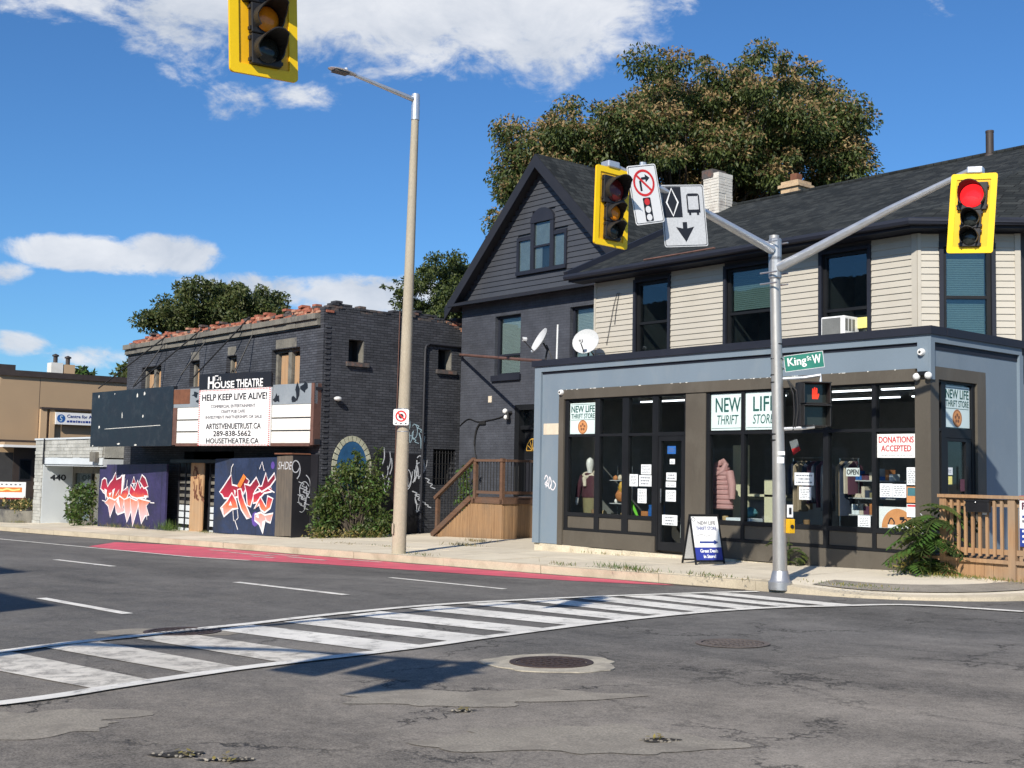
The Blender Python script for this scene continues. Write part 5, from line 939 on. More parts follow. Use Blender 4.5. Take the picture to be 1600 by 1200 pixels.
# banner on the marquee
HB = thing('theatre_sign', FB.P(3.2, 2.1, 0.1), 'white HOUSE THEATRE banner with dotted red edge and black head', 'sign'); b0, b1, a0, a1 = 2.13, 4.05, 1.25, 4.28
HB['label'] = 'white HELP KEEP LIVE ALIVE board with black House Theatre header on the marquee'
boxo('board', 'sign_white', HB, FB, a0, a1, b0, 3.66, 0.0, 0.05); MB().poly(FB, [(a0, 3.66), (a1, 3.66), (a1, 4.02)] + [(a1 - .05, 4.07), (a0 + .05, 4.10), (a0, 4.06)], 0.0, 0.052).build('header', 'sign_black', HB)
mb = MB(); k = a0 + .01
while k < a1 - .02: mb.box(FB, k, k + .025, b0 + .01, b0 + .035, .05, .056).box(FB, k, k + .025, 3.62, 3.645, .05, .056); k += .06
k = b0
while k < 3.63: mb.box(FB, a0 + .01, a0 + .06, k, k + .022, .05, .056).box(FB, a1 - .06, a1 - .01, k, k + .022, .05, .056); k += .05
mb.build('dotted_edge', 'ink_red', HB)
def ln(s, l, r, b, t, m='ink', bd=0.006): lettering(HB, FB, s, a0 + l * (a1 - a0), a0 + r * (a1 - a0), b, t, 0.0565, m, bd)
ln('H', .13, .21, 3.69, 4.01, 'sign_white', .014); ln('USE', .315, .50, 3.69, 3.87, 'sign_white', .010); ln('THEATRE', .53, .89, 3.69, 3.90, 'sign_white', .008)
ox_ = a0 + .262 * (a1 - a0); MB().ring(FB, circle(ox_, 3.775, .135, 24, .085), circle(ox_, 3.775, .085, 24, .052), .0525, .0565).build('emblem', 'sign_white', HB); MB().ribbon(FB, [(ox_ - .12, 3.90), (ox_ - .12, 4.03), (ox_ + .02, 4.03)], .03, .0555).ribbon(FB, [(ox_ - .03, 3.92), (ox_ + .06, 3.92), (ox_ + .06, 4.0)], .025, .0557).ribbon(FB, [(ox_ + .13, 3.90), (ox_ + .13, 4.0)], .03, .0559).build('emblem_mark', 'sign_white', HB)
ln('HELP KEEP LIVE ALIVE!', .05, .95, 3.36, 3.53); ln('COMMERCIAL ENTERTAINMENT', .18, .80, 3.155, 3.235, 'ink_grey', .002); ln('CRAFT PUB CAFE', .33, .66, 3.01, 3.09, 'ink_grey', .002); ln('INVESTMENT PARTNERSHIPS OR SALE', .11, .89, 2.86, 2.94, 'ink_grey', .002)
ln('ARTISTVENUETRUST.CA', .12, .88, 2.58, 2.73, 'ink', .004); ln('289-838-5662', .23, .75, 2.385, 2.53, 'ink', .004); ln('HOUSETHEATRE.CA', .13, .86, 2.19, 2.33, 'ink', .004)
# ------------------------------------------------------------ boarded entrance with murals
def hoarding(a0, a1, b0l, b0r, b1, m, label, name='painted_hoarding'):
    t = thing(name, HO.P((a0 + a1) / 2, b0l, -0.05), label, 'mural panel'); MB().poly(HO, [(a0, b0l), (a1, b0r), (a1, b1), (a0, b1 - .05)], -0.06, 0.0).build('board', m, t); return t
HA = hoarding(-39.8, -34.6, -0.46, -0.38, 1.62, 'mural_base', 'purple hoarding with red and pink graffiti nearest the building numbered 440')
HBb = hoarding(-31.42, -27.95, -0.27, -0.19, 1.83, 'mural_base_b', 'navy hoarding with red arrow lettering beside the grey plywood')
GP = thing('plywood_enclosure', HO.P(-27.5, -0.2, -0.3), 'weathered grey plywood box with tagged dark side next to the bush', 'hoarding')
MB().poly(HO, [(-27.94, -.19), (-27.12, -.15), (-27.14, 1.88), (-27.94, 1.85)], -0.06, 0.002).build('front_board', 'grey_plywood', GP)
GE = Fr((-27.12, 0, 0), (0, 1, 0), (0, 0, 1), (1, 0, 0)); boxo('side_board', 'sign_black', GP, GE, 15.552, 16.09, -0.3, 1.90, -0.05, 0.0); boxo('top_board', 'rust', GP, WX, -28.0, -27.1, 15.5, 16.05, 1.905, 1.94)
scrawl('graffiti_tag', GE, (15.62, 15.95, 0.1, 1.6), 'spray_tag', 12, 8, 0.022, 0.004, GP); lettering(GP, HO, 'SHDE', -27.88, -27.2, 1.52, 1.72, 0.004, 'spray_tag', 0.0, 0.2, 'graffiti_tag')
boxo('side_board', 'sign_black', GP, HO, -27.10, -26.76, -0.3, 1.92, -0.56, -0.5)
def mural(parent, fr, X, Z, shapes, whites, drips):
    """wild lettering: filled shapes with white outlines; X, Z map 0..1 to the board"""
    f = lambda p: (X[0] + p[0] * (X[1] - X[0]), Z[0] + p[1] * (Z[1] - Z[0])); fill = MB(); line = MB(); wht = MB()
    for k, s in enumerate(shapes):
        pts = [f(p) for p in s]; fill.poly(fr, pts, 0.003 + k * 0.0006); line.ribbon(fr, pts, 0.05, 0.0034 + k * 0.0006, True)
    for k, s in enumerate(whites): wht.poly(fr, [f(p) for p in s], 0.018 + k * .0003)
    for k, s in enumerate(drips): line.ribbon(fr, [f(p) for p in s], 0.03, 0.022 + k * .0003)
    fill.build('mural_lettering', 'mural_letters', parent); line.build('mural_outline', 'spray_white', parent)
    if whites: wht.build('mural_highlight', 'spray_white', parent)
shA = [[(0, .62), (.02, .78), (.06, .82), (.10, .80), (.13, .66), (.17, .74), (.22, .80), (.27, .93), (.29, .80), (.36, .84), (.40, .90), (.44, .82), (.42, .60), (.50, .68), (.52, .55), (.46, .40), (.38, .30), (.30, .42), (.24, .32), (.14, .45), (.10, .52), (.05, .55)],
       [(.09, .36), (.17, .46), (.28, .42), (.36, .50), (.45, .44), (.43, .30), (.46, .22), (.34, .16), (.31, .20), (.28, .36), (.20, .10), (.16, .30)], [(.44, .44), (.55, .50), (.60, .36), (.56, .20), (.51, .04), (.46, .24)], [(.55, .48), (.66, .44), (.72, .52), (.68, .28), (.61, -.02), (.58, .22)], [(.68, .48), (.80, .46), (.90, .44), (.83, .36), (.88, .20), (.82, .18), (.76, .04), (.72, .22)],
       [(.53, .56), (.55, .72), (.62, .62), (.67, .80), (.72, .66), (.76, .74), (.84, .62), (.86, .52), (.78, .50), (.66, .48), (.58, .50)], [(.70, .78), (.74, .90), (.80, .84), (.85, .70), (.78, .66)], [(.57, .74), (.60, .86), (.64, .74)]]
whA = [[(.08, .62), (.13, .60), (.12, .40), (.10, .48)], [(.40, .88), (.45, .90), (.42, .60), (.39, .52)], [(.23, .60), (.28, .64), (.24, .44)], [(.31, .40), (.35, .48), (.40, .26)], [(.17, .54), (.22, .56), (.19, .48)], [(.60, .72), (.63, .76), (.62, .66)], [(.79, .54), (.86, .54), (.82, .46)]]
mural(HA, HO, (-39.65, -35.2), (-0.30, 1.45), shA, whA, [[(.84, .34), (.86, .12)], [(.90, .42), (.97, .42)], [(.0, .62), (.10, .56), (.13, .5)], [(.3, .5), (.36, .62), (.35, .5)], [(.48, .6), (.5, .8)], [(.05, .4), (.12, .38)]])
shB = [[(.03, .56), (.10, .66), (.24, .88), (.26, .70), (.36, .68), (.48, .85), (.56, .78), (.46, .52), (.40, .50), (.22, .46), (.12, .46), (.08, .52)], [(.06, .28), (.18, .42), (.26, .56), (.34, .44), (.38, .30), (.28, .28), (.13, .14)], [(.36, .62), (.42, .64), (.50, .40), (.62, .16), (.54, .14), (.44, .28), (.38, .44)], [(.48, .72), (.58, .70), (.68, .84), (.74, .72), (.66, .60), (.60, .34), (.54, .36), (.52, .56)],
       [(.64, .56), (.92, .70), (.96, .62), (.82, .58), (.70, .42), (.64, .40)], [(.70, .68), (.78, .70), (.84, .92), (.88, .78), (.98, .92), (1.0, .82), (.92, .70), (.78, .60)], [(.66, .30), (.76, .52), (.86, .36), (.88, .54), (.97, .50), (.93, .34), (.84, .26), (.78, .30), (.74, .38)], [(.68, .22), (.78, .26), (.88, .20), (.84, .06), (.80, -.04), (.76, .06), (.68, .12)], [(.84, .22), (.98, .26), (.94, .10), (.88, .12)]]
whB = [[(.22, .34), (.25, .42), (.28, .34)], [(.30, .62), (.33, .50), (.34, .60)], [(.44, .56), (.47, .60), (.47, .46)], [(.72, .36), (.75, .42), (.77, .36)], [(.08, .28), (.12, .30), (.14, .16)], [(.82, .12), (.87, .14), (.83, -.10), (.80, -.04)], [(.70, .18), (.74, .24), (.76, .16)]]
mural(HBb, HO, (-31.2, -27.98), (-0.02, 1.55), shB, whB, [[(.3, .28), (.32, .08)], [(.38, .28), (.40, .14), (.37, .1)], [(.24, .88), (.25, 1.0), (.28, 1.06)], [(.34, .10), (.40, -.06)], [(.74, .98), (.78, 1.1), (.82, .95)], [(.9, .66), (1.0, .6)]])
MB().poly(HO, [(-30.05, 1.05), (-29.7, 1.38), (-29.55, 1.30), (-29.85, 1.0)], 0.02).build('mural_highlight', 'spray_orange', HBb); MB().poly(HO, circle(-28.15, 1.62, .1, 10), 0.004).poly(HO, circle(-29.0, 0.2, .2, 8), 0.003).build('mural_highlight', 'spray_purple', HBb)
for (t_, xs_) in ((HA, (-38.58, -37.36, -36.14, -34.92)), (HBb, (-30.2, -28.98))):
    for x_ in xs_: boxo('plywood_seam', 'sign_black', t_, HO, x_, x_ + .012, -0.3, 1.6, 0.0, 0.0024)
# entrance between the murals: folding gate, board, side panels
EN = thing('entrance_gate', HO.P(-33.0, -0.4, -0.3), 'pale slatted entrance gate with a leaning raw board between the murals', 'gate')
boxo('back_panel', 'sign_black', EN, HO, -34.58, -31.44, -0.5, 1.7, -0.5, -0.45)
for k in range(9):
    z = -0.35 + k * 0.2
    for (a, b) in ((-34.55, -33.55), (-32.5, -31.46)): piece('slat', 'pale_wall' if k < 4 else 'weathered_stone', EN, HO, a, b, z, z + (0.16 if k in (1, 2, 3) else 0.09), -0.42, -0.40)
for a in (-34.55, -34.1, -33.6, -32.5, -32.0, -31.55): MB().box(HO, a, a + .05, -.45, 1.7, -.40, -.37).build('gate_post', 'dark_trim', EN)
boxo('leaning_board', 'raw_board', EN, HO, -33.45, -32.62, -0.38, 1.66, -0.28, -0.24); scrawl('graffiti_tag', HO, (-33.3, -32.8, .7, 1.5), 'rust', 15, 8, 0.06, -0.236, EN)
MB().box(HO, -34.6, -31.4, 1.66, 1.76, -0.5, -0.1).build('head_beam', 'black_frame', EN)
# ------------------------------------------------------------ stone fronted building 440
O = thing('stone_building', (-42.4, 16.2, -0.6), 'low grey stone fronted building with white entrance numbered 440', 'building')
F4 = Fr((0, 15.4, 0), (1, 0, 0), (0, 0, 1), (0, -1, 0)); rr = random.Random(9)
MB().box(F4, -45.6, -39.22, 1.75, 2.42, -2.5, -0.05).box(F4, -45.6, -44.85, -1.2, 1.75, -1.4, -0.05).each('core_wall', 'grey_stone', O)
z = 1.80
while z < 2.40:
    h = rr.uniform(.085, .13); x = -45.62
    while x < -39.25:
        x1 = min(x + rr.uniform(.35, 1.0), -39.23); piece('stone', rr.choice(['grey_stone', 'grey_stone_b']), O, F4, x, x1 - .01, z, min(z + h, 2.43) - .008, -.06, rr.uniform(0, .03)); x = x1
    z += h
z = -1.0
while z < 1.8:
    h = rr.uniform(.1, .16); x = -45.62
    while x < -44.9:
        x1 = min(x + rr.uniform(.25, .6), -44.82); piece('stone', rr.choice(['grey_stone', 'grey_stone_b']), O, F4, x, x1 - .01, z, min(z + h, 1.8) - .008, -.06, rr.uniform(0, .03)); x = x1
    z += h
boxo('coping', 'pale_wall', O, F4, -45.7, -39.2, 2.43, 2.49, -2.5, 0.04); boxo('lintel', 'pale_wall', O, F4, -44.82, -39.22, 1.56, 1.795, -1.1, 0.0)
W4 = Fr((-44.80, 0, 0), (0, 1, 0), (0, 0, 1), (1, 0, 0)); boxo('entrance_wall', 'pale_wall', O, W4, 15.42, 16.5, -1.2, 1.56, -0.05, 0.0)
lettering(O, W4, '440', 15.68, 16.24, 0.98, 1.18, 0.012, 'ink', 0.012, 0, 'house_number')
B4 = Fr((0, 16.5, 0), (1, 0, 0), (0, 0, 1), (0, -1, 0)); MB().box(B4, -44.8, -44.6, -1.2, 1.56, -.1, 0).box(B4, -44.6, -39.2, 1.25, 1.56, -.1, 0).box(B4, -43.0, -42.9, -1.2, 1.25, -.08, 0.02).box(B4, -44.6, -39.2, -1.2, -.45, -.1, 0).box(B4, -42.0, -39.2, -.45, 1.25, -.1, 0).each('rear_entrance_wall', 'weathered_stone', O); boxo('entrance_pane', 'house_glass', O, B4, -44.6, -42.0, -.45, 1.25, -.05, -.044); boxo('entrance_blind', 'curtain', O, B4, -44.6, -43.2, -.45, 1.25, -.2, -.19)
boxo('ceiling', 'pale_wall', O, WX, -44.8, -39.22, 15.45, 16.6, 1.5, 1.555)
MB().tube([F4.P(-44.62, 2.48, .05), F4.P(-44.66, 1.55, .05)], 0.035, 6).build('downpipe', 'dark_trim', O)
boxo('meter_box', 'weathered_stone', O, F4, -40.0, -39.5, 1.66, 1.98, 0.03, 0.14)
# ------------------------------------------------------------ tan building beyond it
N_ = thing('tan_building', (-53.0, 18.5, -1.0), 'flat roofed tan stucco building with dark brown cap at the far left', 'building')
FT = Fr((-50, 0, 0), (0, 1, 0), (0, 0, 1), (1, 0, 0))
boxo('wall', 'tan_stucco', N_, WX, -60, -50, 15.35, 23, -1.5, 5.06); boxo('roof_cap', 'brown_cap', N_, WX, -60.1, -49.9, 15.25, 23.1, 5.06, 5.29)
boxo('wall_joint', 'brown_cap', N_, FT, 16.91, 16.925, 2.5, 5.06, 0.0, 0.004)
boxo('soffit_band', 'brown_cap', N_, FT, 15.36, 16.88, 2.36, 2.5, 0.0, 0.25); boxo('sign_band', 'brown_cap', N_, FT, 16.95, 21, 3.78, 3.86, 0.0, 0.22)
for (a, b) in ((16.95, 17.2), (17.32, 17.52)): boxo('pilaster', 'tan_light', N_, FT, a, b, -1, 3.78, 0.0, 0.16)
cn = thing('entrance_canopy', FT.P(15.9, 2.2, .5), 'flat white edged canopy on the tan building at the left edge', 'canopy'); boxo('slab', 'tan_stucco', cn, FT, 15.36, 16.66, 2.28, 2.40, 0.252, 0.9); boxo('white_edge', 'sign_white', cn, FT, 15.30, 16.70, 2.20, 2.29, 0.2, 0.95)
boxo('dark_entrance', 'dark_room', N_, FT, 15.4, 16.0, -1.2, 2.0, 0.0, 0.006); wn = boxo('window', 'dark_trim', N_, FT, 16.25, 16.72, 0.9, 1.75, 0.0, 0.02); boxo('pane', 'house_glass', wn, FT, 16.29, 16.68, 0.95, 1.70, 0.02, 0.026); boxo('brown_wall', 'brown_cap', N_, FT, 16.01, 16.88, -1.2, 2.2, 0.0, 0.005)  # the wall below the canopy is brown
sg = thing('business_sign', FT.P(18.3, 3.2, .1), 'white and blue business sign with round blue emblem on the tan building', 'sign'); boxo('panel', 'sign_white', sg, FT, 17.52, 20.2, 3.19, 3.68, 0.17, 0.25); MB().poly(FT, circle(17.74, 3.43, .17), 0.255).build('emblem', 'sign_teal_blue', sg); MB().ribbon(FT, curve_pts([(17.80, 3.52), (17.72, 3.53), (17.72, 3.44), (17.77, 3.41), (17.75, 3.33), (17.68, 3.34)]), .03, .257).build('emblem_mark', 'sign_pale', sg)
lettering(sg, FT, 'Centre for A', 17.98, 19.0, 3.47, 3.60, 0.257, 'ink_blue', .004)
rq = random.Random(6)
for (zl, y_, ye) in ((3.49, 19.05, 19.9), (3.28, 17.98, 19.8)):
    while y_ < ye: q_ = y_ + rq.uniform(.05, .11); boxo('print_mark', 'ink_blue', sg, FT, y_, q_, zl, zl + rq.uniform(.07, .1), .25, .2535); y_ = q_ + .025
for (y0, y1, h, m, fl_) in ((17.85, 18.35, .55, 'white_board', True), (18.4, 18.85, .5, 'tan_light', True)):
    ch = MB().box(WX, -52.0, -51.5, y0, y1, 5.2, 5.29 + h).build('chimney', m, N_); MB().lathe((-51.75, (y0 + y1) / 2, 5.29 + h), (0, 0, 1), [(.09, 0), (.09, .28), (.14, .28), (.14, .34), (0, .4)], 10).build('flue', 'brown_cap', ch)
boxo('roof_unit', 'brown_cap', N_, WX, -52.5, -51.5, 15.5, 16.4, 5.3, 5.62)
bs = thing('board_sign', (-47.6, 15.1, sw(-47.6, 15.1)), 'white board sign with orange stripe above flowers at the left edge', 'sign'); FS = face_to((-47.5, 15.15, 0), -25); boxo('panel', 'sign_white', bs, FS, -.75, .55, 0.27, .86, 0, .05); boxo('stripe', 'spray_orange', bs, FS, -.75, .42, 0.48, .66, .05, .056); MB().ribbon(FS, curve_pts([(-.7, .56), (-.5, .60), (-.3, .55), (-.1, .60), (.1, .55), (.35, .59)]), .06, .0575).build('script', 'foam_yellow', bs)
for k in range(7): boxo('print_mark', 'ink_grey', bs, FS, -.65 + k * .16, -.58 + k * .16, .74, .79, .05, .054); boxo('base_strip', 'ink_red', bs, FS, -.75, .55, .21, .27, 0, .05)
for a in (-.6, .4): boxo('post', 'dark_trim', bs, FS, a, a + .06, -0.75, .21, 0, .05)
pl = thing('stone_planter', (-46.9, 15.25, sw(-46.9, 15.2)), 'low stone planter full of small yellow flowers at the left edge', 'planter')
MB().poly(WX, blob(-47.0, 15.35, 1.35, .55, 0.1, 20, .05, 4), -0.75, -0.18).build('stone_ring', 'weathered_stone', pl)
rg = thing('dark_railing', (-49.6, 16.6, -0.7), 'short dark railing by the tan building entrance', 'railing'); mb = MB()
for zq in (-.3, -.05, .2): mb.tube([(-49.6, 16.2, zq), (-49.6, 17.0, zq)], .02, 6)
for y in (16.2, 16.6, 17.0): mb.tube([(-49.6, y, -.9), (-49.6, y, .25)], .025, 6)
mb.build('bars', 'cable', rg)
# far street light at the left edge
if True:
    t = thing('distant_street_lamp', (-52.2, 15.75, sw(-52.2, 15.7)), 'slim grey street lamp post at the left edge of the view', 'street lamp'); MB().tube([(-51.55, 15.75, -.8), (-52.47, 15.75, 8.3)], [.11, .07], 8).build('pole', 'aluminium', t); MB().tube([(-52.47, 15.75, 8.3), (-52.47, 14.2, 8.5)], .04, 6).ball((-52.47, 14.0, 8.5), (.12, .3, .06), 8, 6).build('arm', 'aluminium', t)
# ------------------------------------------------------------ blocks across the street, out of the picture to the left; their roof corners shade the road
def block(x0, x1, y0, y1, h, label, m):
    t = thing('shop_block', ((x0 + x1) / 2, (y0 + y1) / 2, -0.2), label, 'building'); boxo('wall', m, t, WX, x0, x1, y0, y1, -1.5, h - .15); boxo('cornice', 'weathered_stone', t, WX, x0, x1 + .0, y0, y1, h - .15, h)
    f = Fr((0, y1, 0), (-1, 0, 0), (0, 0, 1), (0, 1, 0)); x = x0 + 1.2
    while x < x1 - 1.5:
        for zq in (1.0, 4.6):
            wn = boxo('window', 'white_board', t, f, -x - 1.1, -x, zq, zq + 1.7, 0, .05); boxo('pane', 'house_glass', wn, f, -x - 1.0, -x - .1, zq + .1, zq + 1.6, .05, .06)
        x += 2.6
block(-13.7, -8.75, -16, -5.15, 7.95, 'two storey brick shop block across the street, nearer the crossing', 'buff_brick'); block(-44, -13.75, -17, -5.7, 9.6, 'taller brick shop block further along across the street', 'weathered_stone')
# ------------------------------------------------------------ house porch with stairs
PO = thing('wooden_porch', (-23.2, 18.9, -0.1), 'raised wooden porch with dark metal balusters and side stairs', 'porch')
FP = Fr((0, 18.4, 0), (1, 0, 0), (0, 0, 1), (0, -1, 0)); FQ = Fr((-22.23, 0, 0), (0, 1, 0), (0, 0, 1), (1, 0, 0)); ST_ = lambda x: max(-.1, min(.86, .86 + (x + 23.40) * .62))
x = -24.88
while x < -22.25:
    x1 = x + .094; t_ = min(ST_(x), ST_(x1)) if x < -23.4 else .84
    if t_ > -.02: piece('plank', 'porch_plank', PO, FP, x, x1 - .004, -0.18, t_, -.02, random.uniform(0, .006))
    x = x1
y = 18.42
while y < 20.2: piece('plank', 'porch_plank', PO, FQ, y, y + .09, -.15, .84, -.02, random.uniform(0, .005)); y += .094
boxo('deck_floor', 'porch_rail', PO, WX, -23.42, -22.22, 18.39, 20.26, .90, .945); MB().box(FP, -23.42, -22.2, .80, .90, 0, .03).box(FQ, 18.4, 20.2, .80, .90, 0, .03).build('rim_board', 'porch_rail', PO)
fs_ = Fr((-24.95, 18.37, -.12), (1.55, 0, .98), (-.98, 0, 1.55), (0, -1, 0)); boxo('stringer', 'porch_rail', PO, fs_, 0, 1.84, .0, .13, -.02, .035)
for k in range(5): piece('step', 'porch_rail', PO, WX, -24.75 + k * .27, -24.46 + k * .27, 18.44, 19.7, .02 + k * .17, .06 + k * .17)
for (px_, t0, t1) in ((-24.82, -.15, .90), (-23.30, .8, 1.86), (-22.28, .8, 1.88)): piece('post', 'porch_rail', PO, FP, px_ - .045, px_ + .045, t0, t1, -.06, .03)
piece('post', 'porch_rail', PO, FQ, 20.12, 20.2, .9, 1.86, -.08, 0)
MB().box(FP, -23.34, -22.22, 1.80, 1.86, -.08, .045).box(FP, -23.26, -22.33, 1.03, 1.10, -.04, 0).each('handrail', 'porch_rail', PO); MB().box(FQ, 18.46, 20.25, 1.80, 1.858, -.08, .045).box(FQ, 18.46, 20.2, 1.03, 1.10, -.04, 0).each('handrail', 'porch_rail', PO)
fs2 = Fr((-24.86, 18.37, .84), (1.54, 0, .98), (-.98, 0, 1.54), (0, -1, 0)); boxo('handrail', 'porch_rail', PO, fs2, 0, 1.85, 0, .075, -.05, .045)
def bal(p, q): return MB().tube([p, q], .011, 5).build('baluster', 'cable', PO)
for k in range(8): a = -23.18 + k * .112; bal(FP.P(a, 1.10, -.02), FP.P(a, 1.80, -.02))
for k in range(11): a = -24.70 + k * .13; bal(FP.P(a, ST_(a) + .05, -.02), FP.P(a, .86 + (a + 24.82) * .636, -.02))
for k in range(14): a = 18.55 + k * .112; bal(FQ.P(a, 1.10, -.02), FQ.P(a, 1.80, -.02))
# ------------------------------------------------------------ deck at the side of the store
DK = thing('wooden_deck', (-8.9, 16.9, 0.15), 'weathered wooden entrance deck with balustrade beside the shop', 'deck')
FD = Fr((0, 15.65, 0), (1, 0, 0), (0, 0, 1), (0, -1, 0)); x = -9.28
while x < -7.2: piece('skirt_board', 'deck_wood', DK, FD, x, x + .128, 0.10, .43, -.03, random.uniform(0, .006)); x += .133
y = 15.66
while y < 18.6: piece('floor_board', 'deck_wood', DK, WX, -9.55, -7.2, y, y + .13, .435, .475); y += .137
boxo('rim_board', 'deck_wood', DK, FD, -9.28, -7.2, .43, .482, -.01, .05)
for a in (-9.20, -8.20, -7.3): piece('post', 'deck_wood', DK, FD, a - .05, a + .05, .1 if a > -9 else .48, 1.30, -.04, .055)
piece('post', 'deck_wood', DK, FD, -8.12, -8.07, .1, 1.27, -.12, .0)
boxo('handrail', 'deck_wood', DK, FD, -9.27, -7.2, 1.30, 1.345, -.08, .08); boxo('lower_rail', 'deck_wood', DK, FD, -9.15, -7.3, .55, .62, -.03, .01); boxo('upper_rail', 'deck_wood', DK, FD, -9.15, -7.3, 1.19, 1.29, -.04, -.01)
for k in range(14):
    a = -9.08 + k * .105
    if not (-8.27 < a < -8.12): piece('baluster', 'deck_wood', DK, FD, a - .019, a + .019, .52, 1.27, .01, .045)
ml = thing('mailbox', FD.P(-8.65, 1.14, .1), 'black metal mailbox hung on the deck balustrade', 'mailbox'); boxo('body', 'mailbox_black', ml, FD, -8.82, -8.48, 1.11, 1.27, .05, .13, .01); boxo('lid', 'mailbox_black', ml, FD, -8.83, -8.47, 1.255, 1.28, .045, .14); MB().ball(FD.P(-8.66, 1.245, .142), .012, 8, 6).build('lock', 'chrome', ml); boxo('label_plate', 'sign_grey', ml, FD, -8.60, -8.54, 1.08, 1.125, .06, .07)
ds = thing('deck_sign', FD.P(-7.85, .68, .06), 'white sign with red head and navy foot on the deck at the right edge', 'sign'); boxo('panel', 'sign_white', ds, FD, -8.075, -7.6, .68, 1.35, .058, .068); boxo('red_head', 'sign_red', ds, FD, -8.075, -7.6, 1.29, 1.35, .068, .072); boxo('navy_foot', 'ink_blue', ds, FD, -8.075, -7.6, .68, .92, .068, .072)
lettering(ds, FD, 'F', -8.04, -7.98, 1.17, 1.26, .0725, 'cloth_wine', .004)
for (zl, m_) in ((1.06, 'ink_blue'), (1.0, 'ink_grey'), (.87, 'sign_white'), (.80, 'sign_white'), (.73, 'sign_white')): boxo('print_mark', m_, ds, FD, -8.04, -7.7, zl, zl + .03, .068, .0745)
# ------------------------------------------------------------ concrete street lamp
LX, LY = -19.5, 13.56; SLp = thing('street_lamp', (LX, LY, sw(LX, LY)), 'tall tapered concrete street lamp with slim metal arm over the road', 'street lamp')
zb, lx = sw(LX, LY), .16; TOP = Vector((-19.38, 13.6, 8.55))
MB().tube([Vector((LX, LY, zb - .1)), Vector((LX, LY, zb + .4)), Vector((LX + .055, LY + .02, 4.2)), TOP], [.142, .136, .108, .074], 16).build('pole', 'pole_concrete', SLp, True)
MB().tube([TOP - Vector((0, 0, .1)), TOP + Vector((0, 0, .42))], [.085, .08], 14).build('sleeve', 'aluminium', SLp, True); MB().tube([TOP + Vector((0, 0, .30)), TOP + Vector((0, -1.42, .48))], [.055, .035], 10).build('arm', 'aluminium', SLp, True)
hd = TOP + Vector((0, -1.42, .48)); mb = MB()
prof = [(0, .05, .045), (.12, .09, .05), (.3, .14, .05), (.45, .13, .04), (.56, .07, .025), (.6, .0, .0)]
vs, fs_l = [], []
for (d_, wv, hv) in prof:
    for k in range(12): t_ = 2 * math.pi * k / 12; vs.append(hd + Vector((wv * math.cos(t_), -d_, (hv if math.sin(t_) > 0 else hv * .4) * math.sin(t_) + d_ * .02)))
for i in range(len(prof) - 1):
    for k in range(12): fs_l.append((i * 12 + k, i * 12 + (k + 1) % 12, (i + 1) * 12 + (k + 1) % 12, (i + 1) * 12 + k))
h_ = mb.add(vs, fs_l).build('lamp_head', 'aluminium', SLp, True); boxo('light_panel', 'ac_grille', h_, WX, hd.x - .1, hd.x + .1, hd.y - .48, hd.y - .16, hd.z - .03, hd.z - .02); MB().lathe(hd + Vector((0, -.2, .045)), (0, 0, 1), [(.035, 0), (.03, .05), (0, .055)], 8).build('photocell', 'sign_grey', h_)
boxo('hand_hole', 'pole_concrete', SLp, Fr((LX, LY - .15, 0), (1, 0, 0), (0, 0, 1), (.5, -.86, 0)), -.02, .03, .32, .52, 0, .03)
for zq in (2.28, 2.72): MB().lathe((LX + .03, LY + .01, zq), (0, 0, 1), [(.119, 0), (.124, .005), (.124, .02), (.119, .025)], 14).build('band', 'galvanised', SLp)
np_ = thing('parking_sign', (LX + .05, LY - .16, 2.4), 'small white no stopping sign with red ring on the concrete lamp post', 'sign'); FN = face_to((LX + .12, LY - .11, 0), -42); MB().poly(FN, rrect(-.15, .15, 2.41, 2.72, .03), 0.02, .026).build('plate', 'sign_white', np_)
MB().ring(FN, circle(0, 2.585, .11, 28), circle(0, 2.585, .08, 28), .027, .029).ribbon(FN, [(-.07, 2.655), (.07, 2.515)], .03, .0295).build('red_ring', 'sign_red', np_); MB().poly(FN, circle(0, 2.585, .05, 20), .0275).build('black_mark', 'sign_black', np_); MB().poly(FN, [(-.12, 2.445), (-.08, 2.465), (-.08, 2.425)], .0275).poly(FN, [(.12, 2.445), (.08, 2.465), (.08, 2.425)], .0275).poly(FN, [(-.03, 2.45), (.03, 2.45), (0, 2.42)], .0275).each('arrow', 'sign_black', np_)
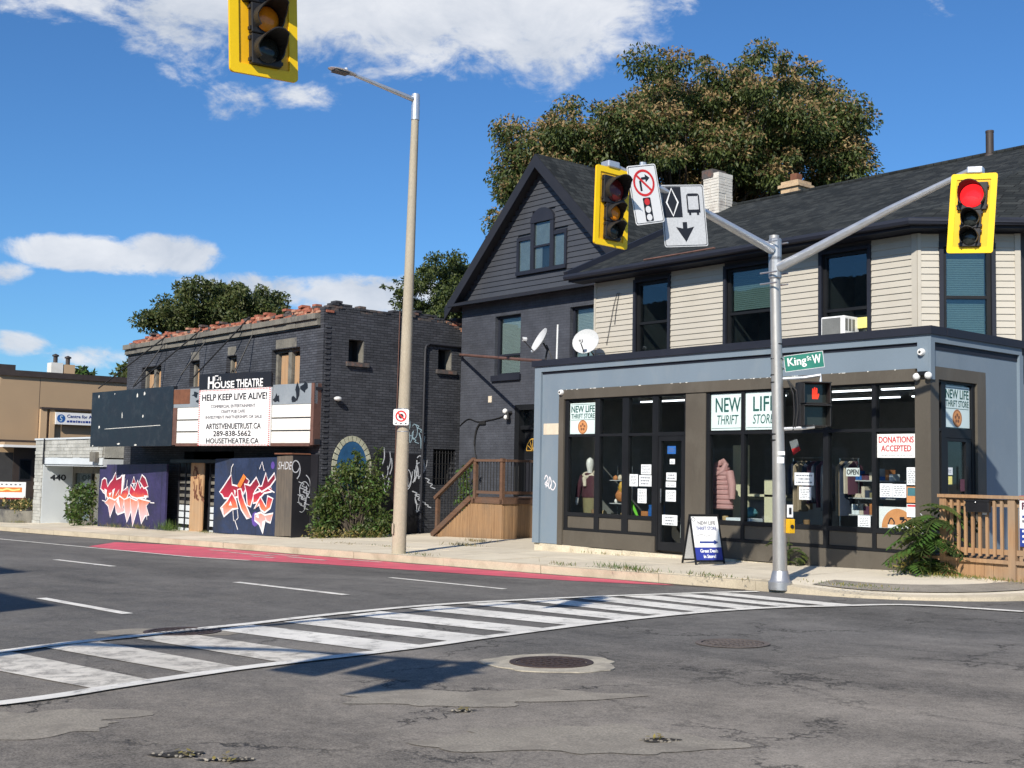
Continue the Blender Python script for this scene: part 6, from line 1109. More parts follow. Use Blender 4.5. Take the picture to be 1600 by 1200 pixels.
# ------------------------------------------------------------ traffic signals
def signal(o, ang, tilt, lit, label, visor_len=.2, sc_=1.0):
    """three lens signal head with yellow backboard; frame origin at the middle of the backboard"""
    fr = face_to(o, ang, tilt); t = thing('traffic_signal', fr.P(0, -.48 * sc_, 0), label, 'traffic light', 'traffic signal heads'); k = sc_
    MB().poly(fr, rrect(-.262 * k, .262 * k, -.475 * k, .475 * k, .03), -.012, 0).build('backboard', 'signal_yellow', t)
    bo = MB().ring(fr, rrect(-.262 * k, .262 * k, -.475 * k, .475 * k, .03), rrect(-.195 * k, .195 * k, -.405 * k, .405 * k, .01), 0, .012).build('border', 'signal_border', t)
    for (cy, hw, hh, lr, col, nm) in ((.20, .165, .165, .14, lit[0], 'red'), (-.075, .115, .108, .092, lit[1], 'amber'), (-.295, .115, .108, .092, lit[2], 'green')):
        cy, hw, hh, lr = cy * k, hw * k, hh * k, lr * k
        s = MB().box(fr, -hw, hw, cy - hh, cy + hh, -.12, .05).build('%s_section' % nm, 'signal_black', t, bevel=.008)
        MB().lathe(fr.P(0, cy, .05), fr.n, [(lr, .006), (lr * .98, .012), (lr * .8, .024), (lr * .4, .032), (0, .034)], 24).build('lens', col, s, True)
        mb = MB(); n = 24; vl = visor_len * (1.25 if nm == 'red' else 1.0) * k; vs = []
        for i in range(n + 1):
            th = R(-42) + R(264) * i / n; L = vl * (0.35 + .65 * max(0, math.sin(th)) if math.sin(th) < .6 else 1.0 * (.74 + .26 * math.sin(th)))
            for (r_, dd) in ((lr + .012, .05), (lr + .014, .05 + L), (lr + .006, .05 + L), (lr + .004, .05)): vs.append(fr.P(r_ * math.cos(th), cy + r_ * math.sin(th), dd))
        mb.add(vs, [(i * 4 + a, i * 4 + (a + 1) % 4, (i + 1) * 4 + (a + 1) % 4, (i + 1) * 4 + a) for i in range(n) for a in range(3)]); mb.build('visor', 'visor_black', s)
        mb = MB()
        for sd in (-1, 1):
            for q in (-.7, .7): mb.box(fr, sd * hw - .012, sd * hw + .012, cy + q * hh - .012, cy + q * hh + .012, .01, .045)
        mb.each('clip', 'signal_black', s)
    MB().box(fr, -.09, .09, .475 * k, .56 * k, -.12, .03).build('hanger', 'aluminium', t, bevel=.015); return t, fr
SPX, SPY = -10.23, 13.30; zb = sw(SPX, SPY); SP = thing('signal_pole', (SPX, SPY, zb), 'steel signal pole with two tapered mast arms at the corner', 'signal pole')
PT = Vector((-10.30, 13.24, 4.82))
MB().tube([Vector((SPX, SPY, zb + .05)), Vector((SPX - .02, SPY - .02, 2.0)), PT], [.098, .082, .068], 18).build('pole', 'steel_pole', SP, True); MB().lathe((SPX, SPY, zb), (0, 0, 1), [(.16, -.1), (.16, .0), (.13, .03), (.105, .14), (.10, .15)], 16).build('base_flange', 'galvanised', SP, True)
RA0, RA1 = Vector((-10.22, 13.26, 4.38)), Vector((-7.45, 13.30, 5.20)); MB().tube([RA0, RA0 + (RA1 - RA0) * .1, RA0 + (RA1 - RA0) * .6 + Vector((0, 0, .035)), RA1 + Vector((0, 0, .02))], [.072, .066, .048, .034], 12).build('mast_arm', 'aluminium', SP, True)
LA0, LA1 = Vector((-10.28, 13.15, 4.62)), Vector((-10.22, 10.1, 5.20)); MB().tube([LA0, LA0 + (LA1 - LA0) * .1, LA0 + (LA1 - LA0) * .6 + Vector((0, 0, .03)), LA1], [.068, .062, .046, .034], 12).build('mast_arm', 'aluminium', SP, True)
for (p, m_) in ((RA0, 0), (LA0, 1)): MB().lathe((PT.x + .01, PT.y + .01, p.z - .16), (0, 0, 1), [(.075, 0), (.088, .02), (.088, .30), (.075, .32)], 14).build('clamp', 'galvanised', SP)
mb = MB()
for zq in (4.72, 4.3, 4.15):
    for a in (-.12, .12): mb.tube([(PT.x - .14, PT.y + a, zq), (PT.x + .14, PT.y + a, zq)], .012, 5)
mb.each('bolt', 'galvanised', SP)
for zq in (3.32, 3.12, 2.90, 2.80, 2.10, 2.02): MB().lathe((SPX - .045, SPY - .03, zq), (0, 0, 1), [(.078, 0), (.083, .004), (.083, .016), (.078, .02)], 14).build('band', 'black_frame', SP)
boxo('sticker', 'sign_white', SP, face_to((SPX - .0, SPY, 0), -48), -.05, .04, 1.72, 1.80, .080, .090); boxo('sticker', 'sign_white', SP, face_to((SPX, SPY, 0), -48), -.04, .05, 1.83, 1.88, .080, .089)
LIT = ('lens_red_lit', 'lens_dark', 'lens_dark'); OFF = ('lens_red_off', 'lens_amber', 'lens_dark')
signal((-7.42, 13.27, 4.69), -72, -4.0, LIT, 'signal with its red light lit on the right hand mast arm'); signal((-10.2, 10.03, 4.69), -3, -1.5, OFF, 'yellow backed signal turned to the right on the left hand mast arm', .17)
# signs on the left arm
def sign_plate(name, fr, hw, hh, label, m='sign_white', rad=.03):
    t = thing(name, fr.P(0, -hh, 0), label, 'road sign'); MB().poly(fr, rrect(-hw, hw, -hh, hh, rad), -.004, 0).build('plate', m, t); MB().ring(fr, rrect(-hw + .012, hw - .012, -hh + .012, hh - .012, rad * .8), rrect(-hw + .02, hw - .02, -hh + .02, hh - .02, rad * .7), .0005, .001).build('border', 'sign_black', t); return t
f1 = face_to((-10.13, 10.54, 4.92), -8, 13); s1 = sign_plate('no_right_turn_sign', f1, .225, .36, 'white no right turn on red sign tilted beside the signal'); s1['label'] = 'tilted white no right turn on red sign on the left mast arm'
MB().ring(f1, circle(0, .14, .165, 30), circle(0, .14, .135, 30), .0008, .002).ribbon(f1, [(-.105, .245), (.105, .035)], .028, .0024).build('red_ring', 'sign_red', s1); MB().ribbon(f1, [(-.055, .045), (-.055, .16), (-.02, .195), (.03, .195)], .032, .0016).poly(f1, [(.03, .245), (.10, .195), (.03, .145)], .0016).build('turn_arrow', 'sign_black', s1)
MB().poly(f1, rrect(-.06, .06, -.33, -.04, .015), .001).build('light_symbol', 'sign_black', s1); MB().poly(f1, circle(0, -.09, .042, 16), .0016).build('red_disc', 'sign_red', s1); MB().poly(f1, circle(0, -.185, .042, 16), .0016).poly(f1, circle(0, -.28, .042, 16), .0016).each('white_disc', 'sign_white', s1)
f2 = face_to((-10.12, 11.22, 4.76), -22, 6); s2 = sign_plate('bus_lane_sign', f2, .30, .39, 'grey bus lane sign with white diamond, bus and down arrow', 'sign_grey')
MB().poly(f2, [(-.275, -.02), (-.02, -.02), (-.02, .365), (-.275, .365)], .0014).build('black_panel', 'sign_black', s2); dm = [(-.148, .345), (-.07, .17), (-.148, -.0), (-.226, .17)]; MB().ribbon(f2, dm, .022, .002, True).build('diamond', 'sign_white', s2)
MB().ribbon(f2, rrect(.06, .22, .06, .27, .025), .018, .0016, True).box(f2, .05, .23, .035, .075, .0014, .0018).box(f2, .07, .10, .005, .036, .0014, .0018).box(f2, .18, .21, .005, .036, .0014, .0018).box(f2, .075, .205, .245, .262, .0014, .0018).build('bus_symbol', 'sign_black', s2)
MB().poly(f2, [(-.03, -.08), (.03, -.08), (.03, -.16), (.125, -.14), (0, -.33), (-.125, -.14), (-.03, -.16)], .0016).build('down_arrow', 'sign_black', s2)
MB().tube([(-10.22, 10.56, 5.10), (-10.20, 10.56, 5.33)], .04, 8).build('sign_clamp', 'aluminium', SP)
# street name, walk signal, push button
fk = face_to((-10.02, 13.53, 3.10), -62, 7.0); kn = thing('street_name_sign', fk.P(0, -.1, 0), 'green King St W street name sign on the signal pole', 'street sign'); MB().box(fk, -.265, .265, -.112, .112, -.006, 0).build('blade', 'sign_green', kn); MB().ring(fk, rrect(-.265, .265, -.112, .112, .005, 1), rrect(-.257, .257, -.104, .104, .005, 1), .0, .001).build('border', 'sign_grey', kn)
lettering(kn, fk, 'King', -.215, .03, -.07, .072, .002, 'sign_white', .003); lettering(kn, fk, 'St', .045, .10, .005, .066, .002, 'sign_white', .001); lettering(kn, fk, 'W', .115, .225, -.045, .072, .002, 'sign_white', .003)
MB().tube([fk.P(-.33, -.06, -.02), fk.P(-.22, -.06, -.02)], .012, 5).tube([fk.P(-.33, .06, -.02), fk.P(-.22, .06, -.02)], .012, 5).each('bracket', 'galvanised', kn)
fpd = face_to((-9.93, 13.62, 2.52), -35); pd = thing('pedestrian_signal', fpd.P(0, -.3, 0), 'black pedestrian signal showing a red hand on the signal pole', 'walk signal')
MB().box(fpd, -.19, .19, -.305, .305, -.2, 0).build('housing', 'signal_black', pd, bevel=.015)
for cy in (.152, -.152):
    vs = []; mb = MB()
    mb.box(fpd, -.185, -.172, cy - .14, cy + .14, 0, .16).box(fpd, .172, .185, cy - .14, cy + .14, 0, .16).box(fpd, -.185, .185, cy + .13, cy + .143, 0, .2).box(fpd, -.185, .185, cy - .143, cy - .13, 0, .06); mb.build('visor', 'visor_black', pd); boxo('lens', 'lens_dark', pd, fpd, -.165, .165, cy - .125, cy + .125, .001, .01)
MB().poly(fpd, [(x_ * .75 + .02, .15 + (y_ - .16) * .85) for x_, y_ in [(-.055, .07), (.05, .07), (.075, .15), (.055, .16), (.04, .13), (.04, .24), (.015, .25), (.01, .18), (.0, .255), (-.022, .255), (-.025, .18), (-.035, .24), (-.055, .235), (-.058, .13)]], .012).build('red_hand', 'hand_lit', pd)
mb = MB()
for cy in (.25, .05, -.05, -.25): mb.box(fpd, .185, .205, cy - .015, cy + .015, -.03, 0)
mb.each('clip', 'galvanised', pd)
MB().tube([(SPX, SPY, 2.86), (-10.02, 13.52, 2.88), (-9.86, 13.68, 2.92), (-9.86, 13.68, 2.82)], .024, 8).tube([(SPX, SPY, 2.18), (-10.0, 13.5, 2.2), (-9.90, 13.6, 2.22)], .024, 8).each('bracket', 'aluminium', pd)
MB().tube([V(p) for p in [(-10.14, 13.36, 2.82), (-10.06, 13.42, 2.7), (-10.05, 13.44, 2.45), (-10.08, 13.42, 2.2)]], .014, 6).tube([V(p) for p in [(-10.14, 13.34, 2.84), (-10.08, 13.38, 2.65), (-10.08, 13.40, 2.4), (-10.1, 13.4, 2.15)]], .012, 6).each('cable', 'cable', pd)
fb = face_to((SPX + .06, SPY + .06, .98), -15); pbt = thing('push_button', fb.P(0, -.15, .08), 'yellow pedestrian push button box on the signal pole', 'push button'); boxo('box', 'button_yellow', pbt, fb, -.04, .06, -.19, .0, .03, .1, .008); boxo('plate', 'sign_white', pbt, fb, -.035, .055, .02, .19, .05, .062); boxo('plate_symbol', 'sign_black', pbt, fb, -.01, .03, .06, .15, .062, .064); MB().lathe(fb.P(.01, -.1, .1), fb.n, [(.028, 0), (.026, .012), (0, .016)], 12).build('button', 'signal_black', pbt)
# near signal pole, left of the camera: its two arms reach over the crossing
NP = thing('signal_pole', (-7.35, -2.0, rz(-7.4) + .13), 'steel signal pole on the near corner with an arm reaching into the view from above', 'signal pole')
MB().tube([(-7.35, -2.0, .1), (-7.35, -2.0, 5.1)], [.12, .09], 12).build('pole', 'steel_pole', NP, True); MB().tube([(-7.35, -2.0, 4.75), (-7.5, 1.2, 5.3), (-7.62, 4.05, 5.36)], [.07, .05, .035], 10).build('mast_arm', 'aluminium', NP, True); MB().tube([(-7.35, -2.0, 4.6), (-5.6, -1.3, 5.05), (-4.0, -.72, 5.2)], [.07, .05, .035], 10).build('mast_arm', 'aluminium', NP, True)
signal((-7.60, 4.0, 4.74), -2, 3.0, OFF, 'yellow backed signal with amber lens hanging in at the top edge', .22, 1.0)
signal((-4.0, -.72, 4.65), -8, 0, OFF, 'near side signal above the camera that shades the crossing')
for (o_, lab) in (((-4.38, -.86, 4.85), 'near side sign above the camera next to the signal'), ((-4.92, -1.04, 4.72), 'near side sign above the camera towards its pole')):
    fq = face_to(o_, -76); t_ = sign_plate('overhead_sign', fq, .25, .34, lab, 'sign_grey')
# ------------------------------------------------------------ things on and around the store
ac = thing('air_conditioner', (-11.95, 17.2, 3.95), 'white window air conditioner in the third upper window', 'air conditioner')
FAc = Fr((0, 17.22, 0), (1, 0, 0), (0, 0, 1), (0, -1, 0)); boxo('body', 'ac_white', ac, FAc, -12.32, -11.85, 3.92, 4.25, -.3, .12, .02); boxo('grille', 'ac_grille', ac, FAc, -12.29, -11.93, 3.95, 4.22, .12, .126)
mb = MB()
for k in range(3): mb.box(Fr((-11.85, 17.1, 0), (0, 1, 0), (0, 0, 1), (1, 0, 0)), .02 + k * .1, .09 + k * .1, 4.0, 4.2, 0, .004)
mb.build('side_louvre', 'ac_grille', ac); boxo('foam_filler', 'foam_yellow', ac, FAc, -11.84, -11.66, 4.06, 4.24, -.34, -.24)
def dish(o, ang, label, r_=.27, up=25):
    n = Vector((math.cos(R(ang)) * math.cos(R(up)), math.sin(R(ang)) * math.cos(R(up)), math.sin(R(up)))); t = thing('satellite_dish', (o[0], o[1], 3.7), label, 'satellite dish'); o = V(o)
    MB().lathe(o, n, [(0, -.005), (r_ * .4, .01), (r_ * .75, .045), (r_, .085), (r_, .095), (r_ * .75, .055), (r_ * .4, .02), (0, .005)], 24).build('reflector', 'dish_grey', t, True)
    low = (Vector((0, 0, -1)) - n * (-n.z)).normalized(); e = o + n * .42 + low * (r_ * .55); MB().tube([o + low * r_ * .9 + n * .07, e], .012, 6).build('feed_arm', 'cable', t); MB().tube([e - n * .02, e + (o - e).normalized() * .1], .045, 8).build('receiver', 'dish_grey', t)
    MB().tube([o - n * .02, o - n * .12 + Vector((0, 0, -.1)), Vector((o.x - .02, o.y + .05, 3.62))], .02, 6).tube([o - n * .1, Vector((o.x + .25, o.y + .15, 3.70))], .014, 6).build('mount', 'cable', t)
dish((-18.66, 16.42, 4.22), -113, 'grey satellite dish seen edge on at the left end of the shop roof', .29, 28); dish((-17.95, 17.0, 4.20), -62, 'grey satellite dish facing out in front of the upper siding', .28, 22)
rb = thing('rusty_brace', (-22.4, 18.2, 4.2), 'long rusty pipe running from the house corner to the shop roof', 'pipe'); MB().tube([(-26.3, 20.15, 4.74), (-18.35, 16.5, 3.80)], .035, 8).build('pipe', 'rusty_steel', rb, True); MB().ball((-26.3, 20.15, 4.74), .06, 8, 6).build('bracket', 'cable', rb)
mb = thing('antenna_stub', (-18.2, 16.4, 3.75), 'thin white stub mast on the shop roof between the dishes', 'mast'); MB().tube([(-18.22, 16.42, 3.7), (-18.20, 16.42, 4.55)], .018, 6).build('mast', 'lamp_white', mb)
def cctv(o, n, label):
    t = thing('security_camera', o, label, 'camera', 'security cameras on the shop'); n = V(n).normalized(); MB().lathe(o, n, [(.055, 0), (.055, .03), (.045, .06), (0, .07)], 14).build('dome', 'lamp_white', t, True); MB().ball(V(o) + n * .06, .022, 8, 6).build('lens', 'signal_black', t)
cctv(SF.P(-17.56, 3.12, .022), (0, -1, 0), 'white round security camera on the left end of the brown window head'); cctv(SF.P(-9.72, 3.40, .054), (0, -1, 0), 'security camera high on the blue corner of the shop front')
el_ = thing('emergency_light', SF.P(-9.72, 3.05, .1), 'twin lamp floodlight under the blue corner of the shop', 'light'); MB().ball(SF.P(-9.79, 3.04, .09), .055, 10, 8).ball(SF.P(-9.60, 3.05, .09), .055, 10, 8).each('lamp', 'lamp_white', el_, True); boxo('base', 'black_frame', el_, SF, -9.76, -9.62, 3.06, 3.11, .03, .1)
wr = thing('wall_wire', (-17.6, 17.4, 4.6), 'thin wires looping on the beige siding above the left dish', 'cable'); MB().tube([UP.P(*p, .04) for p in curve_pts([(-17.55, 5.25), (-17.65, 5.0), (-17.75, 4.6), (-17.85, 4.2)])], .006, 4).tube([UP.P(*p, .04) for p in curve_pts([(-17.5, 5.25), (-17.58, 4.9), (-17.62, 4.6)])], .006, 4).each('wire', 'cable', wr)
# A-frame board
AB = thing('sidewalk_sign', (-13.3, 15.2, sw(-13.3, 15.2)), 'A-frame pavement sign with blue foot reading Great Deals in Store', 'A-frame sign'); zb = sw(-13.3, 15.2)
pa = Vector((-13.30, 15.28, zb)); un = Vector((math.cos(R(-20)), math.sin(R(-20)), 0)); uu = Vector((-un.y, un.x, 0)); Hh, Wd, Sp = .80, .54, .24
fA = Fr(pa + un * Sp, uu, (-un * Sp + Vector((0, 0, Hh))), (un * Hh + Vector((0, 0, Sp)))); fB_ = Fr(pa - un * Sp, -uu, (un * Sp + Vector((0, 0, Hh))), (-un * Hh + Vector((0, 0, Sp)))); SLn = math.hypot(Hh, Sp)
for f, nm in ((fA, 'front_panel'), (fB_, 'rear_panel')): boxo(nm, 'sign_white' if f is fA else 'sign_grey', AB, f, -Wd / 2 + .02, Wd / 2 - .02, .06, SLn - .02, -.012, -.004)
for f in (fA, fB_): MB().box(f, -Wd / 2, -Wd / 2 + .025, 0, SLn, -.02, .006).box(f, Wd / 2 - .025, Wd / 2, 0, SLn, -.02, .006).box(f, -Wd / 2 + .025, Wd / 2 - .025, SLn - .03, SLn, -.02, .006).box(f, -Wd / 2 + .025, Wd / 2 - .025, .05, .075, -.02, .006).build('frame', 'black_frame', AB)
boxo('blue_foot', 'sign_blue', AB, fA, -Wd / 2 + .026, Wd / 2 - .026, .076, .285, -.004, .0); lettering(AB, fA, 'NEW LIFE', -.13, .19, .66, .72, .0, 'ink_grey', .002); lettering(AB, fA, 'THRIFT STORE', -.17, .20, .57, .63, .0, 'ink_blue', .001); lettering(AB, fA, 'Great Deals', -.15, .17, .20, .255, .002, 'sign_white', .003); lettering(AB, fA, 'in Store!', -.10, .12, .11, .165, .002, 'sign_white', .003)
MB().ribbon(fA, [(-.14, .37), (.12, .37)], .03, .0).poly(fA, [(.12, .41), (.20, .37), (.12, .33)], .0).build('arrow', 'ink_blue', AB); MB().ring(fA, circle(-.2, .75, .035, 16), circle(-.2, .75, .027, 16), -.003, .0).build('emblem', 'ink_grey', AB); MB().ribbon(fA, curve_pts([(-.17, .48), (-.08, .5), (0, .47), (.1, .5)]), .006, .0).build('script', 'ink_grey', AB)
# ------------------------------------------------------------ goods behind the shop glass
def ellip(rows, seg=16):
    vs, fs = [], []
    for (c, rx, ry) in rows:
        for k in range(seg): t_ = 2 * math.pi * k / seg; vs.append((c[0] + rx * math.cos(t_), c[1] + ry * math.sin(t_), c[2]))
    n = len(rows); fs = [(i * seg + k, i * seg + (k + 1) % seg, (i + 1) * seg + (k + 1) % seg, (i + 1) * seg + k) for i in range(n - 1) for k in range(seg)] + [tuple(range(seg))[::-1], tuple(range((n - 1) * seg, n * seg))]
    return vs, fs
MX, MY = -17.30, 16.52; mn = thing('mannequin', (MX, MY, .70), 'shop mannequin in maroon sweater, cream scarf and khaki trousers', 'mannequin')
MB().add(*ellip([((MX, MY, 1.52), .05, .05), ((MX, MY, 1.60), .05, .05), ((MX, MY, 1.66), .06, .07), ((MX, MY, 1.74), .072, .085), ((MX, MY, 1.82), .06, .07), ((MX, MY, 1.86), .02, .02)])).build('head', 'mannequin', mn, True)
MB().add(*ellip([((MX, MY, 1.08), .17, .12), ((MX, MY, 1.12), .19, .13), ((MX, MY, 1.25), .175, .12), ((MX, MY, 1.42), .20, .125), ((MX, MY, 1.50), .19, .11), ((MX, MY, 1.56), .09, .08)])).build('sweater', 'maroon', mn, True)
for s in (-1, 1): MB().tube([(MX + s * .18, MY, 1.5), (MX + s * .28, MY - .02, 1.28), (MX + s * .30, MY - .04, 1.08)], [.07, .058, .048], 10).build('sleeve', 'maroon', mn, True); MB().tube([(MX + s * .30, MY - .04, 1.10), (MX + s * .30, MY - .06, .99), (MX + s * .29, MY - .07, .93)], [.03, .036, .015], 8).build('hand', 'mannequin', mn, True)
MB().add(*ellip([((MX, MY, .70), .12, .1), ((MX, MY, .9), .14, .11), ((MX, MY, 1.10), .165, .115)])).build('trousers', 'khaki', mn, True)
MB().tube([(MX - .12, MY - .04, 1.52), (MX, MY - .11, 1.46), (MX + .12, MY - .04, 1.52), (MX + .05, MY + .1, 1.57), (MX - .1, MY + .08, 1.56), (MX - .13, MY - .03, 1.53)], .045, 8).tube([(MX - .02, MY - .13, 1.47), (MX + .02, MY - .15, 1.30)], [.045, .03], 8).build('scarf', 'scarf', mn, True)
cx, cy = -13.93, 16.48; ct = thing('puffer_coat', (cx, cy, .95), 'long pink quilted puffer coat on display in the shop window', 'coat')
rows = []
for k in range(9):
    z0 = .97 + k * .083; wd = .245 - .012 * k if k < 7 else .2 - .05 * (k - 7)
    rows += [((cx, cy, z0), wd * .92, .11), ((cx, cy, z0 + .02), wd, .13), ((cx, cy, z0 + .062), wd, .13)]
MB().add(*ellip(rows)).build('quilted_body', 'pink_coat', ct, True); MB().tube([(cx - .08, cy - .07, 1.63), (cx - .1, cy - .02, 1.74), (cx, cy + .04, 1.80), (cx + .1, cy - .02, 1.74), (cx + .08, cy - .07, 1.63), (cx, cy - .1, 1.58), (cx - .08, cy - .07, 1.63)], .055, 8).build('hood', 'pink_coat', ct, True)
for s in (-1, 1): MB().tube([(cx + s * .17, cy, 1.62), (cx + s * .25, cy - .03, 1.40), (cx + s * .27, cy - .05, 1.15)], [.075, .07, .055], 10).build('sleeve', 'pink_coat', ct, True)
def boot(o, m, label, ang=0):
    t = thing('boot', o, label, 'boot', 'boots in the shop window'); o = V(o); d = Vector((math.cos(R(ang)), math.sin(R(ang)), 0)); MB().tube([o + Vector((0, 0, .04)) - d * .06, o + Vector((0, 0, .05)), o + d * .1 + Vector((0, 0, .04)), o + d * .17 + Vector((0, 0, .03))], [.04, .05, .05, .02], 10).build('foot', m, t, True); MB().tube([o + Vector((0, 0, .05)) - d * .02, o + Vector((0, 0, .16)) - d * .03], [.05, .055], 10).build('shaft', m, t, True)
boot((-14.02, 16.32, .70), 'boot_tan', 'left tan boot below the pink coat', -60); boot((-13.72, 16.34, .70), 'boot_tan', 'right tan boot below the pink coat', -30); boot((-12.08, 16.4, .70), 'boot_brown', 'brown boot under the clothes rack', -40); boot((-16.95, 16.3, .70), 'boot_brown', 'brown shoe beside the mannequin', -60)
sh = thing('cream_shelf', (-13.8, 17.1, .28), 'cream shelf panel standing behind the pink coat', 'shelf'); boxo('panel', 'shelf_cream', sh, WX, -14.20, -13.86, 17.1, 17.14, .28, 2.1); boxo('panel', 'shelf_cream', sh, WX, -13.42, -13.22, 17.0, 17.04, .28, 1.5); boxo('shelf', 'shelf_cream', sh, WX, -13.84, -13.2, 17.0, 17.35, 1.2, 1.24)
bn = thing('storage_bin', (-13.3, 16.4, .70), 'clear blue storage bin of clothes low in the shop window', 'bin'); MB().poly(WX, [(-13.62, 16.22), (-13.06, 16.22), (-13.06, 16.5), (-13.62, 16.5)], .705, .84).build('tub', 'paper', bn); MB().ball((-13.4, 16.6, .92), (.14, .12, .1), 10, 8, .08).build('clothes', 'cloth_teal', bn, True)
gs = thing('glass_shelves', (-16.55, 16.8, .7), 'small glass display stand of ornaments beside the mannequin', 'display stand')
for z0 in (.98, 1.42): boxo('shelf', 'shelf_white', gs, WX, -16.75, -16.35, 16.5, 16.75, z0, z0 + .015)
for xx_ in (-16.75, -16.36): MB().tube([(xx_, 16.74, .7), (xx_, 16.74, 1.7)], .008, 5).build('upright', 'chrome', gs)
for k, (xx_, z0, m, r_) in enumerate([(-16.62, 1.47, 'toy_orange', .05), (-16.5, 1.48, 'scarf', .05), (-16.42, 1.30, 'toy_gold', .10), (-16.48, 1.15, 'toy_orange', .11), (-16.6, 1.03, 'mannequin', .04), (-16.92, .77, 'boot_tan', .07), (-16.40, .78, 'boot_tan', .06)]):
    t = thing('ornament', (xx_, 16.55, z0 - r_), 'small %s ornament on the display beside the mannequin, %s' % ({'toy_orange': 'orange', 'scarf': 'cream', 'toy_gold': 'gold', 'mannequin': 'white', 'boot_tan': 'tan'}[m], ['on the top shelf at left', 'on the top shelf at right', 'hanging at the right edge', 'below the gold one', 'on the lower shelf', 'on the floor at left', 'on the floor at right'][k]), 'ornament', 'ornaments in the window'); MB().ball((xx_, 16.55, z0), (r_, r_ * .8, r_ * 1.1), 10, 8, .12).build('body', m, t, True)
ty = thing('green_toy_bat', (-15.8, 16.25, .7), 'bright green toy bat leaning in the shop window', 'toy'); MB().tube([(-15.70, 16.25, .72), (-15.78, 16.24, .86), (-15.96, 16.22, 1.14)], [.02, .03, .036], 8).build('bat', 'toy_green', ty, True); MB().ball((-15.98, 16.26, .79), .07, 10, 8, .1).build('ball', 'toy_gold', ty, True)
bx_ = thing('toy_box', (-15.35, 16.3, .7), 'blue and brown boxes of toys beside the green bat', 'box'); boxo('carton', 'sign_teal_blue', bx_, WX, -15.42, -15.2, 16.2, 16.4, .7, 1.0); boxo('carton', 'toy_orange', bx_, WX, -15.62, -15.45, 16.22, 16.38, .7, .88)
def rack(x0, x1, y, z, cols, label, sd):
    t = thing('clothes_rack', ((x0 + x1) / 2, y, .3), label, 'clothes rack'); MB().tube([(x0, y, .3), (x0, y, z), (x1, y, z), (x1, y, .3)], .015, 6).build('frame', 'chrome', t); r_ = random.Random(sd); n = len(cols)
    for k, m in enumerate(cols):
        xx_ = x0 + .06 + (x1 - x0 - .12) * k / max(1, n - 1); L = r_.uniform(.55, .95); MB().add(*ellip([((xx_, y, z - L), .035, .2), ((xx_, y, z - L * .4), .035, .21), ((xx_, y, z - .14), .03, .2), ((xx_, y, z - .05), .015, .05)], 10)).build('garment', m, t, True)
rack(-12.62, -11.86, 16.75, 1.87, ['cloth_navy', 'cloth_tan', 'cloth_tan', 'cloth_navy', 'cloth_wine', 'cloth_navy', 'cloth_wine', 'cloth_grey'], 'rack of mixed coats behind the bold notice', 1); rack(-11.80, -11.45, 16.9, 1.87, ['cloth_tan', 'cloth_navy', 'scarf', 'cloth_wine'], 'short rack of coats left of the OPEN sign', 2)
sv = thing('goods_shelf', (-11.2, 17.0, .28), 'shop shelves with books, plates and cups behind the OPEN sign', 'shelf')
for z0 in (.95, 1.22, 1.50): boxo('board', 'shelf_white', sv, WX, -11.6, -10.75, 16.85, 17.15, z0, z0 + .02)
r_ = random.Random(4)
for z0 in (.97, 1.24, 1.52):
    xx_ = -11.55
    while xx_ < -10.82:
        w_ = r_.uniform(.04, .13); boxo('item', r_.choice(['cloth_teal', 'paper', 'toy_orange', 'cloth_wine', 'scarf', 'sign_teal_blue', 'cloth_navy', 'khaki']), sv, WX, xx_, xx_ + w_ - .01, 16.86, 17.05, z0, z0 + r_.uniform(.06, .2)); xx_ += w_
fg = thing('small_flag', (-12.1, 16.2, 1.95), 'small folded flag hanging high in the window behind the walk signal', 'flag'); MB().poly(SF, [(-12.22, 2.12), (-12.07, 2.16), (-12.0, 1.98), (-12.14, 1.90)], -.12, -.115).build('cloth', 'cloth_grey', fg); MB().poly(SF, [(-12.17, 2.0), (-12.02, 2.04), (-12.0, 1.98), (-12.14, 1.90)], -.114, -.112).build('stripe', 'sign_red', fg)
ct2 = thing('counter', (-14.6, 19.5, .28), 'pale shop counter seen through the door', 'counter'); boxo('front', 'shelf_white', ct2, WX, -15.6, -13.8, 19.2, 19.7, .28, 1.1); boxo('top', 'shelf_cream', ct2, WX, -15.65, -13.75, 19.15, 19.75, 1.1, 1.14)
for k, (xx_, w_, h, m) in enumerate([(-15.0, .3, .5, 'shelf_white'), (-14.65, .25, .35, 'mannequin'), (-14.85, .4, .2, 'cloth_grey')]):
    t = thing('stacked_box', (xx_, 17.2, .28), 'pale box of goods behind the door glass, %s' % ['tall one', 'middle sized one', 'low grey one'][k], 'box', 'boxes behind the shop door'); boxo('carton', m, t, WX, xx_, xx_ + w_, 16.6 + k * .3, 16.9 + k * .3, .28, .28 + h)
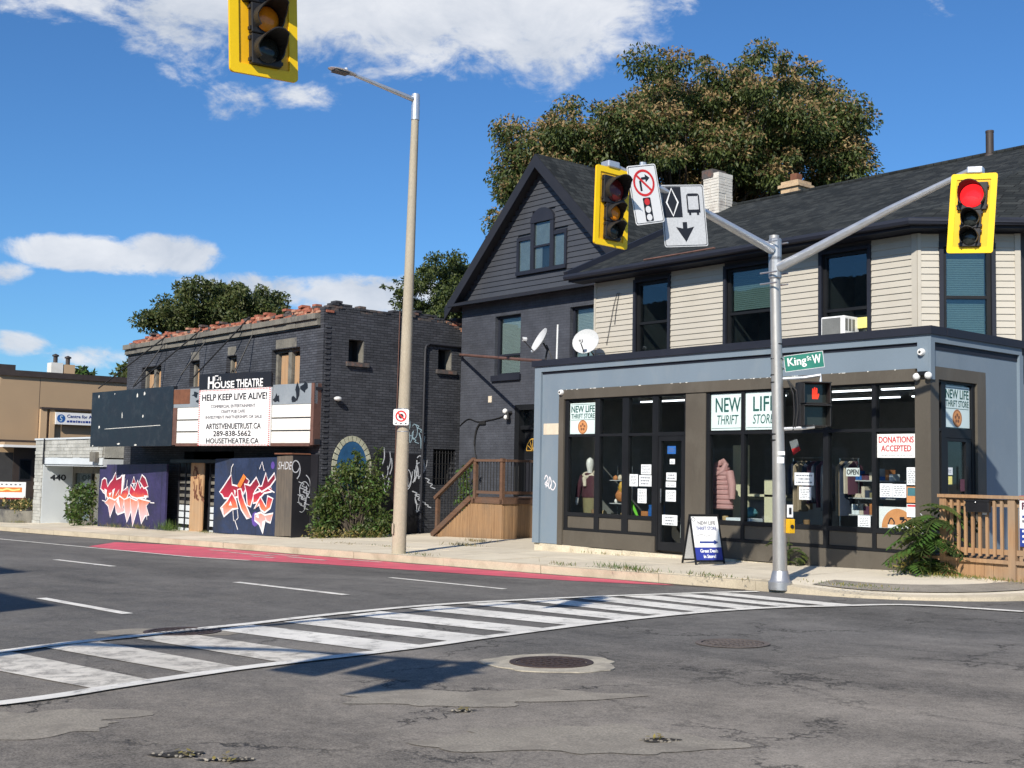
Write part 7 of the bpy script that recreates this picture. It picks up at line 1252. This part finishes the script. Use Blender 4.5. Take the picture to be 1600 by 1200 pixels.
# ------------------------------------------------------------ plants
def tree(name, label, base, h, outline, depth, ncl, cr, per, size, mats, seedf, right, trunk_r=.25, group=None, droop=.5, sd=1):
    """outline: polygon of the crown in metres (across, up) about the base; clumps fill it to the given depth"""
    global RS
    RS = np.random.RandomState(sd); t = thing(name, base, label, 'tree', group); b = np.array(base); rt = np.array([right[0], right[1], 0.]); fw_ = np.array([-right[1], right[0], 0.]); P = np.array(outline); cen = []
    def inside(x, y):
        c = False; n = len(P)
        for i in range(n):
            (x0, y0), (x1, y1) = P[i], P[(i + 1) % n]
            if (y0 > y) != (y1 > y) and x < (x1 - x0) * (y - y0) / (y1 - y0) + x0: c = not c
        return c
    lo, hi = P.min(0), P.max(0); tries = 0; mid = (lo[0] + hi[0]) / 2; hw = (hi[0] - lo[0]) / 2
    while len(cen) < ncl and tries < 60000:
        tries += 1; x, y = RS.uniform(lo[0], hi[0]), RS.uniform(lo[1], hi[1])
        if not all(inside(x + i * cr * .35, y + j * cr * .3) for i, j in ((0, 0), (1, 0), (-1, 0), (0, 1), (0, -1))): continue
        d = RS.uniform(-1, 1) * depth * math.sqrt(max(.08, 1 - ((x - mid) / hw) ** 2)); c = b + rt * x + fw_ * d + np.array([0, 0, y])
        if all(np.linalg.norm(c - q) > cr * .72 for q in cen): cen.append(c)
        elif tries > 16000: cen.append(c)
    rad = [cr * RS.uniform(.45, 1.3) for _ in cen]
    for q in range(int(ncl * .6)):      # stray sprigs that break the outline
        c = cen[RS.randint(len(cen))]; cen.append(c + unitv(1)[0] * cr * RS.uniform(.7, 1.15)); rad.append(cr * RS.uniform(.18, .38))
    quads_obj('crown', *leaves(cen, rad, per, size, seedf, len(mats) - (1 if seedf else 0), .72, droop), mats, t)
    mb = MB(); fork = b + np.array([0, 0, h * .38]); mb.tube([b - np.array([0, 0, .3]), b + (fork - b) * .5 + np.array([.1, .05, 0]), fork], [trunk_r, trunk_r * .8, trunk_r * .7], 10)
    for c in cen[:ncl:4]:
        m_ = fork + (c - fork) * .55 + np.array([0, 0, .12 * np.linalg.norm(c - fork)]) * .6; mb.tube([fork, m_, c], [trunk_r * .2, trunk_r * .1, .012], 5, False)
    mb.build('trunk', 'bark', t, True); return t
RIGHT = (0.642, 0.767)
def outl(pts, cx, base_y, k): return [((x - cx) / k, (base_y - y) / k) for x, y in pts]
T1O = outl([(748, 345), (775, 300), (780, 255), (775, 190), (830, 150), (870, 140), (940, 140), (965, 112), (985, 85), (1035, 72), (1060, 85), (1110, 68), (1200, 64), (1275, 72), (1325, 100), (1335, 150), (1355, 195), (1345, 235), (1378, 240), (1370, 295), (1320, 300), (1260, 275), (1200, 285), (1120, 265), (1000, 280), (900, 300), (820, 300), (790, 345)], 1075, 722, 47.5)
tree('broad_tree', 'large spreading tree with brown seed clusters behind the houses', (-27.1, 30.1, 1.3), 14, T1O, 4.2, 410, .60, 1700, .070, ['leaf_dark', 'leaf_mid', 'leaf_mid', 'leaf_seed'], .62, RIGHT, .42, sd=3, droop=.9)
T2O = outl([(222, 520), (232, 480), (262, 465), (310, 448), (365, 438), (420, 446), (445, 468), (446, 500), (400, 510), (300, 530)], 330, 735, 35.2)
tree('broad_tree', 'rounded olive green tree rising behind the theatre roof', (-50.0, 24.4, 1.4), 8, T2O, 2.6, 110, .5, 1500, .085, ['leaf_olive', 'leaf_mid', 'leaf_olive', 'leaf_dark'], 0, RIGHT, .28, sd=5)
T3O = outl([(616, 470), (640, 430), (665, 405), (690, 398), (715, 395), (735, 405), (760, 430), (760, 500), (700, 505), (640, 490)], 690, 738, 39.5)
tree('dark_evergreen', 'dark green tree between the theatre and the gabled house', (-38.7, 28.6, 1.4), 8, T3O, 1.8, 80, .42, 1900, .07, ['conifer', 'leaf_mid', 'leaf_mid'], 0, RIGHT, .25, sd=6)
T4O = outl([(182, 585), (190, 545), (200, 525), (215, 522), (218, 560), (210, 590)], 200, 738, 35); tree('slender_tree', 'thin leafy tree at the left end of the theatre', (-52.3, 21.3, 0), 6, T4O, .5, 12, .42, 500, .14, ['leaf_dark', 'leaf_olive', 'leaf_mid'], 0, RIGHT, .08, sd=7)
T5O = outl([(76, 580), (80, 562), (95, 556), (103, 566), (104, 580)], 90, 738, 27); tree('small_tree', 'small green treetop behind the tan building roof', (-66.0, 24.5, 0), 6, T5O, .7, 8, .5, 400, .2, ['leaf_mid', 'leaf_bright', 'leaf_dark'], 0, RIGHT, .1, sd=8)
def bush(name, label, cen, rad, per, size, mats, stems, base, cat='bush', sd=1, droop=.3, flat=1.0, group=None):
    global RS
    RS = np.random.RandomState(sd); t = thing(name, base, label, cat, group); quads_obj('foliage', *leaves(cen, rad, per, size, 0, len(mats), flat, droop), mats, t); mb = MB(); r_ = random.Random(sd)
    for (x, y, z) in stems: mb.tube([(base[0] + r_.uniform(-.15, .15), base[1] + r_.uniform(-.12, .12), base[2] - .05), ((base[0] + x) / 2, (base[1] + y) / 2, (base[2] + z) * .55), (x, y, z)], [.018, .012, .004], 5, False)
    mb.build('stems', 'bark', t); return t
r_ = random.Random(21); bb = (-26.05, 16.75, sw(-26, 16.8)); cen, rad, stems = [], [], []
for k in range(46):
    a = r_.uniform(-1, 1); y = r_.uniform(-.45, .5); top = 1.75 * (1 - .55 * abs(a) ** 1.6); z = r_.uniform(.12, max(.3, top)); cen.append((bb[0] + a * .95 * RIGHT[0] + y * .3, bb[1] + a * .95 * RIGHT[1] + y * -.4, bb[2] + z)); rad.append(r_.uniform(.18, .34)); stems.append(cen[-1])
for (a, z) in ((-.05, 2.1), (.0, 1.9), (.05, 2.0), (.55, 2.15), (.52, 1.9), (.5, 1.7), (-.5, 1.6), (.25, 1.85), (-.3, 1.75)): cen.append((bb[0] + a * RIGHT[0], bb[1] + a * RIGHT[1], bb[2] + z)); rad.append(.13); stems.append(cen[-1])
bush('leafy_bush', 'large overgrown green bush against the theatre side wall', cen, rad, 2300, .052, ['leaf_dark', 'leaf_mid', 'leaf_mid', 'leaf_bright'], stems, bb, sd=4)
bush('ground_weeds', 'yellowing weeds along the foot of the big bush', [(bb[0] + k * .16 * RIGHT[0] + .25, bb[1] + k * .16 * RIGHT[1] - .35, bb[2] + .07) for k in range(-6, 6)], [.16] * 12, 2200, .035, ['leaf_yellow', 'leaf_mid', 'grass_dry'], [], (bb[0] + .2, bb[1] - .3, bb[2]), 'weeds', 5)
vb = (-25.4, 19.75, sw(-25.4, 19.7)); bush('climbing_plant', 'bright green climbing plant beside the porch stairs', [(vb[0] + r_.uniform(-.16, .16), vb[1] + r_.uniform(-.1, .1), vb[2] + .15 + k * .1) for k in range(17)] + [(vb[0] - .5 + .1 * k, vb[1], vb[2] + .15) for k in range(6)], [.17] * 23, 1300, .06, ['leaf_bright', 'leaf_mid'], [], vb, 'plant', 6)
wb = (-41.4, 15.55, sw(-41.4, 15.5)); bush('wild_shrub', 'dark arching shrub left of the purple mural', [(wb[0] + r_.uniform(-.9, .75), wb[1] + r_.uniform(-.3, .3), wb[2] + r_.uniform(.1, 1.3)) for k in range(36)], [.24] * 36, 700, .075, ['leaf_dark', 'leaf_mid', 'leaf_bright'], [], wb, 'bush', 7, .7)
def tuft(x, y, n, h, label, m=('grass_green', 'grass_dry'), spread=.25, name='grass_tuft', z=None, group='grass tufts along the pavement', lean=.5, sd=0):
    z = sw(x, y) if z is None else z; t = thing(name, (x, y, z), label, 'grass', group); RS_ = np.random.RandomState(int(abs(x * 100 + y * 7)) + sd); p = np.column_stack([x + RS_.normal(0, spread, n), y + RS_.normal(0, spread * .35, n), np.full(n, z)]); hh = h * RS_.uniform(.4, 1.1, n)
    u = np.column_stack([RS_.normal(0, lean, n), RS_.normal(0, lean, n), np.ones(n)]); u /= np.linalg.norm(u, axis=1)[:, None]; wv = np.column_stack([RS_.normal(size=n), RS_.normal(size=n), np.zeros(n)]); wv /= np.linalg.norm(wv, axis=1)[:, None]
    o = quads_obj('blades', p + u * (hh / 2)[:, None], u * (hh / 2)[:, None], wv * .006, RS_.randint(0, len(m), n), [q for q in m], t, 'stuff'); return t
for (x, y, n, h, sp, lab, m) in [(-33.9, 15.35, 260, .38, .3, 'tall green grass at the foot of the entrance gate', ('grass_green', 'leaf_bright')), (-36.0, 15.4, 150, .25, .35, 'grass at the right foot of the purple mural', ('grass_green', 'grass_dry')), (-31.6, 15.4, 60, .12, .2, 'sparse grass at the left foot of the navy mural', ('grass_dry', 'grass_green')), (-13.4, 13.5, 150, .12, .30, 'green grass tuft on the kerb above the bus lane end', ('grass_green', 'leaf_bright')), (-12.9, 13.30, 90, .10, .22, 'dry grass in the gutter at the bus lane end', ('grass_dry', 'grass_green')), (-11.4, 13.3, 120, .08, .35, 'dry grass along the kerb left of the signal pole', ('grass_dry', 'grass_green')), (-9.1, 13.42, 160, .05, .35, 'moss and grass on the lowered kerb right of the pole', ('grass_green', 'leaf_yellow')), (-14.7, 13.45, 50, .09, .2, 'thin weeds on the kerb below the shop door', ('grass_dry', 'grass_green')), (-18.6, 13.45, 60, .08, .25, 'weeds at the kerb right of the lamp post', ('grass_dry', 'grass_green')), (-21.6, 14.79, 60, .06, .3, 'dry weeds in the pavement joint left of the lamp post', ('grass_dry', 'grass_green')), (-23.5, 14.79, 60, .05, .4, 'dry weeds in the pavement joint before the bush', ('grass_dry', 'grass_dry')), (-20.6, 16.0, 180, .09, .32, 'patch of dry grass before the porch stairs', ('grass_dry', 'grass_dry', 'grass_green')), (-21.6, 17.2, 120, .12, .2, 'brown weed clump before the porch front', ('grass_dry', 'grass_dry')), (-16.2, 15.9, 60, .07, .3, 'weeds at the foot of the shop front', ('grass_green', 'grass_dry')), (-45.9, 15.0, 100, .14, .3, 'grass at the foot of the stone pier numbered 440', ('grass_green', 'grass_dry')), (-8.8, 15.5, 420, .07, .5, 'mossy grass strip at the foot of the deck', ('grass_green', 'leaf_yellow')), (-38.0, 15.35, 120, .2, .4, 'weeds under the left half of the purple mural', ('grass_green', 'grass_dry'))]: tuft(x, y, n, h, lab, m, sp)
def fern(name, label, base, fronds, sd, mats=('leaf_bright', 'leaf_mid', 'leaf_dark'), scale=1.0):
    """young tree of heaven: arching fronds with paired leaflets"""
    r_ = np.random.RandomState(sd); t = thing(name, base, label, 'plant'); C, U, W_, I = [], [], [], []; mb = MB(); b = np.array(base)
    for k in range(fronds):
        z0 = r_.uniform(.05, 1.0) * .85 * scale; az_ = r_.uniform(0, 6.283); L = r_.uniform(.28, .48) * scale; d = np.array([math.cos(az_), math.sin(az_), 0]); st = b + np.array([r_.uniform(-.2, .2), r_.uniform(-.15, .15), z0]); pts = []
        for i in range(9): s = i / 8; pts.append(st + d * L * s + np.array([0, 0, L * (.55 * s - .75 * s * s)]))
        mb.tube(pts, [.006] * 9, 4, False); mi = r_.randint(0, len(mats))
        for i in range(1, 9):
            tg = pts[i] - pts[i - 1]; tg /= np.linalg.norm(tg); sd_ = np.cross(tg, [0, 0, 1]); sd_ /= np.linalg.norm(sd_) + 1e-9
            for s in (-1, 1): ll = .075 * scale * (1.15 - abs(i - 4) * .09); u = sd_ * s * .85 + tg * .45 + np.array([0, 0, -.35]); u /= np.linalg.norm(u); C.append(pts[i] + u * ll); U.append(u * ll); wv = np.cross(u, [0, 0, 1]); wv /= np.linalg.norm(wv) + 1e-9; W_.append(wv * ll * .36); I.append(mi)
    mb.tube([b - np.array([0, 0, .1]), b + np.array([.03, 0, .45 * scale]), b + np.array([0, .02, .85 * scale])], [.016, .012, .006], 6, False)
    quads_obj('leaflets', np.array(C), np.array(U), np.array(W_), I, list(mats), t, 'stuff'); mb.build('stems', 'leaf_mid', t)
fern('sumac_plant', 'tall feathery green plant at the corner of the shop and the deck', (-9.42, 15.62, sw(-9.4, 15.6)), 64, 3, scale=1.12); fern('sumac_plant', 'small feathery seedling at the foot of the shop beside the signal pole', (-12.05, 15.86, sw(-12, 15.8)), 20, 5, ('leaf_mid', 'leaf_dark', 'leaf_dark'), .52)
bush('low_weeds', 'low leafy weeds in front of the brown corner post', [(-9.98 + k * .11, 15.78 - .05 * (k % 3), sw(-9.8, 15.7) + .09 + .05 * (k % 2)) for k in range(8)], [.15] * 8, 2200, .035, ['leaf_mid', 'leaf_dark', 'leaf_yellow'], [], (-9.7, 15.7, sw(-9.7, 15.7)), 'weeds', 9)
r_ = random.Random(3); bush('planter_flowers', 'yellow and orange flowers filling the stone planter', [(-47.0 + r_.uniform(-1.15, 1.15), 15.3 + r_.uniform(-.4, .4), -.12 + r_.uniform(0, .28)) for k in range(34)], [.17] * 34, 900, .055, ['flower', 'leaf_mid', 'leaf_olive'], [], (-47.0, 15.3, -.2), 'flowers', 10)
sc.render.film_transparent = False
